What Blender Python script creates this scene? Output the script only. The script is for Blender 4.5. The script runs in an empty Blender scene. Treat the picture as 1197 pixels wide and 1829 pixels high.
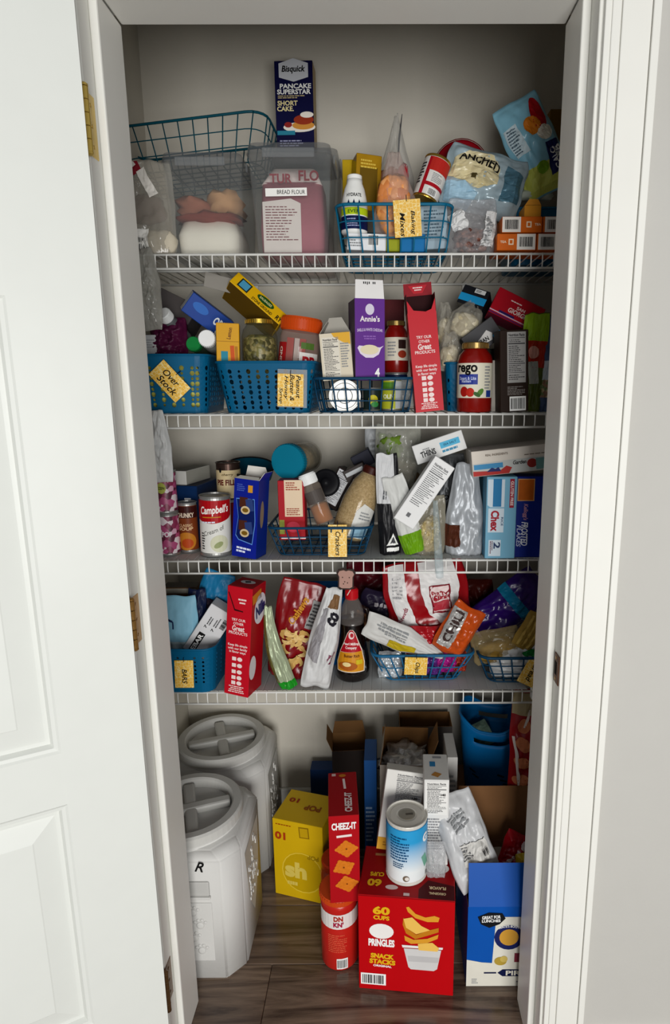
import bpy, bmesh, math, random
from mathutils import Vector, Matrix, noise

# ---------------------------------------------------------------- camera
F_PX, PITCH, ROLL, YAW = 1089.0, math.radians(11.664), math.radians(0.176), math.radians(0.144)
CAM = Vector((0.0647, -1.1845, 1.4278))
PX0, PY0 = 687.8, 914.5
_f0 = Vector((math.sin(YAW), math.cos(YAW), 0)); _r0 = Vector((math.cos(YAW), -math.sin(YAW), 0)); _d0 = Vector((0, 0, -1))
C_F = _f0 * math.cos(PITCH) + _d0 * math.sin(PITCH)
_d1 = _d0 * math.cos(PITCH) - _f0 * math.sin(PITCH)
C_R = _r0 * math.cos(ROLL) + _d1 * math.sin(ROLL)
C_D = _d1 * math.cos(ROLL) - _r0 * math.sin(ROLL)
scene = bpy.context.scene
COL = scene.collection
cd = bpy.data.cameras.new('camera'); cam = bpy.data.objects.new('camera', cd); COL.objects.link(cam)
cd.sensor_fit = 'VERTICAL'; cd.sensor_height = 36.0; cd.sensor_width = 36.0 * 1197 / 1829
cd.lens = 36.0 * F_PX / 1829.0
cd.shift_x = (598.5 - PX0) / 1829.0
cd.clip_start = 0.02
mw = Matrix((C_R, -C_D, -C_F)).transposed().to_4x4(); mw.translation = CAM
cam.matrix_world = mw
scene.camera = cam

# ---------------------------------------------------------------- world, lights, exposure
wd = bpy.data.worlds.new('room_light'); scene.world = wd; wd.use_nodes = True
wd.node_tree.nodes['Background'].inputs[0].default_value = (0.92, 0.95, 1.0, 1)
wd.node_tree.nodes['Background'].inputs[1].default_value = 0.21
def area_light(name, loc, target, sx, sy, power, col):
    l = bpy.data.lights.new(name, 'AREA'); l.shape = 'RECTANGLE'; l.size = sx; l.size_y = sy; l.energy = power; l.color = col
    o = bpy.data.objects.new(name, l); COL.objects.link(o); o.location = loc
    o.rotation_euler = (Vector(target) - Vector(loc)).to_track_quat('-Z', 'Y').to_euler()
    return o
area_light('window_daylight', (0.55, -3.2, 1.02), (0.0, 0.2, 1.05), 1.4, 1.5, 84.0, (1.0, 0.99, 0.97))
vs = scene.view_settings
vs.view_transform = 'Standard'; vs.look = 'None'; vs.gamma = 1.0; vs.use_curve_mapping = False
vs.exposure = 0.26

# ---------------------------------------------------------------- pixel helpers (photo frame 1197 x 1829)
def ray(px, row):
    return C_F + C_R * ((px - PX0) / F_PX) + C_D * ((row - PY0) / F_PX)
def at(px, row, y):
    d = ray(px, row); return CAM + d * ((y - CAM.y) / d.y)
def atz(px, row, z):
    d = ray(px, row); return CAM + d * ((z - CAM.z) / d.z)
def proj(P):
    v = Vector(P) - CAM; k = F_PX / v.dot(C_F)
    return PX0 + v.dot(C_R) * k, PY0 + v.dot(C_D) * k
def xat(px, y, z):
    a = proj((0, y, z))[0]; b = proj((0.1, y, z))[0]; return 0.1 * (px - a) / (b - a)
def mpp(y, row):                                   # metres per pixel (across, up) at a depth and row
    P = at(PX0, row, y)
    a = Vector(proj(P)); b = Vector(proj(P + Vector((0.01, 0, 0)))); c = Vector(proj(P + Vector((0, 0, 0.01))))
    return 0.01 / abs(b.x - a.x), 0.01 / abs(c.y - a.y)

# ---------------------------------------------------------------- materials
def lin(h):
    if isinstance(h, str):
        h = h.lstrip('#'); c = [int(h[i:i + 2], 16) / 255 for i in (0, 2, 4)]
    else:
        c = h
    return tuple((x / 12.92 if x <= 0.04045 else ((x + 0.055) / 1.055) ** 2.4) for x in c) + (1.0,)
_mats = {}
def M(col, rough=0.55, metal=0.0, var=0.06, bump=0.0, bs=60.0, vs_=18.0, coat=0.0, spec=0.14):
    key = (col if isinstance(col, str) else tuple(col), rough, metal, var, bump, bs, vs_, coat, spec)
    if key in _mats: return _mats[key]
    m = bpy.data.materials.new('mat_%s' % (col if isinstance(col, str) else len(_mats))); m.use_nodes = True
    nt = m.node_tree; N = nt.nodes; L = nt.links; b = N['Principled BSDF']
    c = lin(col); c = tuple(x ** (1.0 + 0.22 * (max(c[:3]) - min(c[:3])) / max(max(c[:3]), 1e-6)) for x in c[:3]) + (1.0,)
    b.inputs['Roughness'].default_value = rough; b.inputs['Metallic'].default_value = metal
    b.inputs['Specular IOR Level'].default_value = spec
    if coat: b.inputs['Coat Weight'].default_value = coat; b.inputs['Coat Roughness'].default_value = 0.21
    tc = N.new('ShaderNodeTexCoord')
    nz = N.new('ShaderNodeTexNoise'); nz.inputs['Scale'].default_value = vs_; nz.inputs['Detail'].default_value = 3
    L.new(tc.outputs['Object'], nz.inputs['Vector'])
    mx = N.new('ShaderNodeMix'); mx.data_type = 'RGBA'
    mx.inputs['A'].default_value = tuple(max(0, x * (1 - var)) for x in c[:3]) + (1,)
    mx.inputs['B'].default_value = tuple(min(1, x * (1 + var)) for x in c[:3]) + (1,)
    L.new(nz.outputs['Fac'], mx.inputs['Factor']); L.new(mx.outputs['Result'], b.inputs['Base Color'])
    if bump:
        n2 = N.new('ShaderNodeTexNoise'); n2.inputs['Scale'].default_value = bs; n2.inputs['Detail'].default_value = 4
        L.new(tc.outputs['Object'], n2.inputs['Vector'])
        bp = N.new('ShaderNodeBump'); bp.inputs['Strength'].default_value = bump; bp.inputs['Distance'].default_value = 0.003
        L.new(n2.outputs['Fac'], bp.inputs['Height']); L.new(bp.outputs['Normal'], b.inputs['Normal'])
    _mats[key] = m; return m
def CLEAR(col='e8ecea', clear=0.75, rough=0.12, bump=0.3, bs=45.0):
    """see-through plastic film or jar wall: part transparent, part glossy haze"""
    key = ('clear', col, clear, rough, bump, bs)
    if key in _mats: return _mats[key]
    m = bpy.data.materials.new('clear_%s' % col); m.use_nodes = True
    nt = m.node_tree; N = nt.nodes; L = nt.links; b = N['Principled BSDF']; out = N['Material Output']
    c = lin(col)
    b.inputs['Base Color'].default_value = c; b.inputs['Roughness'].default_value = rough; b.inputs['Specular IOR Level'].default_value = 0.8
    t = N.new('ShaderNodeBsdfTransparent'); t.inputs[0].default_value = tuple(0.88 + 0.12 * x for x in c[:3]) + (1,)
    mx = N.new('ShaderNodeMixShader'); mx.inputs[0].default_value = clear
    lw = N.new('ShaderNodeLayerWeight'); lw.inputs['Blend'].default_value = 0.25
    mt = N.new('ShaderNodeMath'); mt.operation = 'MULTIPLY_ADD'; mt.inputs[1].default_value = -0.4; mt.inputs[2].default_value = min(0.96, clear + 0.5 * (1 - clear))
    mt.use_clamp = True
    L.new(lw.outputs['Facing'], mt.inputs[0]); L.new(mt.outputs[0], mx.inputs[0])
    tc = N.new('ShaderNodeTexCoord'); n2 = N.new('ShaderNodeTexNoise'); n2.inputs['Scale'].default_value = bs; n2.inputs['Detail'].default_value = 4
    L.new(tc.outputs['Object'], n2.inputs['Vector'])
    bp = N.new('ShaderNodeBump'); bp.inputs['Strength'].default_value = bump; bp.inputs['Distance'].default_value = 0.006
    L.new(n2.outputs['Fac'], bp.inputs['Height']); L.new(bp.outputs['Normal'], b.inputs['Normal'])
    L.new(b.outputs[0], mx.inputs[1]); L.new(t.outputs[0], mx.inputs[2]); L.new(mx.outputs[0], out.inputs[0])
    _mats[key] = m; return m
def SPECK(cols, scale=120.0, rough=0.6, bump=0.6):
    """grains, seeds, chips: a voronoi of several colours with relief"""
    key = ('speck', tuple(cols), scale, rough, bump)
    if key in _mats: return _mats[key]
    m = bpy.data.materials.new('speck_%s' % cols[0]); m.use_nodes = True
    nt = m.node_tree; N = nt.nodes; L = nt.links; b = N['Principled BSDF']; b.inputs['Roughness'].default_value = rough
    tc = N.new('ShaderNodeTexCoord'); v = N.new('ShaderNodeTexVoronoi'); v.inputs['Scale'].default_value = scale
    L.new(tc.outputs['Object'], v.inputs['Vector'])
    r = N.new('ShaderNodeValToRGB'); r.color_ramp.interpolation = 'CONSTANT'
    els = r.color_ramp.elements
    while len(els) < len(cols): els.new(0.5)
    for i, c in enumerate(cols): els[i].position = i / len(cols); els[i].color = lin(c)
    s = N.new('ShaderNodeSeparateColor'); L.new(v.outputs['Color'], s.inputs[0]); L.new(s.outputs[0], r.inputs[0])
    L.new(r.outputs[0], b.inputs['Base Color'])
    bp = N.new('ShaderNodeBump'); bp.inputs['Strength'].default_value = bump; bp.inputs['Distance'].default_value = 0.004; bp.invert = True
    L.new(v.outputs['Distance'], bp.inputs['Height']); L.new(bp.outputs['Normal'], b.inputs['Normal'])
    _mats[key] = m; return m
def WOOD(c1, c2, scale=(1.5, 22, 22)):
    key = ('wood', c1, c2, scale)
    if key in _mats: return _mats[key]
    m = bpy.data.materials.new('wood_%s' % c1); m.use_nodes = True
    nt = m.node_tree; N = nt.nodes; L = nt.links; b = N['Principled BSDF']; b.inputs['Roughness'].default_value = 0.21
    tc = N.new('ShaderNodeTexCoord'); oi = N.new('ShaderNodeObjectInfo')
    ad = N.new('ShaderNodeVectorMath'); ad.operation = 'ADD'; L.new(tc.outputs['Object'], ad.inputs[0])
    sc_ = N.new('ShaderNodeVectorMath'); sc_.operation = 'SCALE'; sc_.inputs['Scale'].default_value = 7.3
    cb = N.new('ShaderNodeCombineXYZ'); L.new(oi.outputs['Random'], cb.inputs[0]); L.new(oi.outputs['Random'], cb.inputs[1]); L.new(cb.outputs[0], sc_.inputs[0]); L.new(sc_.outputs[0], ad.inputs[1])
    mp = N.new('ShaderNodeMapping'); mp.inputs['Scale'].default_value = scale; L.new(ad.outputs[0], mp.inputs['Vector'])
    nz = N.new('ShaderNodeTexNoise'); nz.inputs['Scale'].default_value = 1.6; nz.inputs['Detail'].default_value = 8; nz.inputs['Roughness'].default_value = 0.65; nz.inputs['Distortion'].default_value = 1.4
    L.new(mp.outputs[0], nz.inputs['Vector'])
    r = N.new('ShaderNodeValToRGB'); e = r.color_ramp.elements; e[0].position = 0.36; e[0].color = lin(c1); e[1].position = 0.68; e[1].color = lin(c2)
    L.new(nz.outputs['Fac'], r.inputs[0]); L.new(r.outputs[0], b.inputs['Base Color'])
    bp = N.new('ShaderNodeBump'); bp.inputs['Strength'].default_value = 0.15; bp.inputs['Distance'].default_value = 0.002
    L.new(nz.outputs['Fac'], bp.inputs['Height']); L.new(bp.outputs['Normal'], b.inputs['Normal'])
    _mats[key] = m; return m
def HONEY():
    """yellow tag card with a pale honeycomb print"""
    if 'honey' in _mats: return _mats['honey']
    m = bpy.data.materials.new('honeycomb_card'); m.use_nodes = True
    nt = m.node_tree; N = nt.nodes; L = nt.links; b = N['Principled BSDF']; b.inputs['Roughness'].default_value = 0.5
    tc = N.new('ShaderNodeTexCoord'); v = N.new('ShaderNodeTexVoronoi'); v.feature = 'DISTANCE_TO_EDGE'; v.inputs['Scale'].default_value = 130; v.inputs['Randomness'].default_value = 0.55
    L.new(tc.outputs['Object'], v.inputs['Vector'])
    r = N.new('ShaderNodeValToRGB'); e = r.color_ramp.elements; e[0].position = 0.02; e[0].color = lin('f7e3a0'); e[1].position = 0.06; e[1].color = lin('ebb840')
    L.new(v.outputs['Distance'], r.inputs[0]); L.new(r.outputs[0], b.inputs['Base Color'])
    _mats['honey'] = m; return m
INK = M('0d0c0c', 0.6); WHITE = M('f1f1ee', 0.5)

# ---------------------------------------------------------------- objects
def mesh_of(name, verts, faces, mats, fm=None, smooth=False):
    me = bpy.data.meshes.new(name); me.from_pydata([tuple(v) for v in verts], [], faces); 
    for m in (mats if isinstance(mats, (list, tuple)) else [mats]): me.materials.append(m)
    if fm: me.polygons.foreach_set('material_index', fm)
    if smooth: me.polygons.foreach_set('use_smooth', [True] * len(me.polygons))
    me.update(); return me
def obj(name, me, parent=None):
    o = bpy.data.objects.new(name, me); COL.objects.link(o)
    if parent is not None: o.parent = parent
    return o
def part(T, name, verts, faces, mats, fm=None, smooth=False):
    return obj(name, mesh_of(name, verts, faces, mats, fm, smooth), T)
def bm_part(T, name, bm, mats, smooth=False, recalc=True):
    if recalc: bmesh.ops.recalc_face_normals(bm, faces=bm.faces)
    me = bpy.data.meshes.new(name); bm.to_mesh(me); bm.free()
    for m in (mats if isinstance(mats, (list, tuple)) else [mats]): me.materials.append(m)
    if smooth: me.polygons.foreach_set('use_smooth', [True] * len(me.polygons))
    return obj(name, me, T)
def tag(o, label, cat, group=None, kind=None):
    o['label'] = label
    if cat: o['category'] = cat
    if group: o['group'] = group
    if kind: o['kind'] = kind
    return o
def thing(name, label, cat, group=None):
    o = bpy.data.objects.new(name, None); o.empty_display_size = 0.02; COL.objects.link(o)
    return tag(o, label, cat, group)
def struct(o):
    o['kind'] = 'structure'; return o
def rot(roll=0, yaw=0, pitch=0):
    """pitch about x first, then yaw about z, then in-plane roll (+ leans right)"""
    r = math.radians
    return Matrix.Rotation(r(roll), 3, 'Y') @ Matrix.Rotation(r(yaw), 3, 'Z') @ Matrix.Rotation(r(pitch), 3, 'X')
def min_z(T, Rm):
    z = 1e9
    def walk(o):
        nonlocal z
        if o.type == 'MESH':
            for v in o.data.vertices: z = min(z, (Rm @ v.co).z)
        for c in o.children: walk(c)
    walk(T); return z
def place(T, px, row, y, roll=0, yaw=0, pitch=0, anchor=(0, 0, 0), rest=None):
    """put the local point `anchor` on the photo's sight line at depth y; rest = height it stands on"""
    Rm = rot(roll, yaw, pitch); P = at(px, row, y)
    loc = P - Rm @ Vector(anchor)
    if rest is not None:
        loc.z = rest - min_z(T, Rm) + 0.0006
    T.location = loc; T.rotation_euler = Rm.to_euler()
    return T

# ---------------------------------------------------------------- mesh makers
def tube(points, r, n=6, closed=False):
    pts = [Vector(p) for p in points]; V = []; Fc = []; m = len(pts)
    prev = None
    for i, p in enumerate(pts):
        a = pts[(i - 1) % m] if (closed or i > 0) else p
        b = pts[(i + 1) % m] if (closed or i < m - 1) else p
        t = (b - a).normalized()
        if prev is None:
            up = Vector((0, 0, 1)) if abs(t.z) < 0.9 else Vector((1, 0, 0))
            u = t.cross(up).normalized()
        else:
            u = prev - t * prev.dot(t); u.normalize()
        prev = u; w = t.cross(u)
        rr = r[i] if isinstance(r, (list, tuple)) else r
        for k in range(n):
            an = 2 * math.pi * k / n; V.append(p + (u * math.cos(an) + w * math.sin(an)) * rr)
    for i in range(m if closed else m - 1):
        j = (i + 1) % m
        for k in range(n):
            k2 = (k + 1) % n; Fc.append((i * n + k, i * n + k2, j * n + k2, j * n + k))
    if not closed:
        Fc.append(tuple(range(n - 1, -1, -1))); Fc.append(tuple((m - 1) * n + k for k in range(n)))
    return V, Fc
def lathe(prof, n=28, cap=True):
    """prof: list of (radius, z) bottom to top"""
    V = []; Fc = []
    for r, z in prof:
        for k in range(n):
            a = 2 * math.pi * k / n - math.pi / 2; V.append((r * math.cos(a), r * math.sin(a), z))
    for i in range(len(prof) - 1):
        for k in range(n):
            k2 = (k + 1) % n; Fc.append((i * n + k, i * n + k2, (i + 1) * n + k2, (i + 1) * n + k))
    if cap:
        Fc.append(tuple(range(n - 1, -1, -1))); Fc.append(tuple((len(prof) - 1) * n + k for k in range(n)))
    return V, Fc
def slab(cx, cy, cz, sx, sy, sz, bev=0.0, seg=1):
    bm = bmesh.new(); bmesh.ops.create_cube(bm, size=1.0)
    bmesh.ops.scale(bm, vec=(sx, sy, sz), verts=bm.verts)
    if bev: bmesh.ops.bevel(bm, geom=bm.edges[:], offset=bev, segments=seg, affect='EDGES', profile=0.5)
    bmesh.ops.translate(bm, vec=(cx, cy, cz), verts=bm.verts); return bm
def box_part(T, name, c, s, mat, bev=0.0, seg=1, smooth=False):
    return bm_part(T, name, slab(*c, *s, bev, seg), mat, smooth)
def rrect(w, d, r, n=5):
    """rounded rectangle outline, counter-clockwise from the front-left"""
    P = []
    for cx, cy, a0 in ((w / 2 - r, -d / 2 + r, -90), (w / 2 - r, d / 2 - r, 0), (-w / 2 + r, d / 2 - r, 90), (-w / 2 + r, -d / 2 + r, 180)):
        for k in range(n + 1):
            a = math.radians(a0 + 90 * k / n); P.append((cx + r * math.cos(a), cy + r * math.sin(a)))
    return P

# ---------------------------------------------------------------- printed faces
class Flat:
    step = None
    def __init__(s, O, U, V): s.O, s.U, s.V = Vector(O), Vector(U).normalized(), Vector(V).normalized(); s.N = s.U.cross(s.V)
    def __call__(s, u, v, off): return s.O + s.U * u + s.V * v + s.N * off
class Round:
    """side of a lathe: u runs round (metres at radius r0), v is height"""
    def __init__(s, prof, r0=None, turn=0.0): s.p = prof; s.r0 = r0 or max(r for r, z in prof); s.step = s.r0 * 0.22; s.turn = math.radians(turn)
    def rad(s, z):
        for (r1, z1), (r2, z2) in zip(s.p, s.p[1:]):
            if min(z1, z2) - 1e-9 <= z <= max(z1, z2) + 1e-9 and abs(z2 - z1) > 1e-6: return r1 + (r2 - r1) * (z - z1) / (z2 - z1)
        return s.r0
    def __call__(s, u, v, off):
        a = u / s.r0 - math.pi / 2 + s.turn; r = s.rad(v) + off
        return Vector((r * math.cos(a), r * math.sin(a), v))
class Skin:
    """any surface f(u, v) -> Vector"""
    def __init__(s, f, step, sign=1): s.f = f; s.step = step; s.sign = sign
    def __call__(s, u, v, off):
        e = 0.002; p = s.f(u, v); n = (s.f(u + e, v) - s.f(u - e, v)).cross(s.f(u, v + e) - s.f(u, v - e))
        if n.length > 1e-12: n.normalize()
        return p + n * off * s.sign
def _cut(bm, step):
    if not bm.verts: return
    st = step if isinstance(step, tuple) else (step, step)
    for ax in (0, 1):
        step = st[ax]
        lo = min(v.co[ax] for v in bm.verts); hi = max(v.co[ax] for v in bm.verts)
        k = math.ceil(lo / step)
        while k * step < hi:
            co = [0, 0, 0]; no = [0, 0, 0]; co[ax] = k * step; no[ax] = 1
            bmesh.ops.bisect_plane(bm, geom=bm.verts[:] + bm.edges[:] + bm.faces[:], plane_co=co, plane_no=no, dist=1e-7)
            k += 1
def decal(T, S, name, polys, mats, off=0.0005, fm=None, cut_=True):
    """polys: lists of (u, v) outlines laid on surface S as one printed part"""
    bm = bmesh.new(); 
    for i, p in enumerate(polys):
        f = bm.faces.new([bm.verts.new((u, v, (0.00016 * i if fm else 0.0))) for u, v in p])
        if fm: f.material_index = fm[i]
        if f.normal.z < 0 or sum(a[0] * b[1] - b[0] * a[1] for a, b in zip(p, p[1:] + p[:1])) < 0: f.normal_flip()
    if S.step and cut_: _cut(bm, S.step)
    for v in bm.verts: v.co = S(v.co.x, v.co.y, off + v.co.z)
    return bm_part(T, name, bm, mats, recalc=False)
def R4(u, v, w, h, a=0.0):
    c, s = math.cos(math.radians(a)), math.sin(math.radians(a))
    return [(u + x * c - y * s, v + x * s + y * c) for x, y in ((-w / 2, -h / 2), (w / 2, -h / 2), (w / 2, h / 2), (-w / 2, h / 2))]
def E_(u, v, w, h, n=20, a=0.0):
    c, s = math.cos(math.radians(a)), math.sin(math.radians(a)); P = []
    for k in range(n):
        x, y = w / 2 * math.cos(2 * math.pi * k / n), h / 2 * math.sin(2 * math.pi * k / n); P.append((u + x * c - y * s, v + x * s + y * c))
    return P
_txt = {}
def text2d(s, bold=0.0, shear=0.0, space=1.0):
    key = (s, bold, shear, space)
    if key not in _txt:
        cu = bpy.data.curves.new('lettering', 'FONT'); cu.body = s; cu.align_x = 'CENTER'; cu.align_y = 'CENTER'; cu.size = 1.0
        cu.offset = bold; cu.shear = shear; cu.space_character = space; cu.resolution_u = 3; cu.fill_mode = 'FRONT'
        o = bpy.data.objects.new('lettering', cu); me = bpy.data.meshes.new_from_object(o)
        V = [(v.co.x, v.co.y) for v in me.vertices]; Fc = [tuple(p.vertices) for p in me.polygons]
        bpy.data.meshes.remove(me); bpy.data.objects.remove(o); bpy.data.curves.remove(cu)
        if V:
            x0, x1 = min(v[0] for v in V), max(v[0] for v in V); y0, y1 = min(v[1] for v in V), max(v[1] for v in V)
            V = [((x - (x0 + x1) / 2), (y - (y0 + y1) / 2)) for x, y in V]
            _txt[key] = (V, Fc, x1 - x0, y1 - y0)
        else: _txt[key] = ([], [], 1, 1)
    return _txt[key]
def lettering(T, S, s, u, v, w, h, mat, a=0.0, bold=0.02, shear=0.0, off=0.0009, space=1.0, name='lettering', arc=0.0):
    """word(s) fitted into w x h metres at (u, v) on S, turned a degrees"""
    V, Fc, tw, th = text2d(s, bold, shear, space)
    if not V: return None
    sx = (w / tw) if w else (h / th); sy = (h / th) if h else sx
    c, sn = math.cos(math.radians(a)), math.sin(math.radians(a))
    bm = bmesh.new(); vs_ = []
    for x, y in V:
        x *= sx; y *= sy
        if arc: y += arc * (1 - (2 * x / (tw * sx)) ** 2)
        vs_.append(bm.verts.new((u + x * c - y * sn, v + x * sn + y * c, 0)))
    for f in Fc:
        try: bm.faces.new([vs_[i] for i in f])
        except ValueError: pass
    if S.step: _cut(bm, S.step)
    for q in bm.verts: q.co = S(q.co.x, q.co.y, off)
    return bm_part(T, name, bm, mat, recalc=False)
def text_lines(T, S, u, v, w, h, n, mat, seed=1, a=0.0, fill=0.5, off=0.0008, name='small_print', align='l'):
    """small print too small to read: n rows of short bars"""
    rnd = random.Random(seed); P = []; c, s = math.cos(math.radians(a)), math.sin(math.radians(a))
    for i in range(n):
        y = h / 2 - (i + 0.5) * h / n; L = w * rnd.uniform(0.55, 1.0); x = -w / 2 if align == 'l' else -L / 2
        end = x + L
        while x < end - 0.02 * w:
            ww = min(w * rnd.uniform(0.06, 0.2), end - x)
            q = R4(x + ww / 2, y, ww, h / n * fill)
            P.append([(u + p * c - r * s, v + p * s + r * c) for p, r in q]); x += ww + w * 0.025
    return decal(T, S, name, P, mat, off, cut_=False)
def barcode(T, S, u, v, w, h, seed=3, a=0.0, frame=True, off=0.0006):
    rnd = random.Random(seed); c, s = math.cos(math.radians(a)), math.sin(math.radians(a)); P = []; fm = []
    if frame: P.append(R4(u, v, w * 1.16, h * 1.16, a)); fm.append(0)
    o = decal(T, S, 'barcode', P, WHITE, off) if frame else None
    Q = []; x = -w / 2
    while x < w / 2 - w * 0.03:
        ww = w * rnd.choice((0.02, 0.035, 0.055)); q = R4(x + ww / 2, 0, ww, h * 0.88)
        Q.append([(u + p * c - r * s, v + p * s + r * c) for p, r in q]); x += ww + w * rnd.choice((0.02, 0.04))
    decal(T if o is None or T.parent else o, S, 'bars', Q, INK, off * 2, cut_=False)
def nutrition(T, S, u, v, w, h, seed=5, a=0.0, paper=None, ink=None, head=True):
    ink = ink or M('3a3a3c', 0.6)
    if paper: decal(T, S, 'facts_panel', [R4(u, v, w, h, a)], paper, 0.0005)
    c, s = math.cos(math.radians(a)), math.sin(math.radians(a))
    def q(x, y): return u + x * c - y * s, v + x * s + y * c
    if head:
        p = q(0, h * 0.44); lettering(T, S, 'Nutrition Facts', p[0], p[1], w * 0.86, h * 0.055, ink, a, bold=0.03)
    bars = []
    for yy, t in ((0.385, 0.012), (0.27, 0.022), (-0.12, 0.014), (-0.3, 0.01)):
        p = q(0, h * yy); bars.append(R4(p[0], p[1], w * 0.9, h * t, a))
    decal(T, S, 'rule', bars, ink, 0.0009, cut_=False)
    for yy, hh, n in ((0.325, 0.07, 2), (0.07, 0.34, 9), (-0.21, 0.14, 4), (-0.39, 0.12, 3)):
        p = q(0, h * yy); text_lines(T, S, p[0], p[1], w * 0.86, h * hh, n, ink, seed + n, a, 0.42)

# ---------------------------------------------------------------- cartons
class Box:
    """carton: origin under its centre, front is -y"""
    def __init__(s, name, label, cat, w, d, h, mat, faces=None, bev=0.0012, group=None, open_top=False, inner=None):
        s.T = thing(name, label, cat, group); s.w, s.d, s.h = w, d, h
        s.F = Flat((0, -d / 2, h / 2), (1, 0, 0), (0, 0, 1)); s.Bk = Flat((0, d / 2, h / 2), (-1, 0, 0), (0, 0, 1))
        s.Rt = Flat((w / 2, 0, h / 2), (0, 1, 0), (0, 0, 1)); s.Lf = Flat((-w / 2, 0, h / 2), (0, -1, 0), (0, 0, 1))
        s.Tp = Flat((0, 0, h), (1, 0, 0), (0, 1, 0)); s.Bt = Flat((0, 0, 0), (1, 0, 0), (0, -1, 0))
        mats = [mat]; idx = {}
        for k, m in (faces or {}).items():
            if m not in mats: mats.append(m)
            idx[k] = mats.index(m)
        if not open_top:
            bm = slab(0, 0, h / 2, w, d, h, bev)
        else:
            bm = bmesh.new(); t = 0.0012
            def ring(a, b, z): return [bm.verts.new(p) for p in ((-a, -b, z), (a, -b, z), (a, b, z), (-a, b, z))]
            o0 = ring(w / 2, d / 2, 0); o1 = ring(w / 2, d / 2, h); i1 = ring(w / 2 - t, d / 2 - t, h); i0 = ring(w / 2 - t, d / 2 - t, t)
            for a, b in ((o0, o1), (o1, i1), (i1, i0)):
                for k in range(4): bm.faces.new((a[k], a[(k + 1) % 4], b[(k + 1) % 4], b[k]))
            bm.faces.new(o0[::-1]); bm.faces.new(i0)
            inner = inner or M('8a6a4a', 0.8)
            if inner not in mats: mats.append(inner)
        bm.normal_update()
        bmesh.ops.recalc_face_normals(bm, faces=bm.faces)
        for f in bm.faces:
            n = f.normal; k = None
            c = f.calc_center_median()
            if open_top and not (abs(abs(c.x) - w / 2) < 1e-6 or abs(abs(c.y) - d / 2) < 1e-6 or c.z < 1e-6): f.material_index = mats.index(inner); continue
            if n.y < -0.9: k = 'F'
            elif n.y > 0.9: k = 'Bk'
            elif n.x > 0.9: k = 'Rt'
            elif n.x < -0.9: k = 'Lf'
            elif n.z > 0.9: k = 'Tp'
            elif n.z < -0.9: k = 'Bt'
            if k in idx: f.material_index = idx[k]
        s.body = bm_part(s.T, 'body', bm, mats, recalc=False)
    def flap(s, side, length, ang, mat_out, mat_in=None, taper=0.0, name='flap'):
        """lid flap hinged on the top edge of one side; ang 0 = straight up, + = folded outward"""
        a = math.radians(ang); w, d, h = s.w, s.d, s.h
        hx, out = {'F': (w / 2, Vector((0, -1, 0))), 'Bk': (w / 2, Vector((0, 1, 0))), 'Lf': (d / 2, Vector((-1, 0, 0))), 'Rt': (d / 2, Vector((1, 0, 0)))}[side]
        O = out * ((d if side in ('F', 'Bk') else w) / 2) + Vector((0, 0, h)); U = Vector((0, 0, 1)).cross(out) * -1
        dirv = Vector((0, 0, 1)) * math.cos(a) + out * math.sin(a); n = U.cross(dirv) * -1
        if n.dot(out * math.cos(a) - Vector((0, 0, 1)) * math.sin(a)) < 0: n = -n
        t = 0.0011; q = []
        for k in (0, -1):
            for sx, l in ((-1, 0), (1, 0), (1, length), (-1, length)):
                q.append(O + U * sx * (hx - 0.001 - (taper if l else 0)) + dirv * l + n * t * k)
        fc = [(0, 1, 2, 3), (7, 6, 5, 4), (0, 4, 5, 1), (1, 5, 6, 2), (2, 6, 7, 3), (3, 7, 4, 0)]
        o = part(s.T, name, q, fc, [mat_out, mat_in or mat_out], [0, 1, 1, 1, 1, 1])
        fl = Flat(O + dirv * (length / 2), U, dirv)
        if fl.N.dot(n) < 0: fl = Flat(O + dirv * (length / 2), -U, dirv)
        return o, fl
def pbox(name, label, cat, px, row, wpx, hpx, y, d, mat, roll=0, yaw=0, pitch=0, rest=None, **kw):
    """carton sized from the photo: its front face is wpx x hpx pixels, centred on (px, row), at depth y"""
    a, b = mpp(y, row); c = abs(math.cos(math.radians(roll))); 
    w = wpx * (a * c + b * (1 - c)); h = hpx * (b * c + a * (1 - c))
    B = Box(name, label, cat, w, d, h, mat, **kw); B.k = a
    B.pl = dict(px=px, row=row, y=y, roll=roll, yaw=yaw, pitch=pitch, anchor=(0, -d / 2, h / 2), rest=rest)
    return B
def done(B):
    place(B.T, **B.pl); return B

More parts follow.
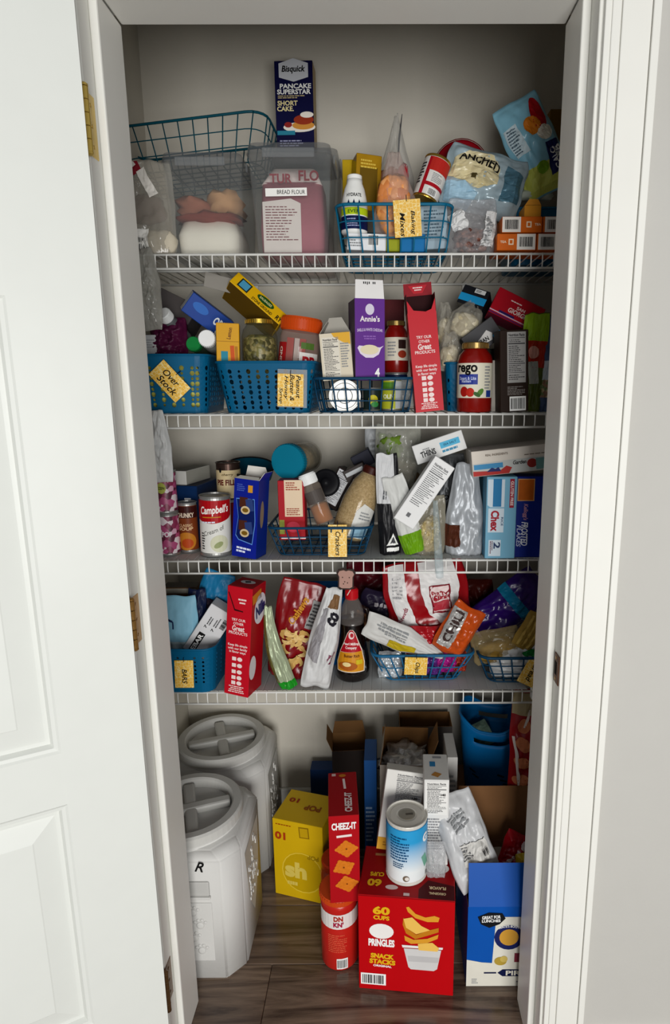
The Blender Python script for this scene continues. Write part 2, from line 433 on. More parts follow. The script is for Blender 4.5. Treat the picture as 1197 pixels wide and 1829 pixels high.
# ---------------------------------------------------------------- bags and pouches
class Pouch:
    """soft bag standing on z = 0, front is -y. w x h flat size, t fullness; style 'pillow' (both ends sealed) or 'stand' (fat foot)"""
    def __init__(s, name, label, cat, w, h, t, mat, style='pillow', seed=1, wr=0.12, nu=26, nv=34, back=None, group=None, pinch=0.0, endr=0.10, neck=None, lean=0.0, body_name='bag'):
        s.T = thing(name, label, cat, group); s.w, s.h, s.t = w, h, t
        sd = Vector((seed * 3.7, seed * 1.9, seed * 5.3))
        def half(v):
            x = 1.0
            if neck and v > neck[0]: x = 1 - (1 - neck[1]) * min(1, (v - neck[0]) / max(1e-6, neck[2] - neck[0])) ** 1.0 if v < neck[2] else neck[1] + (v - neck[2]) * neck[3]
            return w / 2 * x * (1 - pinch * math.sin(math.pi * v)) * (1 - endr * abs(2 * v - 1) ** 5) * (1 + 0.06 * noise.noise(sd + Vector((0, 0, v * 5))))
        def th(u, v):
            if style == 'pillow': pv = max(0.0, math.sin(math.pi * min(1, max(0, v)))) ** 0.55
            elif style == 'stand': pv = (max(0.0, 1 - v) ** 0.75) * (0.82 + 0.18 * min(1, v * 8))
            else: pv = min(1, max(0, v) * 6) ** 0.5 * min(1, max(0, 1 - v) * 3) ** 0.7
            pu = max(0.0, 1 - abs(2 * u) ** 2.4) ** 0.6
            return t / 2 * pv * pu
        def surf(u, v, sg):                         # u -.5..5, v 0..1
            hv = half(v); x = 2 * u * hv; z = v * h + 0.035 * h * noise.noise(sd + Vector((u * 2.6, 7.0, 0))) * abs(2 * v - 1) ** 3 * (1 if v > 0.5 or style == 'pillow' else 0)
            q = Vector((u * 5, v * 6, 2.0 * sg)) + sd
            wk = noise.noise(q) + 0.55 * noise.noise(q * 2.3) + 0.3 * noise.noise(q * 5.1) + 1.1 * (0.28 - abs(noise.noise(q * 1.5 + Vector((3.1, 0, 5.5))))) + 0.5 * (0.25 - abs(noise.noise(q * 3.4 + Vector((1.3, 4.0, 2.5)))))
            T_ = th(u, v); yv = T_ * (1 + 0.25 * noise.noise(q * 1.2)) + wk * wr * t * 0.5 * (0.25 + T_ / (t / 2 + 1e-9))
            e = 0.10 * t * noise.noise(Vector((u * 4, v * 3, 0)) + sd)       # both skins follow the same gentle warp
            edge = min(1.0, (0.5 - abs(u)) * 10) if abs(u) < 0.5 else 0.0
            if style == 'pillow': edge *= min(1.0, max(0, min(v, 1 - v)) * 12)
            else: edge *= min(1.0, max(0, 1 - v) * 12)
            return Vector((x + lean * (v - 0.5) ** 2 + 0.02 * w * noise.noise(q * 0.7 + Vector((9, 0, 0))), -sg * (yv * edge) + e + 0.0005 * -sg, z))
        V = []; Fc = []; fm = []
        for sg in (1, -1):
            b = len(V)
            for j in range(nv + 1):
                for i in range(nu + 1): V.append(surf(i / nu - 0.5, j / nv, sg))
            for j in range(nv):
                for i in range(nu):
                    a = b + j * (nu + 1) + i; q = (a, a + 1, a + nu + 2, a + nu + 1)
                    Fc.append(q if sg == 1 else q[::-1]); fm.append(0 if sg == 1 or not back else 1)
        n1 = (nu + 1) * (nv + 1)
        rim = [i for i in range(nu + 1)] + [j * (nu + 1) + nu for j in range(1, nv + 1)] + [nv * (nu + 1) + i for i in range(nu - 1, -1, -1)] + [j * (nu + 1) for j in range(nv - 1, 0, -1)]
        for a, b in zip(rim, rim[1:] + rim[:1]): Fc.append((b, a, a + n1, b + n1)); fm.append(0)
        s.body = part(s.T, body_name, V, Fc, [mat] + ([back] if back else []), fm, True)
        s.F = Skin(lambda u, v: surf(max(-.5, min(.5, u / w)), max(0, min(1, v / h + 0.5)), 1), (w / nu, h / nv))
        s.half = half
    def band(s, v0, v1, mat, name='printed_band', u0=-0.5, u1=0.5, off=0.0007):
        n = 12; w, h = s.w, s.h
        P = [[(u0 * w, v0 * h - h / 2), (u1 * w, v0 * h - h / 2), (u1 * w, v1 * h - h / 2), (u0 * w, v1 * h - h / 2)]]
        return decal(s.T, s.F, name, P, mat, off)
def ppouch(name, label, cat, px, row, wpx, hpx, y, t, mat, roll=0, yaw=0, pitch=0, rest=None, **kw):
    a, b = mpp(y, row); P = Pouch(name, label, cat, wpx * a, hpx * b, t, mat, **kw)
    P.pl = dict(px=px, row=row, y=y, roll=roll, yaw=yaw, pitch=pitch, anchor=(0, -t / 2, hpx * b / 2), rest=rest); return P
def clump(T, name, mat, c, s, seed=1, rough=0.25, nu=20, nv=14, freq=2.0):
    """lumpy closed blob (goods inside a bag)"""
    V = []; Fc = []; sd = Vector((seed * 2.1, seed * 4.7, seed))
    for j in range(nv + 1):
        ph = math.pi * j / nv - math.pi / 2
        for i in range(nu):
            a = 2 * math.pi * i / nu; d = Vector((math.cos(ph) * math.cos(a), math.cos(ph) * math.sin(a), math.sin(ph)))
            sq = 1 / max(abs(d.x), abs(d.y), abs(d.z)) ** 0.45
            k = sq * (1 + rough * noise.noise(d * freq + sd) + rough * 0.5 * noise.noise(d * freq * 2.6 + sd)) * 0.5
            V.append((c[0] + d.x * k * s[0], c[1] + d.y * k * s[1], c[2] + d.z * k * s[2]))
    for j in range(nv):
        for i in range(nu):
            i2 = (i + 1) % nu; Fc.append((j * nu + i, j * nu + i2, (j + 1) * nu + i2, (j + 1) * nu + i))
    return part(T, name, V, Fc, mat, None, True)

# ---------------------------------------------------------------- tins and jars
def tin(name, label, cat, r, h, label_mat, metal=None, group=None, lab=(0.06, 0.94), ridges=False):
    T = thing(name, label, cat, group); metal = metal or M('a9a9a6', 0.42, 0.7)
    q = 0.0018
    prof = [(r - 0.003, 0.001), (r, 0.0), (r + 0.0006, q), (r - 0.0012, 2 * q), (r - 0.0012, h - 2 * q), (r + 0.0006, h - q), (r, h), (r - 0.002, h), (r - 0.0025, h - 0.004), (r * 0.82, h - 0.0042), (r * 0.78, h - 0.003), (r * 0.5, h - 0.003), (r * 0.45, h - 0.0042)]
    prof = [(0.0001, 0.001)] + prof + [(0.0001, h - 0.0042)]
    V, Fc = lathe(prof, 36, False); part(T, 'tin_body', V, Fc, metal, None, False)
    lp = [(r - 0.0004, h * lab[0]), (r - 0.0004, h * lab[1])]
    V, Fc = lathe(lp, 36, False); part(T, 'paper_label', V, Fc, label_mat, None, True)
    T['r'] = r
    del T['r']
    return T, Round([(r - 0.0004, 0), (r - 0.0004, h)], r)
def jar(name, label, cat, prof, mat, cap_prof, cap_mat, fill_prof=None, fill_mat=None, lab=None, lab_mat=None, group=None, cap_ribs=0, cap_name='lid'):
    T = thing(name, label, cat, group)
    V, Fc = lathe(prof, 32); part(T, 'jar_wall', V, Fc, mat, None, True)
    if fill_prof:
        V, Fc = lathe(fill_prof, 32); part(T, 'contents', V, Fc, fill_mat, None, True)
    if cap_prof:
        V, Fc = lathe(cap_prof, 32); c = part(T, cap_name, V, Fc, cap_mat, None, False)
        if cap_ribs:
            r = max(x for x, z in cap_prof); z0 = cap_prof[0][1]; z1 = cap_prof[-1][1]; vv = []; ff = []
            for k in range(cap_ribs):
                a = 2 * math.pi * k / cap_ribs; ux, uy = math.cos(a), math.sin(a); tx, ty = -uy, ux; b = len(vv); wd = math.pi * r / cap_ribs * 0.5
                for rr in (r - 0.0003, r + 0.0007):
                    for zz in (z0 + 0.1 * (z1 - z0), z0 + 0.85 * (z1 - z0)):
                        for sg in (-1, 1): vv.append((ux * rr + tx * wd * sg, uy * rr + ty * wd * sg, zz))
                ff += [tuple(b + i for i in q) for q in ((4, 5, 7, 6), (0, 4, 6, 2), (1, 3, 7, 5), (2, 6, 7, 3), (0, 1, 5, 4))]
            o = part(c, 'grip_ribs', vv, ff, cap_mat); o['kind'] = 'stuff'
    S = Round(prof)
    if lab:
        lp = [(S.rad(lab[0] + (lab[1] - lab[0]) * k / 6) + 0.0006, lab[0] + (lab[1] - lab[0]) * k / 6) for k in range(7)]
        V, Fc = lathe(lp, 32, False); part(T, 'paper_label', V, Fc, lab_mat, None, True)
        S = Round(lp, max(r for r, z in lp))
    return T, S

# ---------------------------------------------------------------- baskets
def wire_basket(name, label, w, d, h, mat, taper=0.82, r=0.0017, rings=2, nx=8, ny=5, cr=0.03, group=None, bottom=True):
    T = thing(name, label, 'basket', group)
    def ringpts(k, n=5): 
        s = taper + (1 - taper) * k; return [(x * 1.0, y * 1.0, h * k) for x, y in rrect(w * s, d * s, cr, n)]
    V, Fc = tube(ringpts(1.0), r * 1.9, 6, True); part(T, 'rim', V, Fc, mat, None, True)
    for i in range(1, rings + 1):
        V, Fc = tube(ringpts(i / (rings + 1)), r * 0.85, 5, True); part(T, 'hoop_wire', V, Fc, mat, None, True)
    V, Fc = tube(ringpts(0.0), r, 5, True); part(T, 'foot_hoop', V, Fc, mat, None, True)
    def U(axis, t):
        s0, s1 = taper, 1.0; P = []
        if axis == 'y':                            # runs front - bottom - back
            x0, x1 = t * (w * s0 / 2 - cr * .6), t * (w * s1 / 2 - cr * .6)
            return [(x1, -d / 2, h), (x0, -d * s0 / 2, 0.004), (x0, -d * s0 / 2 + 0.006, 0.0), (x0, d * s0 / 2 - 0.006, 0.0), (x0, d * s0 / 2, 0.004), (x1, d / 2, h)]
        y0, y1 = t * (d * s0 / 2 - cr * .6), t * (d * s1 / 2 - cr * .6)
        return [(-w / 2, y1, h), (-w * s0 / 2, y0, 0.004), (-w * s0 / 2 + 0.006, y0, 0.0), (w * s0 / 2 - 0.006, y0, 0.0), (w * s0 / 2, y0, 0.004), (w / 2, y1, h)]
    for i in range(nx):
        V, Fc = tube(U('y', -1 + 2 * i / (nx - 1)), r, 5); part(T, 'wire', V, Fc, mat, None, True)
    for i in range(ny):
        V, Fc = tube(U('x', -1 + 2 * i / (ny - 1)), r, 5); part(T, 'wire', V, Fc, mat, None, True)
    return T
def plastic_basket(name, label, w, d, h, mat, taper=0.84, cr=0.028, holes=None, cell=0.011, hr=0.36, zone=(0.16, 0.84), group=None, lip=0.006, skip=None, thick=0.0016):
    """tub with rows of round holes punched through all four walls"""
    T = thing(name, label, 'basket', group)
    per = rrect(1.0, d / w, cr / w, 6)
    pts = [Vector((x * w, y * w)) for x, y in per]; pts.append(pts[0].copy())
    cum = [0.0]
    for a, b in zip(pts, pts[1:]): cum.append(cum[-1] + (b - a).length)
    Ltot = cum[-1]
    def P(s, v):
        s = s % Ltot
        for i in range(len(cum) - 1):
            if s <= cum[i + 1] + 1e-12:
                f = (s - cum[i]) / max(1e-9, cum[i + 1] - cum[i]); q = pts[i].lerp(pts[i + 1], f); break
        k = taper + (1 - taper) * v
        return Vector((q.x * k, q.y * k, v * h))
    bm = bmesh.new(); nu = int(round(Ltot / cell)); v0, v1 = zone; nv = max(1, int(round((v1 - v0) * h / cell)))
    du = Ltot / nu; cache = {}
    def vert(s, v):
        key = (round((s % Ltot) / Ltot * 1e5) % 100000, round(v * 1e5))
        if key not in cache: cache[key] = bm.verts.new(P(s, v))
        return cache[key]
    rows = [v0 + (v1 - v0) * j / nv for j in range(nv + 1)]
    for j in range(nv):
        for i in range(nu):
            s0, s1, a, b = i * du, (i + 1) * du, rows[j], rows[j + 1]
            hole = (holes(i, j, nu, nv) if holes else (i % 2 == 0 and j % 1 == 0))
            c = [(s0, a), ((s0 + s1) / 2, a), (s1, a), (s1, (a + b) / 2), (s1, b), ((s0 + s1) / 2, b), (s0, b), (s0, (a + b) / 2)]
            cv = [vert(*q) for q in c]
            if not hole:
                bm.faces.new((cv[0], cv[1], cv[2], cv[3], cv[4], cv[5], cv[6], cv[7])); continue
            hr_ = hole if isinstance(hole, float) else hr
            iv = []
            for k in range(8):
                an = math.radians(-135 + 45 * k); iv.append(bm.verts.new(P((s0 + s1) / 2 + math.cos(an) * du * hr_, (a + b) / 2 + math.sin(an) * (b - a) * hr_)))
            for k in range(8): bm.faces.new((cv[k], cv[(k + 1) % 8], iv[(k + 1) % 8], iv[k]))
    for va, vb in ((0.0, v0), (v1, 1.0)):
        for i in range(nu):
            s0, s1 = i * du, (i + 1) * du; m = (s0 + s1) / 2
            if va == 0.0: q = [vert(s0, va), vert(s1, va), vert(s1, vb), vert(m, vb), vert(s0, vb)]
            else: q = [vert(s0, va), vert(m, va), vert(s1, va), vert(s1, vb), vert(s0, vb)]
            bm.faces.new(q)
    bm.faces.new([vert(i * du, 0.0) for i in range(nu)][::-1])
    bmesh.ops.recalc_face_normals(bm, faces=bm.faces)
    o = bm_part(T, 'tub', bm, mat, recalc=False)
    sm = o.modifiers.new('wall', 'SOLIDIFY'); sm.thickness = thick; sm.offset = -1
    V, Fc = tube([(x * w * 1.0, y * w, h - 0.001) for x, y in per], lip * 0.5, 6, True); part(T, 'rim', V, Fc, mat, None, True)
    return T
def tag_card(label, w, h, words, face, group='handwritten basket tags', wa=0.0, sizes=None, hook=True):
    """yellow card tag with handwriting; local front is -y, centre at origin"""
    T = thing('basket_tag', label, 'tag', group)
    bm = slab(0, 0, 0, w, 0.0012, h, 0.0003); bm_part(T, 'card', bm, HONEY())
    S = Flat((0, -0.0006, 0), (1, 0, 0), (0, 0, 1))
    for (s, u, v, ww, hh) in words: lettering(T, S, s, u, v, ww, hh, M('191310', 0.6), wa, bold=0.012, shear=0.25, name='handwriting')
    if hook:
        a = math.radians(wa); 
        V, Fc = tube([(0, -0.001, h / 2 - 0.004), (0, -0.003, h / 2 + 0.004), (0, 0.003, h / 2 + 0.010), (0, 0.007, h / 2 + 0.002)], 0.0008, 5); part(T, 'tie', V, Fc, M('14233a', 0.5))
    return T
# ================================================================ the setting
W2 = 0.378                                  # half the clear opening
JF, SF, RB = -0.136, -0.097, 0.0141         # front of the wall, front of the stop, depth of the rabbet
XL, XR, YB, ZT = -0.585, 0.565, 0.665, 2.42
HZ = 2.03
PAINT = M('e2e1da', 0.38, var=0.02, bump=0.04, bs=25)
DOORP = M('dcded8', 0.34, var=0.02, bump=0.05, bs=30)
WALLI = M('cac5b9', 0.85, var=0.03, bump=0.12, bs=140)
WALLO = M('bcbab4', 0.85, var=0.02, bump=0.10, bs=160)
SHELFZ = (1.7186, 1.3653, 1.0094, 0.6575)
SY = 0.2608                                 # front of the wire shelves

def room_box(name, x0, x1, y0, y1, z0, z1, mat, parent=None):
    o = bm_part(parent, name, slab((x0 + x1) / 2, (y0 + y1) / 2, (z0 + z1) / 2, x1 - x0, y1 - y0, z1 - z0), mat)
    return struct(o) if parent is None else o
fl = room_box('floor', -1.9, 1.9, -2.6, YB + 0.02, -0.05, -0.012, M('1c1512', 0.8))
PLANK = WOOD('3d2e26', '8a7563', (1.1, 12, 12))
rnd = random.Random(4); yy = -0.62
while yy < YB:
    x = -1.9 + rnd.uniform(-0.9, 0)
    while x < 1.9:
        a, b = max(-1.9, x), min(1.9, x + 1.22)
        if b - a > 0.05:
            bm = slab(0, 0, -0.006, b - a - 0.0012, min(0.178, YB - yy + .01) - 0.0012, 0.012, 0.0012)
            o = bm_part(fl, 'plank', bm, PLANK); o.location = ((a + b) / 2, yy + 0.089, 0)
        x += 1.22
    yy += 0.178
room_box('wall_back', XL - 0.05, XR + 0.05, YB, YB + 0.05, 0, ZT + 0.05, WALLI)
room_box('wall_left', XL - 0.05, XL, 0.0, YB, 0, ZT + 0.05, WALLI)
room_box('wall_right', XR, XR + 0.05, 0.0, YB, 0, ZT + 0.05, WALLI)
room_box('ceiling', XL - 0.05, XR + 0.05, 0.0, YB, ZT, ZT + 0.05, WALLI)
JX = W2 + RB + 0.02
# front wall: right of the opening, left of it, and above it, with the gap the frame fills
room_box('wall_front_right', JX, 1.9, JF, 0.0, 0, 2.6, WALLO)
room_box('wall_front_left', -1.9, -JX, JF, 0.0, 0, 2.6, WALLO)
room_box('wall_front_top', -JX, JX, JF, 0.0, HZ + RB + 0.02, 2.6, WALLO)
# frame: jambs and head, each with its stop
def jamb(name, sx):
    r = struct(obj(name, None)); 
    box_part(r, 'jamb_board', (sx * (JX - 0.01), (JF + 0.0) / 2, (HZ + RB) / 2), (0.02, -JF + 0.001, HZ + RB), PAINT, 0.0012)
    box_part(r, 'door_stop', (sx * (W2 + RB / 2), SF / 2 + 0.0005, HZ / 2), (RB, -SF, HZ), PAINT, 0.003, 2)
    return r
jamb('trim_1', -1); jr = jamb('trim_2', 1)
h_ = struct(obj('trim_3', None))
box_part(h_, 'head_board', (0, JF / 2, HZ + RB + 0.01), (2 * JX, -JF, 0.02), PAINT, 0.0012)
box_part(h_, 'door_stop', (0, SF / 2, HZ + RB / 2), (2 * W2, -SF, RB), PAINT, 0.003, 2)
# casings round the opening: stepped profile
def casing(name, sx):
    r = struct(obj(name, None)); x0 = W2 + RB + 0.006
    for nm, a, b, t in (('inner_bead', 0.0, 0.009, 0.010), ('inner_step', 0.0098, 0.0235, 0.0125), ('flat_band', 0.0243, 0.0685, 0.0145), ('outer_band', 0.0693, 0.0815, 0.0175)):
        box_part(r, nm, (sx * (x0 + (a + b) / 2), JF - t / 2, 1.07), (b - a, t, 2.14), PAINT, 0.0015, 2)
    box_part(r, 'backing', (sx * (x0 + 0.041), JF - 0.005, 1.07), (0.079, 0.0098, 2.14), PAINT)
    return r
casing('trim_4', 1); casing('trim_5', -1)
r = struct(obj('trim_6', None))
for nm, a, b, t in (('inner_bead', 0.0, 0.009, 0.010), ('inner_step', 0.0098, 0.0235, 0.0125), ('flat_band', 0.0243, 0.0685, 0.0145)):
    box_part(r, nm, (0, JF - t / 2, HZ + RB + 0.006 + (a + b) / 2), (2 * (W2 + RB), t, b - a), PAINT, 0.0015, 2)
# strike plate on the right jamb
sp = tag(thing('strike_plate', 'worn brass strike plate let into the right door jamb', 'strike plate'), 'worn brass strike plate let into the right door jamb', 'strike plate')
BRASS = M('9a7b3e', 0.35, 0.9, 0.2, 0.3, 90)
P = at(997, 1195, -0.118); zc = P.z
box_part(sp, 'plate', (0, 0, 0), (0.0016, 0.028, 0.058), M('6d4a35', 0.5, 0.6, 0.5, 0.5, 120), 0.0005)
box_part(sp, 'latch_hole', (-0.0009, 0.004, 0), (0.0006, 0.012, 0.026), M('1a1210', 0.9))
for dz in (-0.021, 0.021):
    V, Fc = lathe([(0.0034, 0), (0.0034, 0.0006), (0.001, 0.0009)], 10); o = part(sp, 'screw', V, Fc, BRASS); o.location = (-0.0008, 0.004, dz); o.rotation_euler = (0, -math.pi / 2, 0)
sp.location = (W2 + RB - 0.0012, -0.117, zc)
# baseboards inside
for nm, c, s in (('baseboard_back', (0, YB - 0.007, 0.045), (XR - XL, 0.014, 0.09)), ('baseboard_left', (XL + 0.007, 0.33, 0.045), (0.014, 0.62, 0.09)), ('baseboard_right', (XR - 0.007, 0.33, 0.045), (0.014, 0.62, 0.09))):
    struct(box_part(None, nm, c, s, PAINT, 0.004, 2))
room_box('baseboard_front', 0.50, 1.9, JF - 0.012, JF, 0, 0.09, PAINT)

# ---------------------------------------------------------------- the open door
DA = math.radians(152)
PIV = Vector((-0.3925, JF - 0.006, 0))
dr = struct(obj('door_1', None)); dr['label'] = 'white panelled door swung open to the left'
DW, DT, DH = 0.752, 0.035, 2.02
STILE, z0 = 0.130, 0.012
# local: x from the hinge edge, +y is the closet-side face when closed, y 0..DT
def dbox(nm, x0, x1, y0, y1, a, b, bev=0.0): return box_part(dr, nm, ((x0 + x1) / 2, (y0 + y1) / 2, (a + b) / 2), (x1 - x0, y1 - y0, b - a), DOORP, bev)
X0 = 0.003
RAILS = ((z0, 0.235), (0.712, 0.812), (1.56, 1.67), (1.915, z0 + DH))
PANX = ((X0 + STILE, X0 + 0.335), (X0 + 0.42, X0 + DW - STILE))
dbox('stile', X0, X0 + STILE, 0, DT, z0, z0 + DH); dbox('stile', X0 + DW - STILE, X0 + DW, 0, DT, z0, z0 + DH); dbox('mullion', PANX[0][1], PANX[1][0], 0, DT, z0, z0 + DH)
for a, b in RAILS:
    for xa, xb in PANX: dbox('rail', xa, xb, 0.0005, DT - 0.0003, a, b)
for (a0, a1), (b0, b1) in zip(RAILS, RAILS[1:]):
    for xa, xb in PANX:
        # sunk moulding, bevelled raised field; outline rings (inset, depth below the face)
        ringz = [(0.0, 0.0), (0.004, 0.003), (0.010, 0.0040), (0.015, 0.0125), (0.022, 0.0130), (0.058, 0.0040), (0.060, 0.003)]
        V = []; Fc = []
        for ins, dep in ringz:
            for x, z in ((xa + ins, a1 + ins), (xb - ins, a1 + ins), (xb - ins, b0 - ins), (xa + ins, b0 - ins)): V.append((x, DT - dep, z))
        for k in range(len(ringz) - 1):
            for i in range(4):
                j = (i + 1) % 4; Fc.append((4 * k + j, 4 * k + i, 4 * k + 4 + i, 4 * k + 4 + j))
        k = 4 * (len(ringz) - 1); Fc.append((k + 3, k + 2, k + 1, k)); part(dr, 'panel', V, Fc, DOORP)
        dbox('panel_back', xa, xb, 0.004, 0.02, a1, b0)
dr.location = PIV; dr.rotation_euler = (0, 0, -DA)
for ch in dr.children: ch.location.y += 0.006
# hinges: leaf on the jamb, knuckles and pin
HB = M('a98b45', 0.3, 0.95, 0.25, 0.2, 80)
for (row, dark, lab) in ((215, 'd2b765', 'polished brass butt hinge at the top of the open door'), (1114, 'a8834a', 'tarnished brass butt hinge at the middle of the open door'), (1768, '7d6040', 'dark tarnished butt hinge at the foot of the open door')):
    hm = M(dark, 0.34, 0.55, 0.2, 0.2, 80, spec=.5); hz = at(240, row, PIV.y).z
    T = thing('door_hinge', lab, 'hinge', 'brass door hinges')
    n = 5; Hh = 0.092; g = 0.0008
    for k in range(n):
        V, Fc = lathe([(0.0048, 0), (0.0055, 0.0008), (0.0055, Hh / n - g - 0.0008), (0.0048, Hh / n - g)], 12); o = part(T, 'knuckle', V, Fc, hm, None, False); o.location = (0, 0, -Hh / 2 + k * Hh / n)
    for zz, s in ((Hh / 2, 1), (-Hh / 2, -1)):
        V, Fc = lathe([(0.0056, 0), (0.0056, 0.0025), (0.003, 0.0048)], 12); o = part(T, 'pin_tip', V, Fc, hm); o.location = (0, 0, zz)
        if s < 0: o.rotation_euler = (math.pi, 0, 0)
    box_part(T, 'jamb_leaf', (-0.0025 - 0.0022, 0.023, 0), (0.0022, 0.034, Hh), hm, 0.0008)
    for dz in (-0.03, 0, 0.03):
        V, Fc = lathe([(0.0032, 0), (0.0032, 0.0006), (0.001, 0.0009)], 8); o = part(T, 'screw', V, Fc, hm); o.location = (-0.0036, 0.026, dz); o.rotation_euler = (0, math.pi / 2, 0)
    T.location = (PIV.x + 0.0050, PIV.y - 0.004, hz)

# ---------------------------------------------------------------- wire shelves
WIREM = M('e3e3de', 0.35, var=0.03)
NW = ('top', 'second', 'third', 'lowest')
for i, z in enumerate(SHELFZ):
    T = thing('wire_shelf', 'white coated wire shelf with turned-down front lip, %s of the four' % ('uppermost', 'second from the top', 'third from the top', 'lowest')[i], 'shelf', 'white wire pantry shelves')
    xl, xr = XL + 0.004, (XR - 0.004 if i < 3 else 0.452)
    R1, R2 = 0.0028, 0.0016; dp = 0.385; lip = 0.033
    for (nm, y, dz) in (('front_rod', 0.0, -R1), ('lip_rod', -0.003, -lip), ('middle_rod', dp * 0.46, -R1 - 0.004), ('rear_rod', dp, -R1 - 0.004)):
        V, Fc = tube([(xl, SY + y + R1, z + dz), (xr, SY + y + R1, z + dz)], R1, 7); part(T, nm, V, Fc, WIREM, None, True)
    V, Fc = tube([(0, 0.0015, -lip - 0.001), (0, -0.0005, -lip * 0.6), (0, 0.0005, -R2 - 0.004), (0, 0.003, -R2 * 0.6), (0, 0.008, -R2), (0, dp + 0.004, -R2)], R2, 6)
    me = mesh_of('wire', V, Fc, WIREM, None, True)
    n = int((xr - xl - 0.02) / 0.0254)
    for k in range(n + 1):
        o = obj('wire', me, T); o.location = (xl + 0.012 + k * 0.0254, SY, z)
    for x in (-0.3, 0.0, 0.3):                   # clips that hold the rear rod to the wall
        box_part(T, 'wall_clip', (x, YB - 0.006, z - 0.012), (0.016, 0.012, 0.022), WIREM, 0.003, 2)
    for x in (xl, xr):
        box_part(T, 'end_bracket', (x + (0.003 if x < 0 else -0.003), SY + 0.01, z - 0.012), (0.006, 0.02, 0.03), WIREM, 0.002)
# ================================================================ uppermost shelf
Z1, Z2, Z3, Z4 = SHELFZ
TEAL = M('155866', 0.42, var=0.08); NAVYW = M('1d4f6c', 0.4, var=0.1); BLUEP = M('0d6a8e', 0.45, var=0.05)
STEEL = M('a9a9a6', 0.42, 0.7); GOLD = M('c2a24e', 0.3, 0.85); KRAFT = M('9a7450', 0.8, var=0.12); KRAFT2 = M('74583e', 0.85, var=0.12)
BLACKP = M('17171a', 0.45); GREYP = M('8d8f90', 0.6); SILVER = M('b9bcc0', 0.28, 0.55, 0.15, 0.5, 60)
def loft(T, name, w0, d0, w1, d1, h, cr, mat, z0=0.0, cap0=True, cap1=True, smooth=False, mid=None, n=5):
    secs = [(w0, d0, z0)] + (mid or []) + [(w1, d1, z0 + h)]; V = []; Fc = []; m = 4 * (n + 1)
    for w, d, z in secs: V += [(x, y, z) for x, y in rrect(w, d, min(cr, w * .49, d * .49), n)]
    for s in range(len(secs) - 1):
        for k in range(m): Fc.append((s * m + k, s * m + (k + 1) % m, (s + 1) * m + (k + 1) % m, (s + 1) * m + k))
    if cap0: Fc.append(tuple(range(m - 1, -1, -1)))
    if cap1: Fc.append(tuple((len(secs) - 1) * m + k for k in range(m)))
    return part(T, name, V, Fc, mat, None, smooth)
def canister(name, label, wt, wb, d, h, group):
    T = thing(name, label, 'container', group)
    loft(T, 'tub', wb, d * wb / wt, wt, d, h * 0.93, 0.02, CLEAR('b4b8b7', 0.76, 0.08, 0.05, 12), cap1=False)
    loft(T, 'lid', wt * 1.03, d * 1.03, wt * 0.98, d * 0.98, h * 0.09, 0.022, CLEAR('84888b', 0.62, 0.2, 0.05), z0=h * 0.91)
    box_part(T, 'front_latch', (0, -d * 0.515 - 0.002, h * 0.905), (wt * 0.62, 0.005, h * 0.085), CLEAR('a4a8aa', 0.55, 0.15, 0.05), 0.002)
    box_part(T, 'side_latch', (wt * 0.515 + 0.002, 0, h * 0.905), (0.005, d * 0.6, h * 0.085), CLEAR('a4a8aa', 0.55, 0.15, 0.05), 0.002)
    return T
def sit(T, px, y, z, yaw=0):
    """stand a thing with its base centre over pixel column px at depth y"""
    T.location = (xat(px, y, z), y, z + 0.0006); T.rotation_euler = (0, 0, math.radians(yaw)); return T
k1, v1 = mpp(0.29, 360)
# left canister with a white flour bag and folded brown paper bags
c1 = canister('storage_canister', 'clear lidded canister of white flour and folded brown paper bags', 142 * k1, 128 * k1, 0.185, 186 * v1, 'clear lidded canisters')
sit(c1, 387, 0.29 + 0.0925, Z1)
loft(c1, 'flour_bag', .135, .15, .125, .13, 66 * v1, .03, M('f0ebdc', 0.7, var=0.04, bump=0.6, bs=22), z0=0.003, mid=[(.142, .155, .05)], smooth=True)
def crumple(T, name, c, s, mat, seed, rgh=0.6): return clump(T, name, mat, c, s, seed, rgh, 12, 8, 3.2)
crumple(c1, 'paper_bag', (-.03, -.02, .115), (.085, .11, .045), M('a5705c', 0.8, var=0.25, vs_=40), 3)
crumple(c1, 'paper_bag', (.035, -.02, .125), (.075, .11, .05), M('c79f78', 0.8, var=0.2, vs_=40), 5)
crumple(c1, 'paper_bag', (.0, -.035, .088), (.135, .1, .022), M('8c4a40', 0.8, var=0.2, vs_=40), 7)
# right canister with the bread flour bag and its strip label
c2 = canister('storage_canister', 'clear lidded canister of bread flour with white strip label', 148 * k1, 128 * k1, 0.185, 201 * v1, 'clear lidded canisters')
sit(c2, 531, 0.285 + 0.0925, Z1)
fb = loft(c2, 'flour_bag', .142, .145, .138, .12, .158, .02, M('b5747f', 0.65, var=0.1, bump=0.7, bs=25), z0=0.003, mid=[(.147, .15, .06)], smooth=True)
fb2 = loft(c2, 'flour_bag_top', .138, .12, .10, .03, .045, .012, M('d9c9c4', 0.65, var=0.2, bump=0.9, bs=40, vs_=50), z0=.158, smooth=True)
S = Flat((0, -0.0775, 0.1), (1, 0, 0), (0, 0, 1))
decal(fb, S, 'text_panel', [[(-.064, -.092), (.022, -.092), (.022, .012), (.0, .022), (-.064, .015)]], M('e6ddd6', 0.6), 0.0005)
text_lines(fb, S, -.021, -.03, .074, .075, 13, M('8a4a52', 0.6), 4, fill=.35)
lettering(fb, S, 'FLO', .042, .068, .045, .022, M('8e2f3c', 0.6), bold=.03, off=.004)
lettering(fb, S, 'TUR', -.02, .062, .05, .02, M('9c4450', 0.6), bold=.03, off=.004)
S = Flat((0, -0.0955, 0), (1, 0, 0), (0, 0, 1))
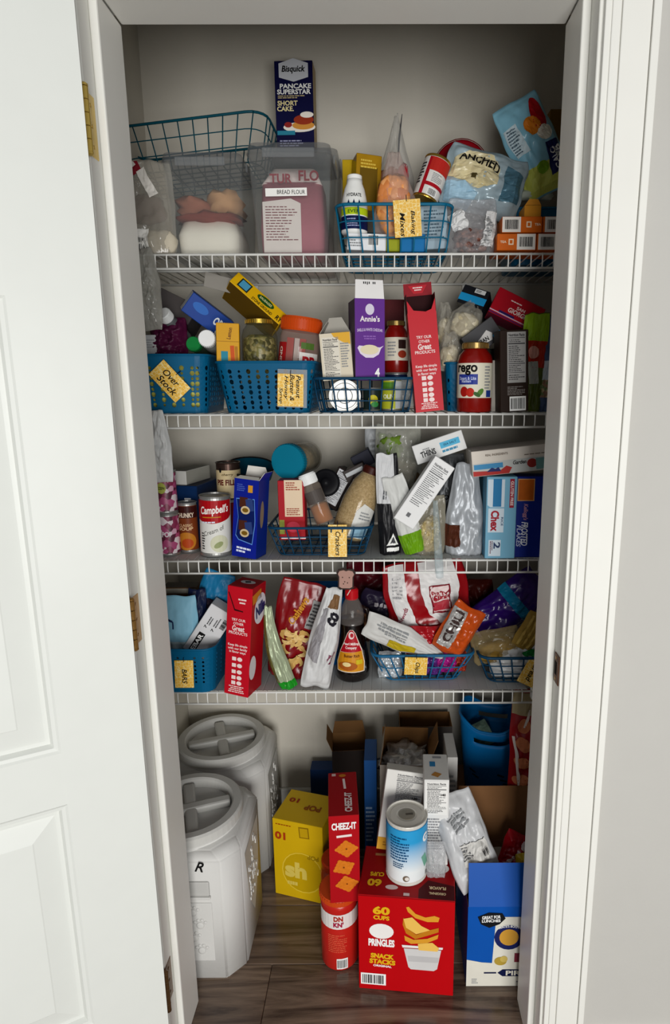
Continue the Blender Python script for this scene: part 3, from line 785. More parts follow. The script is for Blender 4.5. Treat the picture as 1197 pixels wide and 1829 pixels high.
decal(c2, S, 'strip_label', [R4(-.007, .130, .092, .0165, 1)], M('f4f3ee', 0.5), 0.0012)
lettering(c2, S, 'BREAD FLOUR', .004, .130, .062, .0085, INK, bold=.005, off=.0018)
# canister standing behind, the pancake mix box on top of it
zt3 = at(526, 272, 0.52).z
c3 = canister('storage_canister', 'clear lidded canister half hidden behind the bread flour one', .165, .15, 0.15, zt3 - Z1, 'clear lidded canisters')
sit(c3, 556, 0.565, Z1)
loft(c3, 'flour_bag', .13, .11, .12, .09, .12, .03, M('a58b80', 0.7, var=0.1), z0=.003, smooth=True)
NAVY = M('16174a', 0.45, var=0.05)
B = pbox('pancake_mix_box', 'navy blue pancake mix box standing high on the canisters', 'box', 526, 191, 68, 166, 0.53, 0.055, NAVY, faces={'Rt': M('b9a684', .7)}, yaw=-2.0)
q = B.k
decal(B.T, B.F, 'logo_badge', [[(-26 * q, 70 * q), (0, 78 * q), (26 * q, 70 * q), (26 * q, 48 * q), (0, 41 * q), (-26 * q, 48 * q)]], M('c9ccd2', .5))
lettering(B.T, B.F, 'Bisquick', 0, 60 * q, 42 * q, 13 * q, INK, bold=.03, shear=.2)
lettering(B.T, B.F, 'PANCAKE', 3 * q, 34 * q, 56 * q, 8 * q, WHITE, bold=.03)
lettering(B.T, B.F, 'SUPERSTAR', 0 * q, 25 * q, 60 * q, 8 * q, WHITE, bold=.03)
text_lines(B.T, B.F, -4 * q, 17 * q, 50 * q, 6 * q, 2, M('c9b98a', .6), 2)
lettering(B.T, B.F, 'SHORT', -12 * q, 7 * q, 36 * q, 8 * q, M('e3d6a4', .6), bold=.03)
lettering(B.T, B.F, 'CAKE.', -16 * q, -2 * q, 30 * q, 8 * q, M('e3d6a4', .6), bold=.03)
decal(B.T, B.F, 'picture', [E_(8 * q, -32 * q, 58 * q, 16 * q), E_(15 * q, -29 * q, 40 * q, 14 * q), E_(16 * q, -20 * q, 36 * q, 16 * q), E_(22 * q, -12 * q, 24 * q, 10 * q), R4(-16 * q, -41 * q, 32 * q, 7 * q), E_(-12 * q, -28 * q, 14 * q, 9 * q)],
      [M('e8e2d8', .5), M('d59b4c', .6), M('a54328', .6), M('efe6dc', .5), M('3a8fa6', .5), M('9c3230', .6)], 0.0006, [0, 1, 2, 3, 4, 5], )
text_lines(B.T, B.F, 0, -58 * q, 56 * q, 12 * q, 3, M('a9abc9', .6), 7)
done(B); B.T.location.z = zt3 + .001
# empty wire basket on top of the left canister
k, v = mpp(0.44, 240)
wb1 = wire_basket('wire_basket', 'empty teal wire basket lying on top of the canisters', 290 * k, .17, 88 * v, TEAL, .86, .0016, 2, 10, 5, .045, 'wire baskets')
place(wb1, 330, 213, 0.44, -4.5, -4, -6, (0, -.085, 88 * v))
# flour sack wrapped in clear plastic at the far left
P = ppouch('flour_sack', 'bulging see-through bag with barcode label beside the left canister', 'bag', 258, 368, 92, 176, 0.272, .06, CLEAR('b9b4a8', .2, .12, .5, 30), seed=4, wr=.16, style='stand')
clump(P.T, 'contents', M('cfc6b2', .8, var=.15, bump=.4), (.012, .0, .03), (.09, .04, .055), 2, .15)
clump(P.T, 'contents', M('6f5a55', .8, var=.25, bump=.4), (-.005, .0, .10), (.085, .025, .06), 6, .2)
q = k1; P_ = P
decal(P.T, P.F, 'barcode_label', [R4(-12 * q, -58 * q, 30 * q, 42 * q, 3)], M('eceae4', .5), .002)
barcode(P.T, P.F, -12 * q, -62 * q, 20 * q, 20 * q, 5, 3, False, .0028)
decal(P.T, P.F, 'red_print', [R4(-22 * q, 72 * q, 16 * q, 30 * q, 30), R4(-2 * q, -85 * q, 60 * q, 9 * q, 4)], M('8d2b38', .5), .002)
decal(P.T, P.F, 'white_print', [R4(2 * q, 42 * q, 16 * q, 50 * q, 28), R4(-26 * q, 76 * q, 8 * q, 14 * q, 40)], M('e6e2da', .5), .0024)
done(P)

# ---- baking mixes wire basket and what is in it
k, v = mpp(0.28, 400)
bw, bd, bh = 210 * k, .27, 86 * v
T = wire_basket('wire_basket', 'teal wire basket of baking mixes on the uppermost shelf', bw, bd, bh, M('1f7796', .38, var=.08), .9, .0019, 2, 8, 6, .03, 'wire baskets')
T.location = (xat(703, .272 + bd / 2, Z1), .272 + bd / 2, Z1 + .003)
G = tag_card('yellow tag reading baking mixes on the upper wire basket', 48 * k, 66 * v, [('Baking', 9 * k, -8 * k, 40 * k, 9 * k), ('Mixes', -9 * k, -10 * k, 40 * k, 9 * k)], None, wa=-90)
place(G, 728, 390, .2685, -4, 0, 2)
Y = .30
# white bottle
r = 24 * k; hb = 100 * v
prof = [(r * .9, 0), (r, .004), (r, hb * .52), (r * .93, hb * .64), (r * .78, hb * .82), (r * .60, hb * .93), (r * .60, hb)]
T, S = jar('supplement_bottle', 'white squeeze bottle with lime and navy label in the baking basket', 'bottle', prof, M('eff0ec', .35), [(r * .56, hb), (r * .56, hb + .008), (r * .50, hb + .0095)], M('f4f4f0', .35), group=None)
def roundband(T, S, name, z0, z1, mat, u0=-3.14, u1=3.14, off=.0006):
    r0 = S.r0; return decal(T, S, name, [[(u0 * r0, z0), (u1 * r0, z0), (u1 * r0, z1), (u0 * r0, z1)]], mat, off)
roundband(T, S, 'navy_label', 6 * v, 30 * v, M('16275c', .4)); roundband(T, S, 'lime_band', 32 * v, 45 * v, M('c4d82c', .45))
lettering(T, S, 'HYDRATE', 0, 68 * v, 30 * k, 6 * k, INK, bold=.02); lettering(T, S, 'EVER', 0, 38 * v, 22 * k, 6 * k, M('3f6a1e', .5), bold=.02)
decal(T, S, 'drop_marks', [[(d * k - 3 * k, 50 * v), (d * k + 3 * k, 50 * v), (d * k, 60 * v)] for d in (-10, 0, 10)], M('16275c', .4), .0008, cut_=False)
text_lines(T, S, 0, 18 * v, 26 * k, 16 * v, 4, M('aab3d6', .6), 3)
place(T, 632, 414, Y - .003, 1, 0, 0, (0, -r, 0))
# boxes and packs low in the basket
B = pbox('mix_carton', 'white carton lying low in the baking basket with barcode', 'box', 655, 432, 70, 30, .300, .12, M('e8eaec', .5), roll=2); q = B.k
barcode(B.T, B.F, 12 * q, 3 * q, 18 * q, 18 * q, 8); text_lines(B.T, B.F, -20 * q, 0, 26 * q, 18 * q, 4, GREYP, 5); done(B)
B = pbox('mix_carton', 'bright blue carton under the baking mixes tag', 'box', 738, 434, 44, 32, .298, .10, M('1580b8', .4)); done(B)
B = pbox('mix_carton', 'pale blue grey carton at the right end of the baking basket', 'box', 776, 406, 48, 78, .315, .10, M('9fb2bd', .5), roll=-3); q = B.k
text_lines(B.T, B.F, 0, 5 * q, 36 * q, 50 * q, 9, M('5c707c', .6), 8); done(B)
B = pbox('mix_carton', 'small lime and black carton between white and blue cartons in basket', 'box', 702, 438, 24, 22, .305, .08, M('a7ad2e', .5), faces={'Tp': BLACKP}); done(B)
# golden boxes behind
AMB = M('b28d1e', .3, var=.2, vs_=30, coat=.3)
B = pbox('gold_carton', 'amber gold cornbread carton standing behind the white bottle', 'box', 658, 326, 46, 100, .40, .06, AMB, yaw=14, roll=3); q = B.k
decal(B.T, B.F, 'dark_window', [R4(0, -6 * q, 32 * q, 62 * q)], M('7c6312', .4)); text_lines(B.T, B.F, 0, 30 * q, 30 * q, 16 * q, 3, M('e2c65a', .5), 4); done(B)
B = pbox('gold_carton', 'bright yellow carton half hidden between canister and amber carton', 'box', 626, 330, 28, 90, .45, .05, M('c2a61c', .4, var=.15)); done(B)
# clear zip bags with orange crackers
P = ppouch('cracker_bag', 'tall pointed clear bag rising behind the orange crackers', 'bag', 708, 300, 62, 200, .40, .05, CLEAR('c4c3bf', .66, .08, .6, 25), seed=9, wr=.35, neck=(.45, .12, .98, 0), roll=0)
clump(P.T, 'contents', M('b06a34', .7, var=.2, bump=.4), (-.012, 0, .09), (.055, .03, .08), 3); clump(P.T, 'red_packet', M('b02a38', .5), (.016, -.004, .10), (.03, .02, .07), 4)
V, Fc = tube([(.004, -.012, .135), (.007, -.012, .19), (.014, -.004, .245)], [.0015, .0028, .0008], 5); part(P.T, 'zip_edge', V, Fc, M('3c3c40', .3)); done(P)
P = ppouch('cracker_bag', 'clear bag of orange crackers leaning in the baking basket', 'bag', 708, 350, 88, 170, .315, .045, CLEAR('d9c3bb', .60, .08, .55, 28), seed=12, wr=.3, neck=(.3, .25, .99, 0), roll=-3)
clump(P.T, 'crackers', SPECK(('e89a52', 'f0a868', 'd98444'), 60, .5), (-.005, -.003, .085), (.075, .034, .13), 5, .2); done(P)
# red tin leaning
T, S = tin('tomato_tin', 'red and white labelled tin tipped over in the baking basket', 'tin', 25 * k, 84 * v, M('dcd9d4', .45), GOLD)
roundband(T, S, 'red_field', 52 * v, 78 * v, M('c23a32', .45), -.3, 1.6); roundband(T, S, 'red_stripe', 4 * v, 78 * v, M('b3202f', .45), -.5, -.22); roundband(T, S, 'red_stripe', 22 * v, 29 * v, M('b3202f', .45), -.3, 1.6)
text_lines(T, S, 14 * k, 40 * v, 22 * k, 18 * v, 6, GREYP, 5)
text_lines(T, S, -22 * k, 46 * v, 16 * k, 44 * v, 7, M('26262a', .5), 6, fill=.6)
barcode(T, S, 12 * k, 12 * v, 16 * k, 13 * v, 4)
place(T, 770, 312, .325, 19, -8, -8, (0, -25 * k, 42 * v))
# dark red round tub behind the almond flour
V, Fc = lathe([(.045, 0), (.062, .02), (.068, .045), (.064, .05), (.0001, .05)], 30); T = thing('red_bowl', 'dark red plastic bowl upturned behind the almond flour bag', 'bowl')
part(T, 'bowl_wall', V, Fc, M('8e1022', .35), None, True); V, Fc = lathe([(.069, .043), (.071, .047), (.069, .051)], 30, False); part(T, 'rim', V, Fc, M('9c1a2a', .35), None, True)
place(T, 822, 306, .47, 12, 0, 112, (0, 0, .03))
# almond flour bag
P = ppouch('almond_flour_bag', 'cream and pale blue glossy bag of almond flour slumped on its side', 'bag', 868, 318, 150, 118, .34, .08, M('a9bcc4', .25, .1, .1, .6, 40, coat=.5), seed=21, wr=.22, roll=14)
q = k1
decal(P.T, P.F, 'cream_panel', [[(-66 * q, -8 * q), (-10 * q, -18 * q), (22 * q, -6 * q), (24 * q, 20 * q), (6 * q, 44 * q), (-40 * q, 44 * q), (-62 * q, 26 * q)]], M('d8cda6', .35, coat=.3), .0012)
lettering(P.T, P.F, 'ANCHED', -16 * q, 24 * q, 76 * q, 15 * q, INK, -8, .03, off=.0022, arc=.006)
decal(P.T, P.F, 'pale_blue_panel', [[(-70 * q, -48 * q), (-20 * q, -54 * q), (-8 * q, -24 * q), (-34 * q, -14 * q), (-66 * q, -16 * q)]], M('a6c6d8', .3), .0012)
decal(P.T, P.F, 'emblem', [R4(-22 * q, 0, 9 * q, 11 * q), R4(-22 * q, 2 * q, 14 * q, 3 * q)], M('5a5030', .5), .002)
decal(P.T, P.F, 'teal_panel', [[(34 * q, -30 * q), (70 * q, -24 * q), (70 * q, 26 * q), (34 * q, 34 * q)]], M('5f8596', .3, .1), .0012)
done(P)
# tilted pale blue bag, top right
P = ppouch('corn_snack_bag', 'pale blue and yellow snack bag tilted in the upper right corner', 'bag', 958, 256, 92, 186, .38, .05, M('8fc3d6', .3, var=.12, bump=.3, bs=30, coat=.4), seed=31, wr=.2, roll=-28)
q = mpp(.38, 256)[0]
P.band(.02, .30, M('c9cf6a', .35), 'yellow_field')
decal(P.T, P.F, 'printed_picture', [E_(24 * q, 44 * q, 26 * q, 62 * q, a=-8), E_(6 * q, 30 * q, 32 * q, 30 * q), E_(22 * q, 10 * q, 26 * q, 26 * q), [(6 * q, -60 * q), (40 * q, -56 * q), (40 * q, -8 * q), (14 * q, -6 * q)], E_(-4 * q, -40 * q, 24 * q, 20 * q), R4(30 * q, -74 * q, 20 * q, 30 * q)],
      [M('b3202a', .4), M('d8892e', .45), M('e6e2d2', .45), M('1f2a66', .4), M('8db53a', .4), M('c02530', .4)], .0014, [0, 1, 2, 3, 4, 5])
lettering(P.T, P.F, 'CALO', 22 * q, -36 * q, 38 * q, 11 * q, WHITE, 90, .03, off=.0024); lettering(P.T, P.F, 'REB', 33 * q, -32 * q, 30 * q, 9 * q, WHITE, 90, .03, off=.0024)
decal(P.T, P.F, 'facts_panel', [R4(-28 * q, 20 * q, 22 * q, 52 * q, 4)], M('c9dbe2', .4), .0014); text_lines(P.T, P.F, -28 * q, 20 * q, 18 * q, 46 * q, 9, M('5a6e7c', .5), 6, off=.0022)
done(P)
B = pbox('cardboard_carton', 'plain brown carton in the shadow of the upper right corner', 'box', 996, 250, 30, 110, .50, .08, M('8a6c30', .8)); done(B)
# teal tub behind the orange boxes
def holes_rows(step, j0=0):
    return lambda i, j, nu, nv: i % step == 0 and j >= j0
k, v = mpp(.40, 400)
T = plastic_basket('plastic_basket', 'teal blue plastic basket behind the small orange cartons', 130 * k, .2, 100 * v, M('0f6688', .42, var=.06), holes=lambda i, j, nu, nv: j == nv - 2 and i % 4 == 1, cell=.016, hr=.42, group='plastic baskets')
sit(T, 955, .39 + .1, Z1)
P = ppouch('green_white_pack', 'white and green packet lying flat on the teal basket', 'packet', 930, 345, 120, 20, .40, .03, M('b9c2b4', .4, var=.2), seed=8, wr=.1, nu=10, nv=8); decal(P.T, P.F, 'green_print', [R4(-12 * k, 0, 30 * k, 14 * k)], M('3c8a34', .4), .001); done(P)
# small orange cartons stacked two high
ORG = M('d5731f', .45, var=.06)
def tea(px, row, wpx, hpx, y, lab, bar_u, qr_u, seed, d=.10):
    B = pbox('orange_carton', lab, 'box', px, row, wpx, hpx, y, d, ORG, group='small orange cartons'); q = B.k
    if bar_u is not None:
        for bu in (bar_u if isinstance(bar_u, tuple) else (bar_u,)):
            decal(B.T, B.F, 'white_panel', [R4(bu * q, 0, 33 * q, hpx * q * .88)], M('e9e4dc', .5)); barcode(B.T, B.F, bu * q, 0, 24 * q, hpx * q * .62, seed, frame=False, off=.0007)
    if qr_u is not None:
        decal(B.T, B.F, 'print_square', [R4(qr_u * q, 0, 9 * q, 10 * q), R4(qr_u * q, 0, 5 * q, 6 * q)], [M('f0dcc0', .5), ORG], .0006, [0, 1]); lettering(B.T, B.F, 'TEA', (qr_u + (16 if qr_u > 0 else -14)) * q if wpx > 40 else 0, 0, 11 * q, 4 * q, M('f0dcc0', .5))
    return done(B)
b1 = tea(923, 432, 70, 30, .272, 'orange carton with barcode at left of the lower row', 17, -10, 1)
tea(986, 432, 52, 30, .272, 'orange carton with barcode at right of the lower row', -8, None, 2)
tea(933, 401, 72, 29, .280, 'orange carton with barcode at left of the upper row', -19, 12, 3)
tea(990, 401, 40, 29, .282, 'orange carton with blank white panel at right of the upper row', 0, None, 4)
B = pbox('orange_carton', 'torn open yellow orange carton peeking over the small orange cartons', 'box', 952, 377, 30, 22, .33, .06, M('e0a33c', .5), group='small orange cartons'); B.flap('F', .012, 20, M('e0a33c', .5), KRAFT, .008); done(B)
# crumpled clear bag of pecans
P = ppouch('nut_bag', 'crumpled clear bag of brown pecans with white label strip', 'bag', 846, 400, 92, 104, .285, .06, CLEAR('c6c6c8', .5, .08, .9, 40), seed=41, wr=.5, style='stand')
q = k1
clump(P.T, 'pecans', SPECK(('5a2f22', '743f2c', '42211a', '8a5238'), 90, .5, 1.0), (.0, 0, .03), (.08, .04, .055), 7, .25)
decal(P.T, P.F, 'white_label', [R4(30 * q, -6 * q, 20 * q, 62 * q, -8), R4(-26 * q, 8 * q, 26 * q, 34 * q, 24)], M('d9d9d8', .45), .003); text_lines(P.T, P.F, 30 * q, -6 * q, 13 * q, 50 * q, 9, GREYP, 3, -8, off=.0036)
done(P)
# ================================================================ second shelf
P = ppouch('plastic_bag', 'clear crumpled plastic bag hanging off the left end of the uppermost shelf', 'bag', 254, 515, 52, 150, .235, .05, CLEAR('b4b3aa', .1, .08, .9, 40), seed=51, wr=.5, neck=(.6, .6, 1, 0)); done(P)
k2, v2 = mpp(.27, 680)
def bigsmall(i, j, nu, nv):
    if i % 2: return False
    return (.49, .34, .45, .28)[(i // 2 + j) % 4]
# over-stock basket
T = plastic_basket('plastic_basket', 'blue plastic basket of overflow goods at the left of second shelf', 152 * k2, .26, 106 * v2, BLUEP, .86, .03, bigsmall, .0125, zone=(.1, .82), group='plastic baskets')
place(T, 300, 735, .268, 0, 3, 0, (0, -.13, 0), Z2)
G = tag_card('yellow tag reading over stock hung diagonally on the blue basket', 66 * k2, 40 * v2, [('Over', -2 * k2, 7 * k2, 34 * k2, 12 * k2), ('Stock', 2 * k2, -8 * k2, 42 * k2, 12 * k2)], None)
place(G, 303, 681, .2615, 49, 3, 3)
P = ppouch('clear_packet', 'yellow green packet showing through the left holes of overflow basket', 'packet', 300, 690, 110, 80, .30, .03, M('c7c56a', .4, var=.35, vs_=60, bump=.3), seed=5, wr=.2); done(P)
def cap_bottle(name, label, cat, r, h, cap_mat, body_mat, caph=.02, group=None):
    T, S = jar(name, label, cat, [(r * .94, 0), (r, .003), (r, h * .8), (r * .8, h * .9), (r * .8, h)], body_mat, [(r * .97, h), (r * .97, h + caph - .002), (r * .92, h + caph)], cap_mat, cap_ribs=28, group=group); return T, S
T, S = cap_bottle('pill_bottle', 'dark bottle with white cap tipped over at left of overflow basket', 'bottle', 13 * k2, .075, M('e2e4e2', .4), M('5c5f60', .4, var=.3, vs_=70)); place(T, 291, 559, .33, -14, -10, 52, (0, 0, .095))
T, S = cap_bottle('pill_bottle', 'bottle with green cap lying in the overflow basket', 'bottle', 13.5 * k2, .09, M('1f8a4a', .45), M('3a4a3a', .4)); place(T, 345, 614, .325, 0, 0, 84, (0, 0, .11))
T, S = cap_bottle('pill_bottle', 'bottle with round white cap pointing out beside the green cap', 'bottle', 15.5 * k2, .09, M('f0f1f0', .35), M('8a8c86', .4)); place(T, 369, 604, .318, 3, 4, 82, (0, 0, .11))
P = ppouch('purple_bag', 'crumpled dark plum bag stuffed in the overflow basket', 'bag', 296, 605, 66, 78, .335, .05, M('5a1f42', .35, var=.3, bump=.6, bs=45), seed=15, wr=.5); done(P)
B = pbox('small_carton', 'pale grey carton in the left back corner of overflow basket', 'box', 262, 618, 34, 40, .34, .05, M('b4b5b6', .6)); text_lines(B.T, B.F, 6 * B.k, 4 * B.k, 18 * B.k, 16 * B.k, 4, GREYP, 2); done(B)
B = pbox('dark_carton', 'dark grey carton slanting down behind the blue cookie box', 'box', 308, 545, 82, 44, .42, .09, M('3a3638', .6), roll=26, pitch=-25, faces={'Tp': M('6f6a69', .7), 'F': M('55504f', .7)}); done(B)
CK = M('1d4f9e', .4, var=.1)
B = pbox('cookie_box', 'blue cookie box tipped toward the right with white end showing', 'box', 372, 566, 86, 40, .37, .05, CK, roll=39, yaw=24, faces={'Lf': M('dfe0e2', .5)}); q = B.k
lettering(B.T, B.F, 'OREO', 26 * q, 2 * q, 30 * q, 15 * q, M('e8ecf2', .5), -2, .04); decal(B.T, B.F, 'picture', [E_(34 * q, -14 * q, 22 * q, 14 * q)], M('c9c4bc', .5)); decal(B.T, B.F, 'pale_glow', [E_(-18 * q, 4 * q, 30 * q, 16 * q)], M('3a78c4', .45)); done(B)
YEL = M('e2b91a', .45, var=.05); OLV = M('6a5214', .6, var=.1)
B = pbox('cracker_carton', 'yellow cracker carton with open flaps propped up diagonally', 'box', 463, 533, 112, 29, .345, .075, YEL, roll=41.5, yaw=6, pitch=-38, faces={'Bt': OLV, 'Lf': M('4a3020', .8), 'Tp': YEL}); q = B.k
decal(B.T, B.F, 'picture', [R4(-32 * q, 0, 22 * q, 20 * q), R4(-32 * q, 0, 17 * q, 15 * q)], [M('22302a', .5), M('5aa3c2', .5)], .0005, [0, 1])
decal(B.T, B.F, 'logo_badge', [E_(12 * q, 4 * q, 36 * q, 15 * q)], M('2a5a26', .5)); lettering(B.T, B.F, 'SAUSAGES', 12 * q, 4 * q, 26 * q, 5 * q, M('d9d7a0', .5), off=.0012)
lettering(B.T, B.F, 'STONE GROUND', 12 * q, -9 * q, 44 * q, 6 * q, INK); lettering(B.T, B.F, 'RY', 48 * q, -6 * q, 12 * q, 10 * q, INK, bold=.03)
o = box_part(B.T, 'flap', (0, 0, 0), (.066, .0012, .034), M('8f8b84', .7)); o.location = (-B.w / 2 - .020, -B.d * .10, B.h * .5 - .022); o.rotation_euler = (.35, -.60, 0)
o = box_part(B.T, 'flap', (-B.w / 2 - .006, B.d * .1, B.h * .5), (.012, .0012, B.h * .8), M('4a3428', .7)); done(B)

# ---- peanut butter basket
T = plastic_basket('plastic_basket', 'blue perforated basket with jars on the second shelf', 180 * k2, .27, 93 * v2, BLUEP, .84, .028, bigsmall, .0112, zone=(.06, .86), group='plastic baskets')
place(T, 475, 735, .266, 0, 0, 0, (0, -.135, 0), Z2)
G = tag_card('yellow tag reading peanut butter and honey in a clear sleeve', 46 * k2, 58 * v2, [('Peanut', 14 * k2, 6 * k2, 40 * k2, 8 * k2), ('Butter &', 3 * k2, 4 * k2, 46 * k2, 8 * k2), ('Honey', -8 * k2, 4 * k2, 42 * k2, 8 * k2), ('Syrup', -17 * k2, -10 * k2, 28 * k2, 7 * k2)], None, wa=-90)
box_part(G, 'clear_sleeve', (.004, .0016, .004), (52 * k2, .0008, 68 * v2), CLEAR('d5d8d8', .5, .06, .2)); place(G, 519, 697, .2555, 2, 0, -2)
B = pbox('dressing_mix_box', 'yellow carton with blue and orange print in the perforated basket', 'box', 407, 614, 40, 74, .295, .04, M('dba91c', .45), roll=2, yaw=10, pitch=0); q = B.k
decal(B.T, B.F, 'print', [R4(-6 * q, -24 * q, 12 * q, 22 * q), R4(8 * q, -18 * q, 7 * q, 30 * q, 3), R4(15 * q, -18 * q, 5 * q, 28 * q, 3)], [M('2f93a8', .5), M('d2641e', .5), M('b9851a', .5)], .0006, [0, 1, 2])
lettering(B.T, B.F, 'Lemon', 3 * q, 18 * q, 20 * q, 7 * q, M('7a4a10', .5), 80); decal(B.T, B.F, 'crease', [R4(0, 4 * q, 40 * q, .8 * q)], M('a87c10', .5)); done(B)
r = 33 * k2; h = 118 * v2
GLASS = CLEAR('6d6a4a', .75, .05, .05)
T, S = jar('seed_jar', 'glass jar of green seeds with gold lid in the perforated basket', 'jar', [(r * .93, 0), (r, .004), (r, h * .74), (r * .9, h * .84), (r * .72, h * .91), (r * .70, h * .95)], GLASS, [(r * .76, h * .93), (r * .76, h * .995), (r * .72, h)], M('b39a4c', .3, .85), [(r * .9, .004), (r * .95, h * .5), (r * .9, h * .70), (r * .6, h * .76)], SPECK(('6f6a34', '8f8748', 'a89a62', '4d4a24'), 110, .5, .8), cap_ribs=36)
place(T, 461, 680, .305, 0, 0, 0, (0, -r, 0)); T.location.z = Z2 + .012 + .07 * 0
T.location.z = at(461, 571, .305 + r).z - h
r = 37 * k2; h = 128 * v2
T, S = jar('snack_jar', 'clear tub with orange screw lid and red packets inside', 'jar', [(r * .92, 0), (r, .004), (r, h * .72), (r * .93, h * .80), (r * .9, h * .84)], CLEAR('caa79a', .62, .06, .05), [(r * .98, h * .80), (r * 1.02, h * .83), (r * 1.02, h * .955), (r * .97, h)], M('cf5a1e', .4), cap_ribs=48)
for i, (x, c, w_) in enumerate(((-.020, 'b02a2c', .016), (-.004, 'c8c2bc', .012), (.010, 'b6282c', .014))): box_part(T, 'packet', (x, -r * .35, h * .42), (w_, .012, h * .55), M(c, .45))
roundband(T, S, 'white_label', h * .20, h * .50, M('d9d5d0', .45), .15, 1.25); lettering(T, S, 'PR', r * .72, h * .36, 30 * k2, 22 * k2, M('b32230', .45), bold=.04); roundband(T, S, 'red_label', h * .2, h * .62, M('b3262c', .45), -1.3, -.55); roundband(T, S, 'green_label', h * .55, h * .64, M('5c7a3a', .45), .2, .9)
lettering(T, S, 'CIND', -r * .9, h * .42, 34 * k2, 8 * k2, M('e8d8c8', .5), 90)
place(T, 532, 600, .305, 7, 0, 0, (0, -r, h * .72))

# ---- small wire basket in the middle with cans and cartons
k, v = mpp(.275, 705)
T = wire_basket('wire_basket', 'dark teal wire basket under the purple macaroni box', 180 * k, .26, 60 * v, NAVYW, .9, .0019, 2, 8, 5, .025, 'wire baskets')
T.location = (xat(653, .268 + .13, Z2), .268 + .13, Z2 + .003)
T, S = tin('fruit_tin', 'shiny tin lying on its side with the lid facing out of the basket', 'tin', 28.5 * k, .10, M('7d8a90', .4)); place(T, 616, 707, .288, 0, 3, 90, (0, 0, .10))
T, S = tin('small_tin', 'small dark tin with yellow print between lid-out tin and lime tin', 'tin', 17 * k, 42 * v, M('23302c', .4)); decal(T, S, 'print', [E_(2 * k, 20 * v, 18 * k, 18 * k), E_(5 * k, 12 * v, 14 * k, 10 * k)], [M('c9c030', .45), M('3c8a4a', .45)], .0006, [0, 1]); place(T, 665, 733, .29, 0, 0, 0, (0, -17 * k, 0), Z2 + .004)
T, S = tin('small_tin', 'lime yellow labelled tin at the right in the middle wire basket', 'tin', 19 * k, 58 * v, M('b3b638', .4)); roundband(T, S, 'silver_panel', 4 * v, 54 * v, M('a9aeb0', .4), .35, 1.4); roundband(T, S, 'green_band', 40 * v, 52 * v, M('5a8a2c', .45), -1.3, .3); lettering(T, S, 'OLIV', -6 * k, 26 * v, 22 * k, 8 * k, M('e9ecd0', .5), bold=.03); place(T, 700, 733, .29, 0, 0, 0, (0, -19 * k, 0), Z2 + .004)
P = ppouch('clear_packet', 'small crinkled clear packet in the right end of middle wire basket', 'packet', 727, 702, 28, 50, .30, .025, CLEAR('c4c8c6', .5, .08, .8, 60), seed=22, wr=.5); done(P)
B = pbox('rice_mix_box', 'cream and yellow carton with nutrition table and a raised flap', 'box', 601, 637, 55, 84, .292, .05, M('ddd3bd', .55), roll=-4, yaw=-3, open_top=True); q = B.k
decal(B.T, B.F, 'yellow_corner', [[(-6 * q, 41 * q), (27 * q, 41 * q), (27 * q, 20 * q), (14 * q, 24 * q), (-2 * q, 34 * q)]], M('e5b748', .5)); nutrition(B.T, B.F, -9 * q, -2 * q, 30 * q, 72 * q, 5, 0, M('e2dccd', .5)); text_lines(B.T, B.F, 17 * q, 2 * q, 17 * q, 44 * q, 10, GREYP, 6)
B.flap('Lf', 26 * q, -35, M('c4bfb4', .6), M('aaa69c', .6), .012); B.flap('Bk', 30 * q, -8, M('bdb8ae', .6), M('aaa69c', .6), .02); done(B)
PUR = M('6f3796', .45, var=.06)
B = pbox('macaroni_box', 'tall purple macaroni box with torn white top flap', 'box', 661, 607, 54, 146, .285, .085, PUR, yaw=13, faces={'Lf': M('4d3152', .5), 'Rt': PUR}, open_top=True); q = B.k  # left face in darker purple, its shade put into the colour
decal(B.T, B.F, 'round_badge', [E_(0, 52 * q, 16 * q, 19 * q)], M('d6cfe0', .5)); lettering(B.T, B.F, "Annie's", 0, 36 * q, 36 * q, 10 * q, M('e7dfe2', .5), bold=.03)
lettering(B.T, B.F, 'SHELLS & WHITE CHEDDAR', 0, 16 * q, 46 * q, 5 * q, M('d7c6e4', .5), arc=.002); text_lines(B.T, B.F, 0, 4 * q, 36 * q, 8 * q, 2, M('9a6ebc', .5), 3, align='c')
bowl = [(-23 * q, -14 * q), (-18 * q, -24 * q), (-8 * q, -31 * q), (6 * q, -31 * q), (16 * q, -25 * q), (20 * q, -15 * q), (25 * q, -10 * q), (18 * q, -13 * q), (-20 * q, -10 * q)]
decal(B.T, B.F, 'picture', [bowl, E_(-1 * q, -17 * q, 34 * q, 17 * q)], [M('e2d8e4', .5), M('e4d9b8', .55)], .0006, [0, 1]); lettering(B.T, B.F, '4', 13 * q, -57 * q, 9 * q, 16 * q, WHITE, bold=.04); text_lines(B.T, B.F, 13 * q, -68 * q, 14 * q, 3 * q, 1, WHITE, 2)
o, fs = B.flap('F', 32 * q, -6, M('e6e4e2', .5), M('cbc8c4', .6), .002); lettering(B.T, fs, 'll|l ll', 0, 10 * q, 22 * q, 5 * q, INK); done(B)
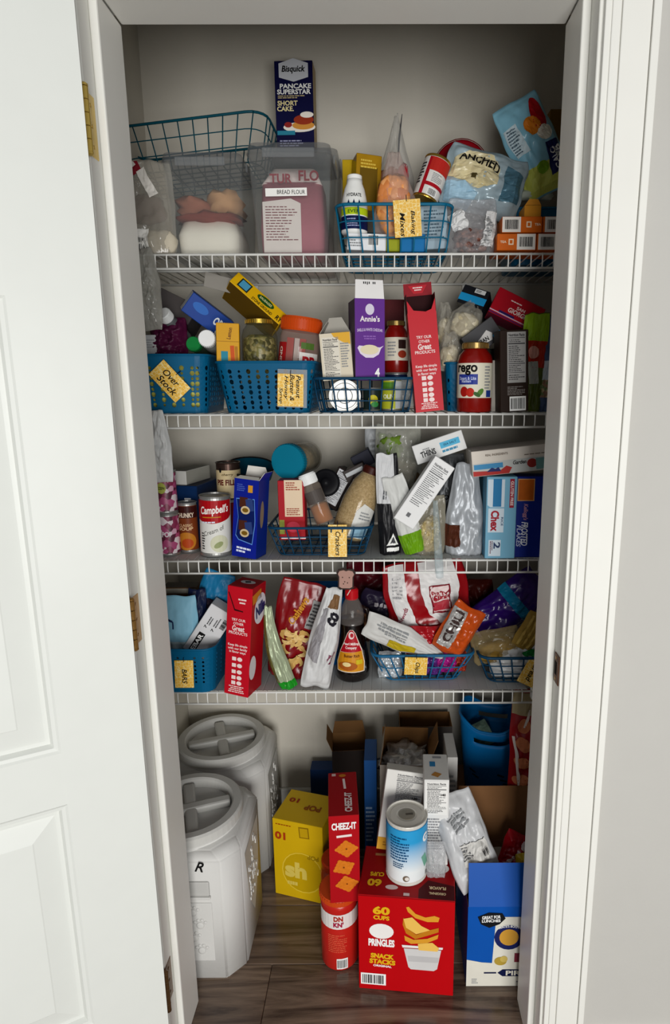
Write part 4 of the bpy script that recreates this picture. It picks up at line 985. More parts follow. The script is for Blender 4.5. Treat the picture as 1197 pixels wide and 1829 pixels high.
# red sauce jar behind, standing on a tin
z_ = at(708, 664, .37).z
T, S = tin('small_tin', 'dark blue tin carrying the red sauce jar', 'tin', 22 * k, z_ - Z2 - .006, M('23305a', .4)); lettering(T, S, 'OLI', 0, .030, 30 * k, 8 * k, WHITE, bold=.03); place(T, 708, 735, .37, 0, 0, 0, (0, -22 * k, 0), Z2 + .004)
r = 24 * k; h = 98 * v
RED = M('8e1c14', .25, var=.15, coat=.6)
T, S = jar('sauce_jar', 'red pasta sauce jar with cream label behind the purple box', 'jar', [(r * .92, 0), (r, .004), (r, h * .72), (r * .85, h * .82), (r * .66, h * .88), (r * .66, h * .92)], RED, [(r * .72, h * .91), (r * .72, h * .99), (r * .68, h)], M('a8905a', .3, .8), lab=(h * .24, h * .68), lab_mat=M('d9d2c0', .5))
decal(T, S, 'picture', [R4(12 * k, h * .55, 16 * k, 16 * k), E_(12 * k, h * .36, 18 * k, 14 * k)], [M('3a2420', .5), M('a8452c', .5)], .0005, [0, 1]); text_lines(T, S, -8 * k, h * .46, 18 * k, h * .3, 5, GREYP, 6)
place(T, 708, 664, .37 - .001, 0, 0, 0, (0, -r, 0)); T.location.z = z_ - .003
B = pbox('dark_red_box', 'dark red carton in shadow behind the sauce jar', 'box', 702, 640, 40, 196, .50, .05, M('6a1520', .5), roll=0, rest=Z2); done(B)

# ---- tall red wafer cartons (here and on the lowest shelf)
CRIM = M('c81f33', .42, var=.05); PALE = M('f0dcd8', .5)
def wafer_text(B, q, lead=1.0):
    F = B.F; h = B.h
    for s, v_, w_, hh, b in (('TRY OUR', .205, 27, 5, .02), ('OTHER', .17, 20, 5, .02), ('Great', .128, 24, 10, .03), ('PRODUCTS', .085, 36, 5.5, .02), ('Keep life simple', -.03, 38, 6, .02), ('with our family', -.062, 38, 6, .02), ('in flavor ways', -.092, 32, 6, .02)):
        lettering(B.T, F, s, 0, v_ * h * lead, w_ * q, hh * q, PALE, bold=b)
    for i, v_ in enumerate((-.155, -.215, -.275, -.33, -.38)):
        decal(B.T, F, 'icon', [R4(-6 * q, v_ * h, 8 * q, 7 * q), E_(5 * q, v_ * h, 10 * q, 8 * q)], PALE, cut_=False)
    text_lines(B.T, F, 0, -.44 * h, 38 * q, .07 * h, 4, PALE, 9, align='c')
B = pbox('wafer_carton', 'tall red wafer carton with torn open top leaning on second shelf', 'box', 761, 650, 51, 178, .272, .055, CRIM, roll=-5.5, yaw=2, open_top=True, inner=M('4a1216', .7), rest=Z2, faces={'Lf': M('b01a2c', .45)}, group='tall red wafer cartons'); q = B.k  # dark inner colour stands for the shade inside the carton
wafer_text(B, q, 1.25)
w, d, h = B.w, B.d, B.h
fl_ = .0009
part(B.T, 'torn_front_edge', [(-w / 2, -d / 2, h), (-w / 2, -d / 2, h + 22 * q), (-w * .28, -d / 2, h + 4 * q), (w * .2, -d / 2, h), (-w / 2, -d / 2 + fl_, h), (-w / 2, -d / 2 + fl_, h + 22 * q), (-w * .28, -d / 2 + fl_, h + 4 * q), (w * .2, -d / 2 + fl_, h)], [(0, 3, 2, 1), (4, 5, 6, 7), (0, 1, 5, 4), (1, 2, 6, 5), (2, 3, 7, 6)], CRIM)
part(B.T, 'torn_front_edge', [(w / 2, -d / 2, h), (w / 2, -d / 2, h + 24 * q), (w * .34, -d / 2, h + 4 * q), (w * .1, -d / 2, h), (w / 2, -d / 2 + fl_, h), (w / 2, -d / 2 + fl_, h + 24 * q), (w * .34, -d / 2 + fl_, h + 4 * q), (w * .1, -d / 2 + fl_, h)], [(0, 1, 2, 3), (7, 6, 5, 4), (0, 4, 5, 1), (1, 5, 6, 2), (2, 6, 7, 3)], CRIM)
box_part(B.T, 'side_panel', (-w / 2 + .0005, 0, h + 16 * q), (.001, d, 32 * q), M('5a141c', .6)); box_part(B.T, 'side_panel', (w / 2 - .0005, 0, h + 16 * q), (.001, d, 32 * q), M('5a141c', .6))  # these and the back panel are coloured dark for shade in the opening
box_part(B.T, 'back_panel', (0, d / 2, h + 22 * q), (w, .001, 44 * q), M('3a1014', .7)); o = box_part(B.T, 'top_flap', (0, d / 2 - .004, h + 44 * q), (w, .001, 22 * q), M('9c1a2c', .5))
S = Flat((0, d / 2 - .0046, h + 44 * q), (1, 0, 0), (0, 0, 1)); decal(B.T, S, 'flap_print', [[(-17 * q, 7 * q), (17 * q, 7 * q), (8 * q, -7 * q), (-8 * q, -7 * q)]], M('c21f33', .45)); text_lines(B.T, S, 0, 1 * q, 18 * q, 8 * q, 2, PALE, 2, off=.0012, align='c'); done(B)

# ---- right end: pasta bags in a blue basket, jar, dark cartons, red pasta box, pouches
T = plastic_basket('plastic_basket', 'blue plastic basket half hidden behind the big sauce jar', 92 * k2, .2, 92 * v2, BLUEP, .86, .02, lambda i, j, nu, nv: i % 3 == 0 and j % 2 == 0, .013, zone=(.1, .7), group='plastic baskets')
place(T, 838, 735, .335, 0, 0, 0, (0, -.10, 0), Z2)
PASTA = SPECK(('c9bfa0', 'b5a988', 'd6ccb2'), 55, .6, .9)
for i, (px, row, w, h, y, rl, lab) in enumerate(((806, 627, 44, 70, .345, 0, 'clear knotted bag of pale beans rising from the blue basket'), (836, 572, 60, 76, .375, 28, 'clear bag of shell pasta leaning right above the sauce jar'), (798, 582, 36, 90, .40, -4, 'clear bag of pale noodles beside the red wafer carton'))):
    P = ppouch('pasta_bag', lab, 'bag', px, row, w, h, y, .045, CLEAR('cdc9bc', .55, .08, .7, 45), seed=61 + i, wr=.4, roll=rl, group='clear pasta bags', neck=(.55, .45, 1, 0)); clump(P.T, 'pasta', PASTA, (0, 0, P.h * .38), (P.w * .8, .035, P.h * .6), i + 3, .25); done(P)
r = 32 * k2; h = 127 * v2
T, S = jar('sauce_jar', 'large red pasta sauce jar with cream and blue label at shelf front', 'jar', [(r * .92, 0), (r, .004), (r, h * .74), (r * .92, h * .82), (r * .70, h * .885), (r * .66, h * .92)], RED, [(r * .73, h * .91), (r * .74, h * .92), (r * .74, h * .99), (r * .70, h)], M('9c8558', .3, .8), lab=(h * .21, h * .705), lab_mat=M('ddd8c4', .5), cap_ribs=40)
q = k2
lettering(T, S, 'rego', -20 * q, h * .605, 40 * q, 18 * q, INK, bold=.03); decal(T, S, 'blue_panel', [R4(-18 * q, h * .475, 38 * q, 18 * q)], M('3a4a9c', .45)); lettering(T, S, 'Smart & Lite', -18 * q, h * .49, 32 * q, 6 * q, M('c9d2ee', .5)); lettering(T, S, 'Italian', -20 * q, h * .45, 18 * q, 5 * q, M('c9d2ee', .5))
decal(T, S, 'picture', [E_(-24 * q, h * .30, 16 * q, 18 * q), E_(-12 * q, h * .29, 15 * q, 16 * q), E_(6 * q, h * .29, 16 * q, 9 * q, a=50), E_(0, h * .26, 14 * q, 7 * q, a=-30)], [M('b02a22', .45), M('c23a2c', .45), M('5f8a3c', .5), M('3f6a30', .5)], .0006, [0, 1, 2, 3])
text_lines(T, S, 22 * q, h * .5, 16 * q, h * .34, 8, GREYP, 7); decal(T, S, 'blue_square', [R4(24 * q, h * .27, 12 * q, 12 * q)], M('2f4a94', .45))
place(T, 851, 736, .268, 0, 0, 0, (0, -r, 0), Z2)
B = pbox('black_carton', 'black carton with bright blue band tipped on the pasta bags', 'box', 846, 530, 50, 38, .40, .07, M('1c1d22', .5), roll=21, yaw=-22, pitch=-16, faces={'Bt': M('55524c', .6)}); q = B.k
decal(B.T, B.F, 'blue_band', [R4(0, -5 * q, 50 * q, 14 * q)], M('2c9ccc', .45)); decal(B.T, B.F, 'white_label', [R4(8 * q, 12 * q, 20 * q, 8 * q)], M('d0d2d0', .5)); text_lines(B.T, B.F, 8 * q, 12 * q, 16 * q, 5 * q, 2, INK, 3); done(B)
B = pbox('black_carton', 'charcoal carton with white triangle print above the sauce jar lid', 'box', 862, 602, 66, 42, .36, .06, M('4a4a4c', .5), roll=-36); q = B.k
decal(B.T, B.F, 'triangle', [[(-30 * q, -8 * q), (12 * q, -14 * q), (18 * q, -4 * q), (12 * q, 6 * q)]], M('d6d4d0', .5)); lettering(B.T, B.F, 'KIBAN', -4 * q, -6 * q, 24 * q, 8 * q, INK, -6, .03, off=.0011); decal(B.T, B.F, 'blue_patch', [R4(24 * q, -14 * q, 16 * q, 12 * q)], M('3aa0cc', .45)); done(B)
B = pbox('pasta_box', 'crimson pasta box tilted to the right at the back', 'box', 924, 554, 92, 52, .37, .05, M('b31c30', .45, var=.08), roll=26, yaw=-4, pitch=-14, faces={'Bt': M('7a2a40', .5)}); q = B.k
lettering(B.T, B.F, 'SAN', 6 * q, 3 * q, 16 * q, 6 * q, M('e6cfca', .5), bold=.03); lettering(B.T, B.F, 'GIORGIO', 6 * q, -6 * q, 42 * q, 9 * q, M('e6cfca', .5), bold=.03, shear=.1); text_lines(B.T, B.F, 0, 11 * q, 34 * q, 4 * q, 1, PALE, 3); decal(B.T, B.F, 'stripe', [R4(-6 * q, -19 * q, 80 * q, 2 * q), R4(-6 * q, -23 * q, 80 * q, 2 * q), R4(-14 * q, -16 * q, 30 * q, 4 * q)], [M('cfb4c4', .5), M('55306a', .5), M('3a2a6a', .5)], .0005, [0, 1, 2]); done(B)
B = pbox('brown_carton', 'dark brown carton with grey nutrition table and barcode at shelf front', 'box', 919, 662, 52, 147, .275, .05, M('33241c', .5, var=.1), roll=-2.5, yaw=6, rest=Z2); q = B.k
nutrition(B.T, B.F, 4 * q, 24 * q, 34 * q, 88 * q, 5, 0, M('a9a7a4', .5)); text_lines(B.T, B.F, 4 * q, -34 * q, 34 * q, 16 * q, 6, M('8a8480', .6), 5); barcode(B.T, B.F, 6 * q, -57 * q, 26 * q, 22 * q, 6); done(B)
B = pbox('white_carton', 'slim pale carton leaning between sauce jar and brown carton', 'box', 887, 690, 22, 92, .315, .04, M('a39d94', .6), roll=-4, rest=Z2); text_lines(B.T, B.F, 2 * B.k, -26 * B.k, 6 * B.k, 30 * B.k, 6, M('5a5450', .6), 5); done(B)
P = ppouch('green_pouch', 'lime green and red snack pouch at the right end of second shelf', 'pouch', 955, 650, 46, 178, .298, .035, M('5d6a26', .35, var=.3, bump=.4, coat=.3), seed=71, wr=.3, roll=3, style='stand', rest=Z2)
q = k2; P.band(.72, .99, M('8fae2a', .35, var=.2), 'lime_top'); P.band(.45, .72, M('b03a20', .35, var=.25), 'red_band'); decal(P.T, P.F, 'pale_logo', [E_(-2 * q, 18 * q, 18 * q, 22 * q)], M('d09a8a', .45), .0016); decal(P.T, P.F, 'silver_patch', [R4(0, -18 * q, 16 * q, 40 * q, 6)], M('a3a49a', .35), .0012); done(P)
P = ppouch('blue_pouch', 'dusky blue pouch squeezed against the right jamb on second shelf', 'pouch', 985, 650, 48, 176, .30, .04, M('4a5a78', .35, var=.3, bump=.4), seed=75, wr=.3, style='stand', rest=Z2); decal(P.T, P.F, 'white_panel', [R4(-8 * q, -12 * q, 16 * q, 34 * q)], M('b9c2c8', .45), .0012); P.band(.15, .38, SPECK(('b5a078', '6a7a4a', '8a6a50'), 120), 'food_picture'); done(P)
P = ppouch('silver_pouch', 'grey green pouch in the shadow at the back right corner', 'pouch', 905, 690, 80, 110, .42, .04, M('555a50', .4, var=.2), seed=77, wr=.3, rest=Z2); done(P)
# ================================================================ third shelf
def yz(row, z): return atz(PX0, row, z).y
LINER = M('c4c6c4', .5, var=.03)
for zz, lab, xr in ((Z3, 'pale grey ribbed plastic liner on the third shelf', XR - .01), (Z4, 'pale grey ribbed plastic liner on the lowest shelf', .448)):
    V = []; Fc = []; x = XL + .006; n0 = int((xr - x) / .0254)
    for k in range(n0):
        a, b = x + k * .0254 + .0009, x + (k + 1) * .0254 - .0009; s = len(V)
        for (px_, z_) in ((a, -.0006), (a + .0012, .0002), (b - .0012, .0002), (b, -.0006)):
            V += [(px_, SY + .006, zz + z_ + .0004), (px_, SY + .375, zz + z_ + .0004)]
        for i in range(3): Fc.append((s + 2 * i, s + 2 * i + 2, s + 2 * i + 3, s + 2 * i + 1))
        if k < n0 - 1: Fc.append((s + 6, s + 8, s + 9, s + 7))
    o = obj('shelf_liner', mesh_of('shelf_liner', V, Fc, LINER)); tag(o, lab, 'shelf liner', 'ribbed shelf liners')
Z3s, Z4s = Z3 + .0008, Z4 + .0008
k3, v3 = mpp(.28, 940)
P = ppouch('plastic_bag', 'white plastic shopping bag hanging over the left end of third shelf', 'bag', 280, 800, 44, 130, .235, .03, M('c9cac8', .35, var=.1, bump=.6, bs=50), seed=81, wr=.5, neck=(.5, .55, 1, 0)); done(P)
# pink patterned tins, one on the other
PINK = SPECK(('b04a78', '5a1c34', 'd9a9bd', '8a2c50', 'e6dadd'), 75, .4, .1)
for i, (row, lab) in enumerate(((991, 'pink patterned drink tin standing on the shelf by the left jamb'), (916, 'pink patterned drink tin stacked on the lower pink tin'))):
    T, S = tin('drink_tin', lab, 'tin', 20 * k3, 76 * v3, PINK, group='pink patterned drink tins')
    if i: decal(T, S, 'green_badge', [E_(0, 46 * v3, 16 * k3, 20 * k3)], M('b9bf62', .45)); lettering(T, S, 'ZEN', 0, 46 * v3, 11 * k3, 5 * k3, INK)
    else: lettering(T, S, 'POP', 4 * k3, 40 * v3, 18 * k3, 10 * k3, M('f0e6ea', .45), bold=.04)
    place(T, 297, 990, .292, 0, 0, 0, (0, -20 * k3, 0), Z3s + i * (76 * v3 + .0008))
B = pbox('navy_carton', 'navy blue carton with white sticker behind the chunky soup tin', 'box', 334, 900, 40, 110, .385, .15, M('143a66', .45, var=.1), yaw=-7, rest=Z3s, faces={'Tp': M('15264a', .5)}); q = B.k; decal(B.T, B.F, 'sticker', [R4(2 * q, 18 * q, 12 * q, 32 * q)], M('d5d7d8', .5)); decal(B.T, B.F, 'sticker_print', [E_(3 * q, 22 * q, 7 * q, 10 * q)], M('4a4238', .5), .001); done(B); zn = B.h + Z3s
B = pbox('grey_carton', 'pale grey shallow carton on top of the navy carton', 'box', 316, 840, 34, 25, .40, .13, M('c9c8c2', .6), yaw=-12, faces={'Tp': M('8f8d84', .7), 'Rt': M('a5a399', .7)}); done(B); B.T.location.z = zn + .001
# soup tins
r = 17.5 * k3
T, S = tin('soup_tin', 'brown and orange chunky soup tin between pink tins and red soup tin', 'tin', r, 92 * v3, M('8a4a28', .45, var=.15))
h = 92 * v3
decal(T, S, 'dark_top', [[(-r * 1.5, h * .70), (r * 1.5, h * .70), (r * 1.5, h * .93), (-r * 1.5, h * .93)]], M('4a1f1c', .45)); lettering(T, S, 'CHUNKY', 0, h * .76, 34 * k3, 9 * k3, M('e0cdb8', .5), bold=.04)
lettering(T, S, 'CLASSIC', 0, h * .56, 26 * k3, 5 * k3, M('e6c49a', .5)); lettering(T, S, 'SOUP', 0, h * .49, 28 * k3, 6 * k3, M('e6c49a', .5), bold=.03)
decal(T, S, 'picture', [E_(0, h * .24, 38 * k3, 34 * k3), E_(2 * k3, h * .2, 22 * k3, 18 * k3)], [M('c98a34', .5), M('c25a28', .5)], .0006, [0, 1]); place(T, 334.5, 990, yz(988, Z3), 0, 0, 0, (0, -r, 0), Z3s)
r = 28 * k3; h = 107 * v3
T, S = tin('soup_tin', 'large red and white condensed soup tin standing at shelf front', 'tin', r, h, M('dddcd6', .45))
decal(T, S, 'red_field', [[(-r * 1.5, h * .66)] + [(r * (-1.5 + 3 * i / 10), h * (.66 - .10 * math.sin(math.pi * i / 10))) for i in range(1, 10)] + [(r * 1.5, h * .68), (r * 1.5, h * .94), (-r * 1.5, h * .94)]], M('b51a24', .42))
lettering(T, S, "Campbell's", 6 * k3, h * .775, 54 * k3, 19 * k3, M('f2eee8', .5), 5, .025, .25); decal(T, S, 'gold_line', [R4(0, h * .665, 34 * k3, 1.6 * k3, 2)], M('c9962e', .45), .0011); text_lines(T, S, 2 * k3, h * .585, 40 * k3, 5 * k3, 1, M('d9dcea', .5), 3, 3, off=.0012)
lettering(T, S, 'Cream of', 4 * k3, h * .44, 40 * k3, 8 * k3, M('55554e', .5), 20, 0, .2); decal(T, S, 'picture', [E_(14 * k3, h * .22, 34 * k3, 32 * k3), E_(12 * k3, h * .2, 18 * k3, 10 * k3, a=30)], [M('cfcfb4', .5), M('9aa274', .5)], .0006, [0, 1]); text_lines(T, S, -17 * k3, h * .26, 8 * k3, h * .3, 7, INK, 4)
place(T, 379.5, 996, yz(995.5, Z3), 1.5, 0, 0, (0, -r, 0), Z3s)
# pie filling tin on a red tin
zf = at(405, 893, .37).z; r = 23 * k3
T, S = tin('fruit_tin', 'red tin under the pie filling tin', 'tin', r, zf - Z3s - .001, M('7a1c24', .45)); place(T, 405, 960, .37, 0, 0, 0, (0, -r, 0), Z3s)
T, S = tin('pie_filling_tin', 'cream labelled pie filling tin with dark lid stacked at the back', 'tin', r, 64 * v3 * 1.06, M('cdbb94', .5), M('4a3a34', .35, .6), lab=(.04, .80)); lettering(T, S, 'PIE FILLING', 10 * k3, 32 * v3, 56 * k3, 11 * k3, M('6a241c', .5), bold=.04); lettering(T, S, 'cherry', 4 * k3, 46 * v3, 22 * k3, 6 * k3, M('6a5a3a', .5), shear=.3); decal(T, S, 'leaf_mark', [E_(-10 * k3, 54 * v3, 5 * k3, 9 * k3)], INK, cut_=False); place(T, 405, 893, .369, 0, 0, 0, (0, -r, 0)); T.location.z = zf
# blue cookie carton with open flaps
BLU = M('1c2f9a', .42, var=.08)
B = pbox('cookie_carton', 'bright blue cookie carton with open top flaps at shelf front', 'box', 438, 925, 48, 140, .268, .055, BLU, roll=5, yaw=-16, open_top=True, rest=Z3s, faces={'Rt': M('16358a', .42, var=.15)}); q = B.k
fr = [(-19 * q, 36 * q), (17 * q, 38 * q), (20 * q, 0), (20 * q, -10 * q), (16 * q, -46 * q), (-12 * q, -40 * q), (-18 * q, -32 * q), (-14 * q, 2 * q)]
decal(B.T, B.F, 'frame_line', [fr], M('6fa0de', .45)); decal(B.T, B.F, 'frame_field', [[(x * .94, y * .96) for x, y in fr]], M('142a6a', .45), .0008)
for yy in (16, -26): decal(B.T, B.F, 'picture', [R4(-4 * q, (yy + 14) * q, 16 * q, 18 * q), R4(8 * q, (yy + 10) * q, 14 * q, 22 * q, 10), E_(0, yy * q, 18 * q, 15 * q), E_(0, yy * q, 12 * q, 8 * q)], [M('5a3226', .5), M('3a4f86', .5), M('d6c29a', .5), M('8a6a24', .5)], .0011, [0, 1, 2, 3])
decal(B.T, B.F, 'badge', [R4(8 * q, 55 * q, 9 * q, 13 * q)], M('d9a23a', .5)); text_lines(B.T, B.F, -10 * q, 56 * q, 16 * q, 14 * q, 4, M('5a72c0', .5), 4); text_lines(B.T, B.F, 2 * q, -58 * q, 34 * q, 12 * q, 2, M('e0e6f6', .5), 5, -4, .6)
decal(B.T, B.Rt, 'picture', [E_(-4 * q, 8 * q, 14 * q, 50 * q)], M('8a7a68', .5))
B.flap('Bk', 20 * q, -12, M('c9c2b4', .6), M('e4e0d8', .6), .008); B.flap('Rt', 16 * q, 30, BLU, M('dcd8d0', .6), .006); B.flap('F', 12 * q, -70, M('dedad0', .6), M('dedad0', .6), .006); done(B)
# teal-lidded tub lying on its side, dark pan behind it
r = 32 * k3
T, S = jar('snack_tub', 'clear snack tub lying on its side with teal lid facing out', 'tub', [(r * .9, 0), (r * .95, .004), (r * .95, .10), (r * .9, .11)], CLEAR('a59f8c', .5, .1, .1), [(r * .98, .108), (r * 1.03, .112), (r * 1.03, .128), (r, .132)], M('12849c', .45), [(r * .85, .003), (r * .88, .09), (r * .7, .1)], SPECK(('8a7350', '6e5a3c', 'a5906a'), 70, .6), cap_ribs=44)
place(T, 513, 825, .365, 0, -17, 90, (0, 0, .132))
V, Fc = lathe([(.04, 0), (.058, .012), (.066, .045), (.063, .045), (.055, .014), (.0001, .004)], 32); T = thing('saucepan', 'teal bowl with dark rim at the back behind the pie filling', 'bowl'); part(T, 'bowl_wall', V, Fc, M('0f5a70', .4), None, True); V, Fc = lathe([(.067, .041), (.069, .045), (.066, .048), (.063, .045)], 32, False); part(T, 'rim', V, Fc, BLACKP, None, True); place(T, 446, 842, .45, 4, 0, 14, (0, 0, .03))
# ---- crackers wire basket
kb, vb = mpp(.30, 965)
T = wire_basket('wire_basket', 'navy blue wire basket of crackers on the third shelf', 184 * kb, .24, 50 * vb, NAVYW, .84, .0018, 2, 9, 5, .028, 'wire baskets'); place(T, 574, 988, .292, 0, 0, 0, (0, -.12 * .84, 0), Z3s + .002)
G = tag_card('yellow tag reading crackers on the navy wire basket', 33 * kb, 55 * vb, [('Crackers', 1 * kb, -5 * kb, 42 * kb, 9 * kb)], None, wa=-90); place(G, 603, 966, .272, 0, 0, -10)
B = pbox('red_cracker_box', 'red carton with cream text panel in the navy wire basket', 'box', 521, 912, 47, 106, .315, .045, M('b31f2e', .42), roll=0); q = B.k
decal(B.T, B.F, 'cream_panel', [R4(4 * q, 22 * q, 32 * q, 66 * q)], M('e3cdb0', .5)); text_lines(B.T, B.F, 4 * q, 44 * q, 26 * q, 16 * q, 4, M('a8503a', .5), 3); text_lines(B.T, B.F, 4 * q, -2 * q, 26 * q, 14 * q, 4, M('a8503a', .5), 6); decal(B.T, B.F, 'picture', [E_(2 * q, -30 * q, 24 * q, 20 * q), R4(-18 * q, -30 * q, 9 * q, 26 * q), R4(2 * q, -50 * q, 44 * q, 3 * q)], [M('d0485c', .5), M('9aa04a', .5), WHITE], .0006, [0, 1, 2]); done(B)
r = 17 * kb; h = 92 * vb
T, S = jar('spice_jar', 'clear spice jar with white cap leaning left in the cracker basket', 'jar', [(r * .92, 0), (r, .004), (r, h * .74), (r * .85, h * .80)], CLEAR('b5a798', .6, .06, .05), [(r * .9, h * .79), (r * .9, h * .97), (r * .84, h)], M('e9eae8', .4), [(r * .9, .004), (r * .92, h * .36), (r * .5, h * .4)], M('b8763a', .7, var=.2), cap_ribs=30)
roundband(T, S, 'dark_label', h * .42, h * .66, M('57504c', .5), -1.2, 1.2); place(T, 562, 892, .305, -21, 0, -4, (0, -r, h * .5))
V, Fc = lathe([(.030, 0), (.036, .004), (.036, .014), (.03, .017), (.012, .018), (.011, .026), (.0001, .028)], 28); T = thing('pot_lid', 'small black round lid propped up behind the spice jar', 'lid'); part(T, 'lid_disc', V, Fc, BLACKP, None, True); place(T, 582, 862, .37, 0, 0, 78, (0, 0, .017))
B = pbox('dark_brown_carton', 'dark brown carton with white nutrition table leaning right over cracker basket', 'box', 603, 873, 34, 74, .385, .05, M('2a211f', .5), roll=28, yaw=-14); q = B.k; nutrition(B.T, B.F, -1 * q, 2 * q, 25 * q, 64 * q, 6, 0, M('cfd0d2', .5)); decal(B.T, B.Rt, 'blue_patch', [R4(0, -10 * q, 26 * q, 14 * q)], M('2a6a86', .5)); done(B)
B = pbox('dark_brown_carton', 'dark carton with pale stripes behind the bean bottle cap', 'box', 636, 848, 40, 30, .38, .06, M('3a3330', .5), roll=-26); decal(B.T, B.F, 'pale_patch', [R4(0, 6 * B.k, 34 * B.k, 7 * B.k), R4(8 * B.k, -6 * B.k, 22 * B.k, 5 * B.k)], [M('b5b8ba', .5), M('2f7a94', .5)], .0005, [0, 1]); done(B)
B = pbox('navy_pack', 'small dark navy carton at the back above the bean bottle', 'box', 648, 822, 36, 28, .42, .05, M('10142e', .5), roll=-28); done(B)
r = 32 * kb; h = 132 * vb
T, S = jar('grain_bottle', 'plastic bottle of tan grains with brown cap leaning right', 'bottle', [(r * .8, 0), (r * .96, .006), (r, h * .25), (r * .97, h * .5), (r * .78, h * .75), (r * .45, h * .9), (r * .42, h * .93)], CLEAR('c4ac80', .35, .08, .1), [(r * .47, h * .9), (r * .48, h * .985), (r * .44, h)], M('4a2018', .45), [(r * .75, .004), (r * .92, .01), (r * .96, h * .25), (r * .93, h * .5), (r * .73, h * .75), (r * .38, h * .9)], SPECK(('b99f6c', 'a58a58', 'c9b084'), 260, .6, .4), cap_ribs=24)
decal(T, S, 'white_label', [[(0, h * .05), (r * 1.3, h * .05), (r * 1.3, h * .45), (r * .3, h * .52), (0, h * .40)]], M('d7d6d0', .5), .0008); text_lines(T, S, r * .65, h * .36, r * .8, h * .12, 3, GREYP, 4, off=.0014); roundband(T, S, 'blue_band', h * .06, h * .2, M('8fb4c8', .45), .1, 1.3, .0012); place(T, 642, 900, .30, 21, 0, -4, (0, -r, h * .5))
# ---- middle: pouches, white cartons
P = ppouch('grey_pouch', 'pale grey pouch standing up behind the clear salad bag', 'pouch', 672, 820, 36, 120, .46, .03, M('a9acae', .4, var=.1, bump=.4), seed=91, wr=.3, roll=-3); text_lines(P.T, P.F, 0, 20 * kb, 20 * kb, 40 * kb, 4, GREYP, 5, off=.002); done(P)
P = ppouch('salad_bag', 'clear crinkled bag with green print and brown contents at the back', 'bag', 712, 830, 84, 140, .40, .05, CLEAR('bfc0b4', .25, .08, .9, 40), seed=93, wr=.45); clump(P.T, 'contents', M('6b5a42', .7, var=.4, bump=.6), (.005, 0, .06), (.10, .04, .11), 5); clump(P.T, 'green_leaves', M('6f8a34', .6, var=.5, vs_=60), (-.022, -.006, .15), (.06, .03, .06), 8, .5); done(P)
B = pbox('blue_carton', 'blue carton low behind the tilted white carton', 'box', 718, 905, 50, 60, .40, .05, M('1d4a6e', .45), rest=None); done(B)
P = ppouch('black_pouch', 'black pouch with white top edge and triangle logo', 'pouch', 694, 906, 40, 178, .295, .035, M('1b1b1e', .35, var=.2, bump=.3), seed=95, wr=.2, style='stand', rest=Z3s, roll=-2)
P.band(.52, 1.0, M('c9cacb', .4, var=.06), 'white_top', -.5, .32); q = kb; text_lines(P.T, P.F, -4 * q, 34 * q, 46 * q, 8 * q, 2, M('5a5c60', .5), 5, 86, off=.002); decal(P.T, P.F, 'triangle', [[(-6 * q, -72 * q), (15 * q, -72 * q), (6 * q, -50 * q)], [(0, -68 * q), (10 * q, -68 * q), (6 * q, -56 * q)]], [WHITE, M('4a4a4e', .5)], .0016, [0, 1]); decal(P.T, P.F, 'white_bar', [R4(5 * q, -80 * q, 22 * q, 7 * q)], WHITE, .0016); done(P)
P = ppouch('lime_pouch', 'white and lime green pouch slanting under the white carton', 'pouch', 722, 925, 42, 142, .288, .03, M('c9cac6', .38, var=.08, bump=.4), seed=97, wr=.25, style='stand', roll=-17, rest=Z3s); P.band(.0, .26, M('7cab24', .38, var=.1), 'lime_foot'); done(P)
B = pbox('thins_box', 'white cracker thins carton with blue panel tilted at the back', 'box', 785, 799, 93, 35, .335, .06, M('dcdcda', .5), roll=-18.5, yaw=0, pitch=-6); q = B.k
lettering(B.T, B.F, 'THINS', -22 * q, -4 * q, 28 * q, 11 * q, M('2c2c2e', .5), 0, .03, arc=.002); text_lines(B.T, B.F, -20 * q, 5 * q, 20 * q, 4 * q, 1, GREYP, 3); decal(B.T, B.F, 'blue_panel', [R4(20 * q, 2 * q, 36 * q, 11 * q)], M('5fb6d6', .5)); text_lines(B.T, B.F, 20 * q, -9 * q, 34 * q, 5 * q, 1, M('4a94b4', .5), 5, 0, .8); lettering(B.T, B.F, 'SEA SALT', 20 * q, 2 * q, 24 * q, 4 * q, M('2a6a86', .5)); done(B)
B = pbox('white_carton', 'white carton with nutrition table tilted to the right in the middle', 'box', 758, 881, 42, 132, .262, .024, M('e4e4e3', .5), roll=33.5, yaw=6); q = B.k; nutrition(B.T, B.F, 0, 14 * q, 34 * q, 92 * q, 8, 0, None, M('6a6a6c', .6)); decal(B.T, B.F, 'print_mark', [R4(-2 * q, -48 * q, 7 * q, 8 * q)], M('6a6a6c', .6)); done(B)
P = ppouch('oat_bag', 'clear zip bag of oats with trailing end over the shelf front', 'bag', 769, 943, 56, 106, .292, .04, CLEAR('c3bda8', .5, .08, .6, 45), seed=101, wr=.3, style='stand', rest=Z3s); clump(P.T, 'oats', SPECK(('b5a06c', 'a08c58', 'c9b684'), 160), (0, 0, .05), (.05, .03, .09), 4)
P.pl['row'] = 943; done(P)
P = ppouch('plastic_strip', 'translucent torn bag end trailing over the front of third shelf', 'strip', 782, 965, 15, 140, .245, .010, CLEAR('b9ccd2', .68, .1, .8, 60), seed=103, wr=.6, roll=-4, nu=8, neck=(.3, .6, 1, 0)); done(P)
P = ppouch('dark_silver_pouch', 'dark silver pouch with lettering behind the silver bag', 'pouch', 803, 880, 56, 140, .36, .03, M('4a4c4e', .35, .3, .2, .3), seed=105, wr=.25); lettering(P.T, P.F, 'POND', 0, -8 * kb, 30 * kb, 9 * kb, INK, bold=.03, off=.002); done(P)
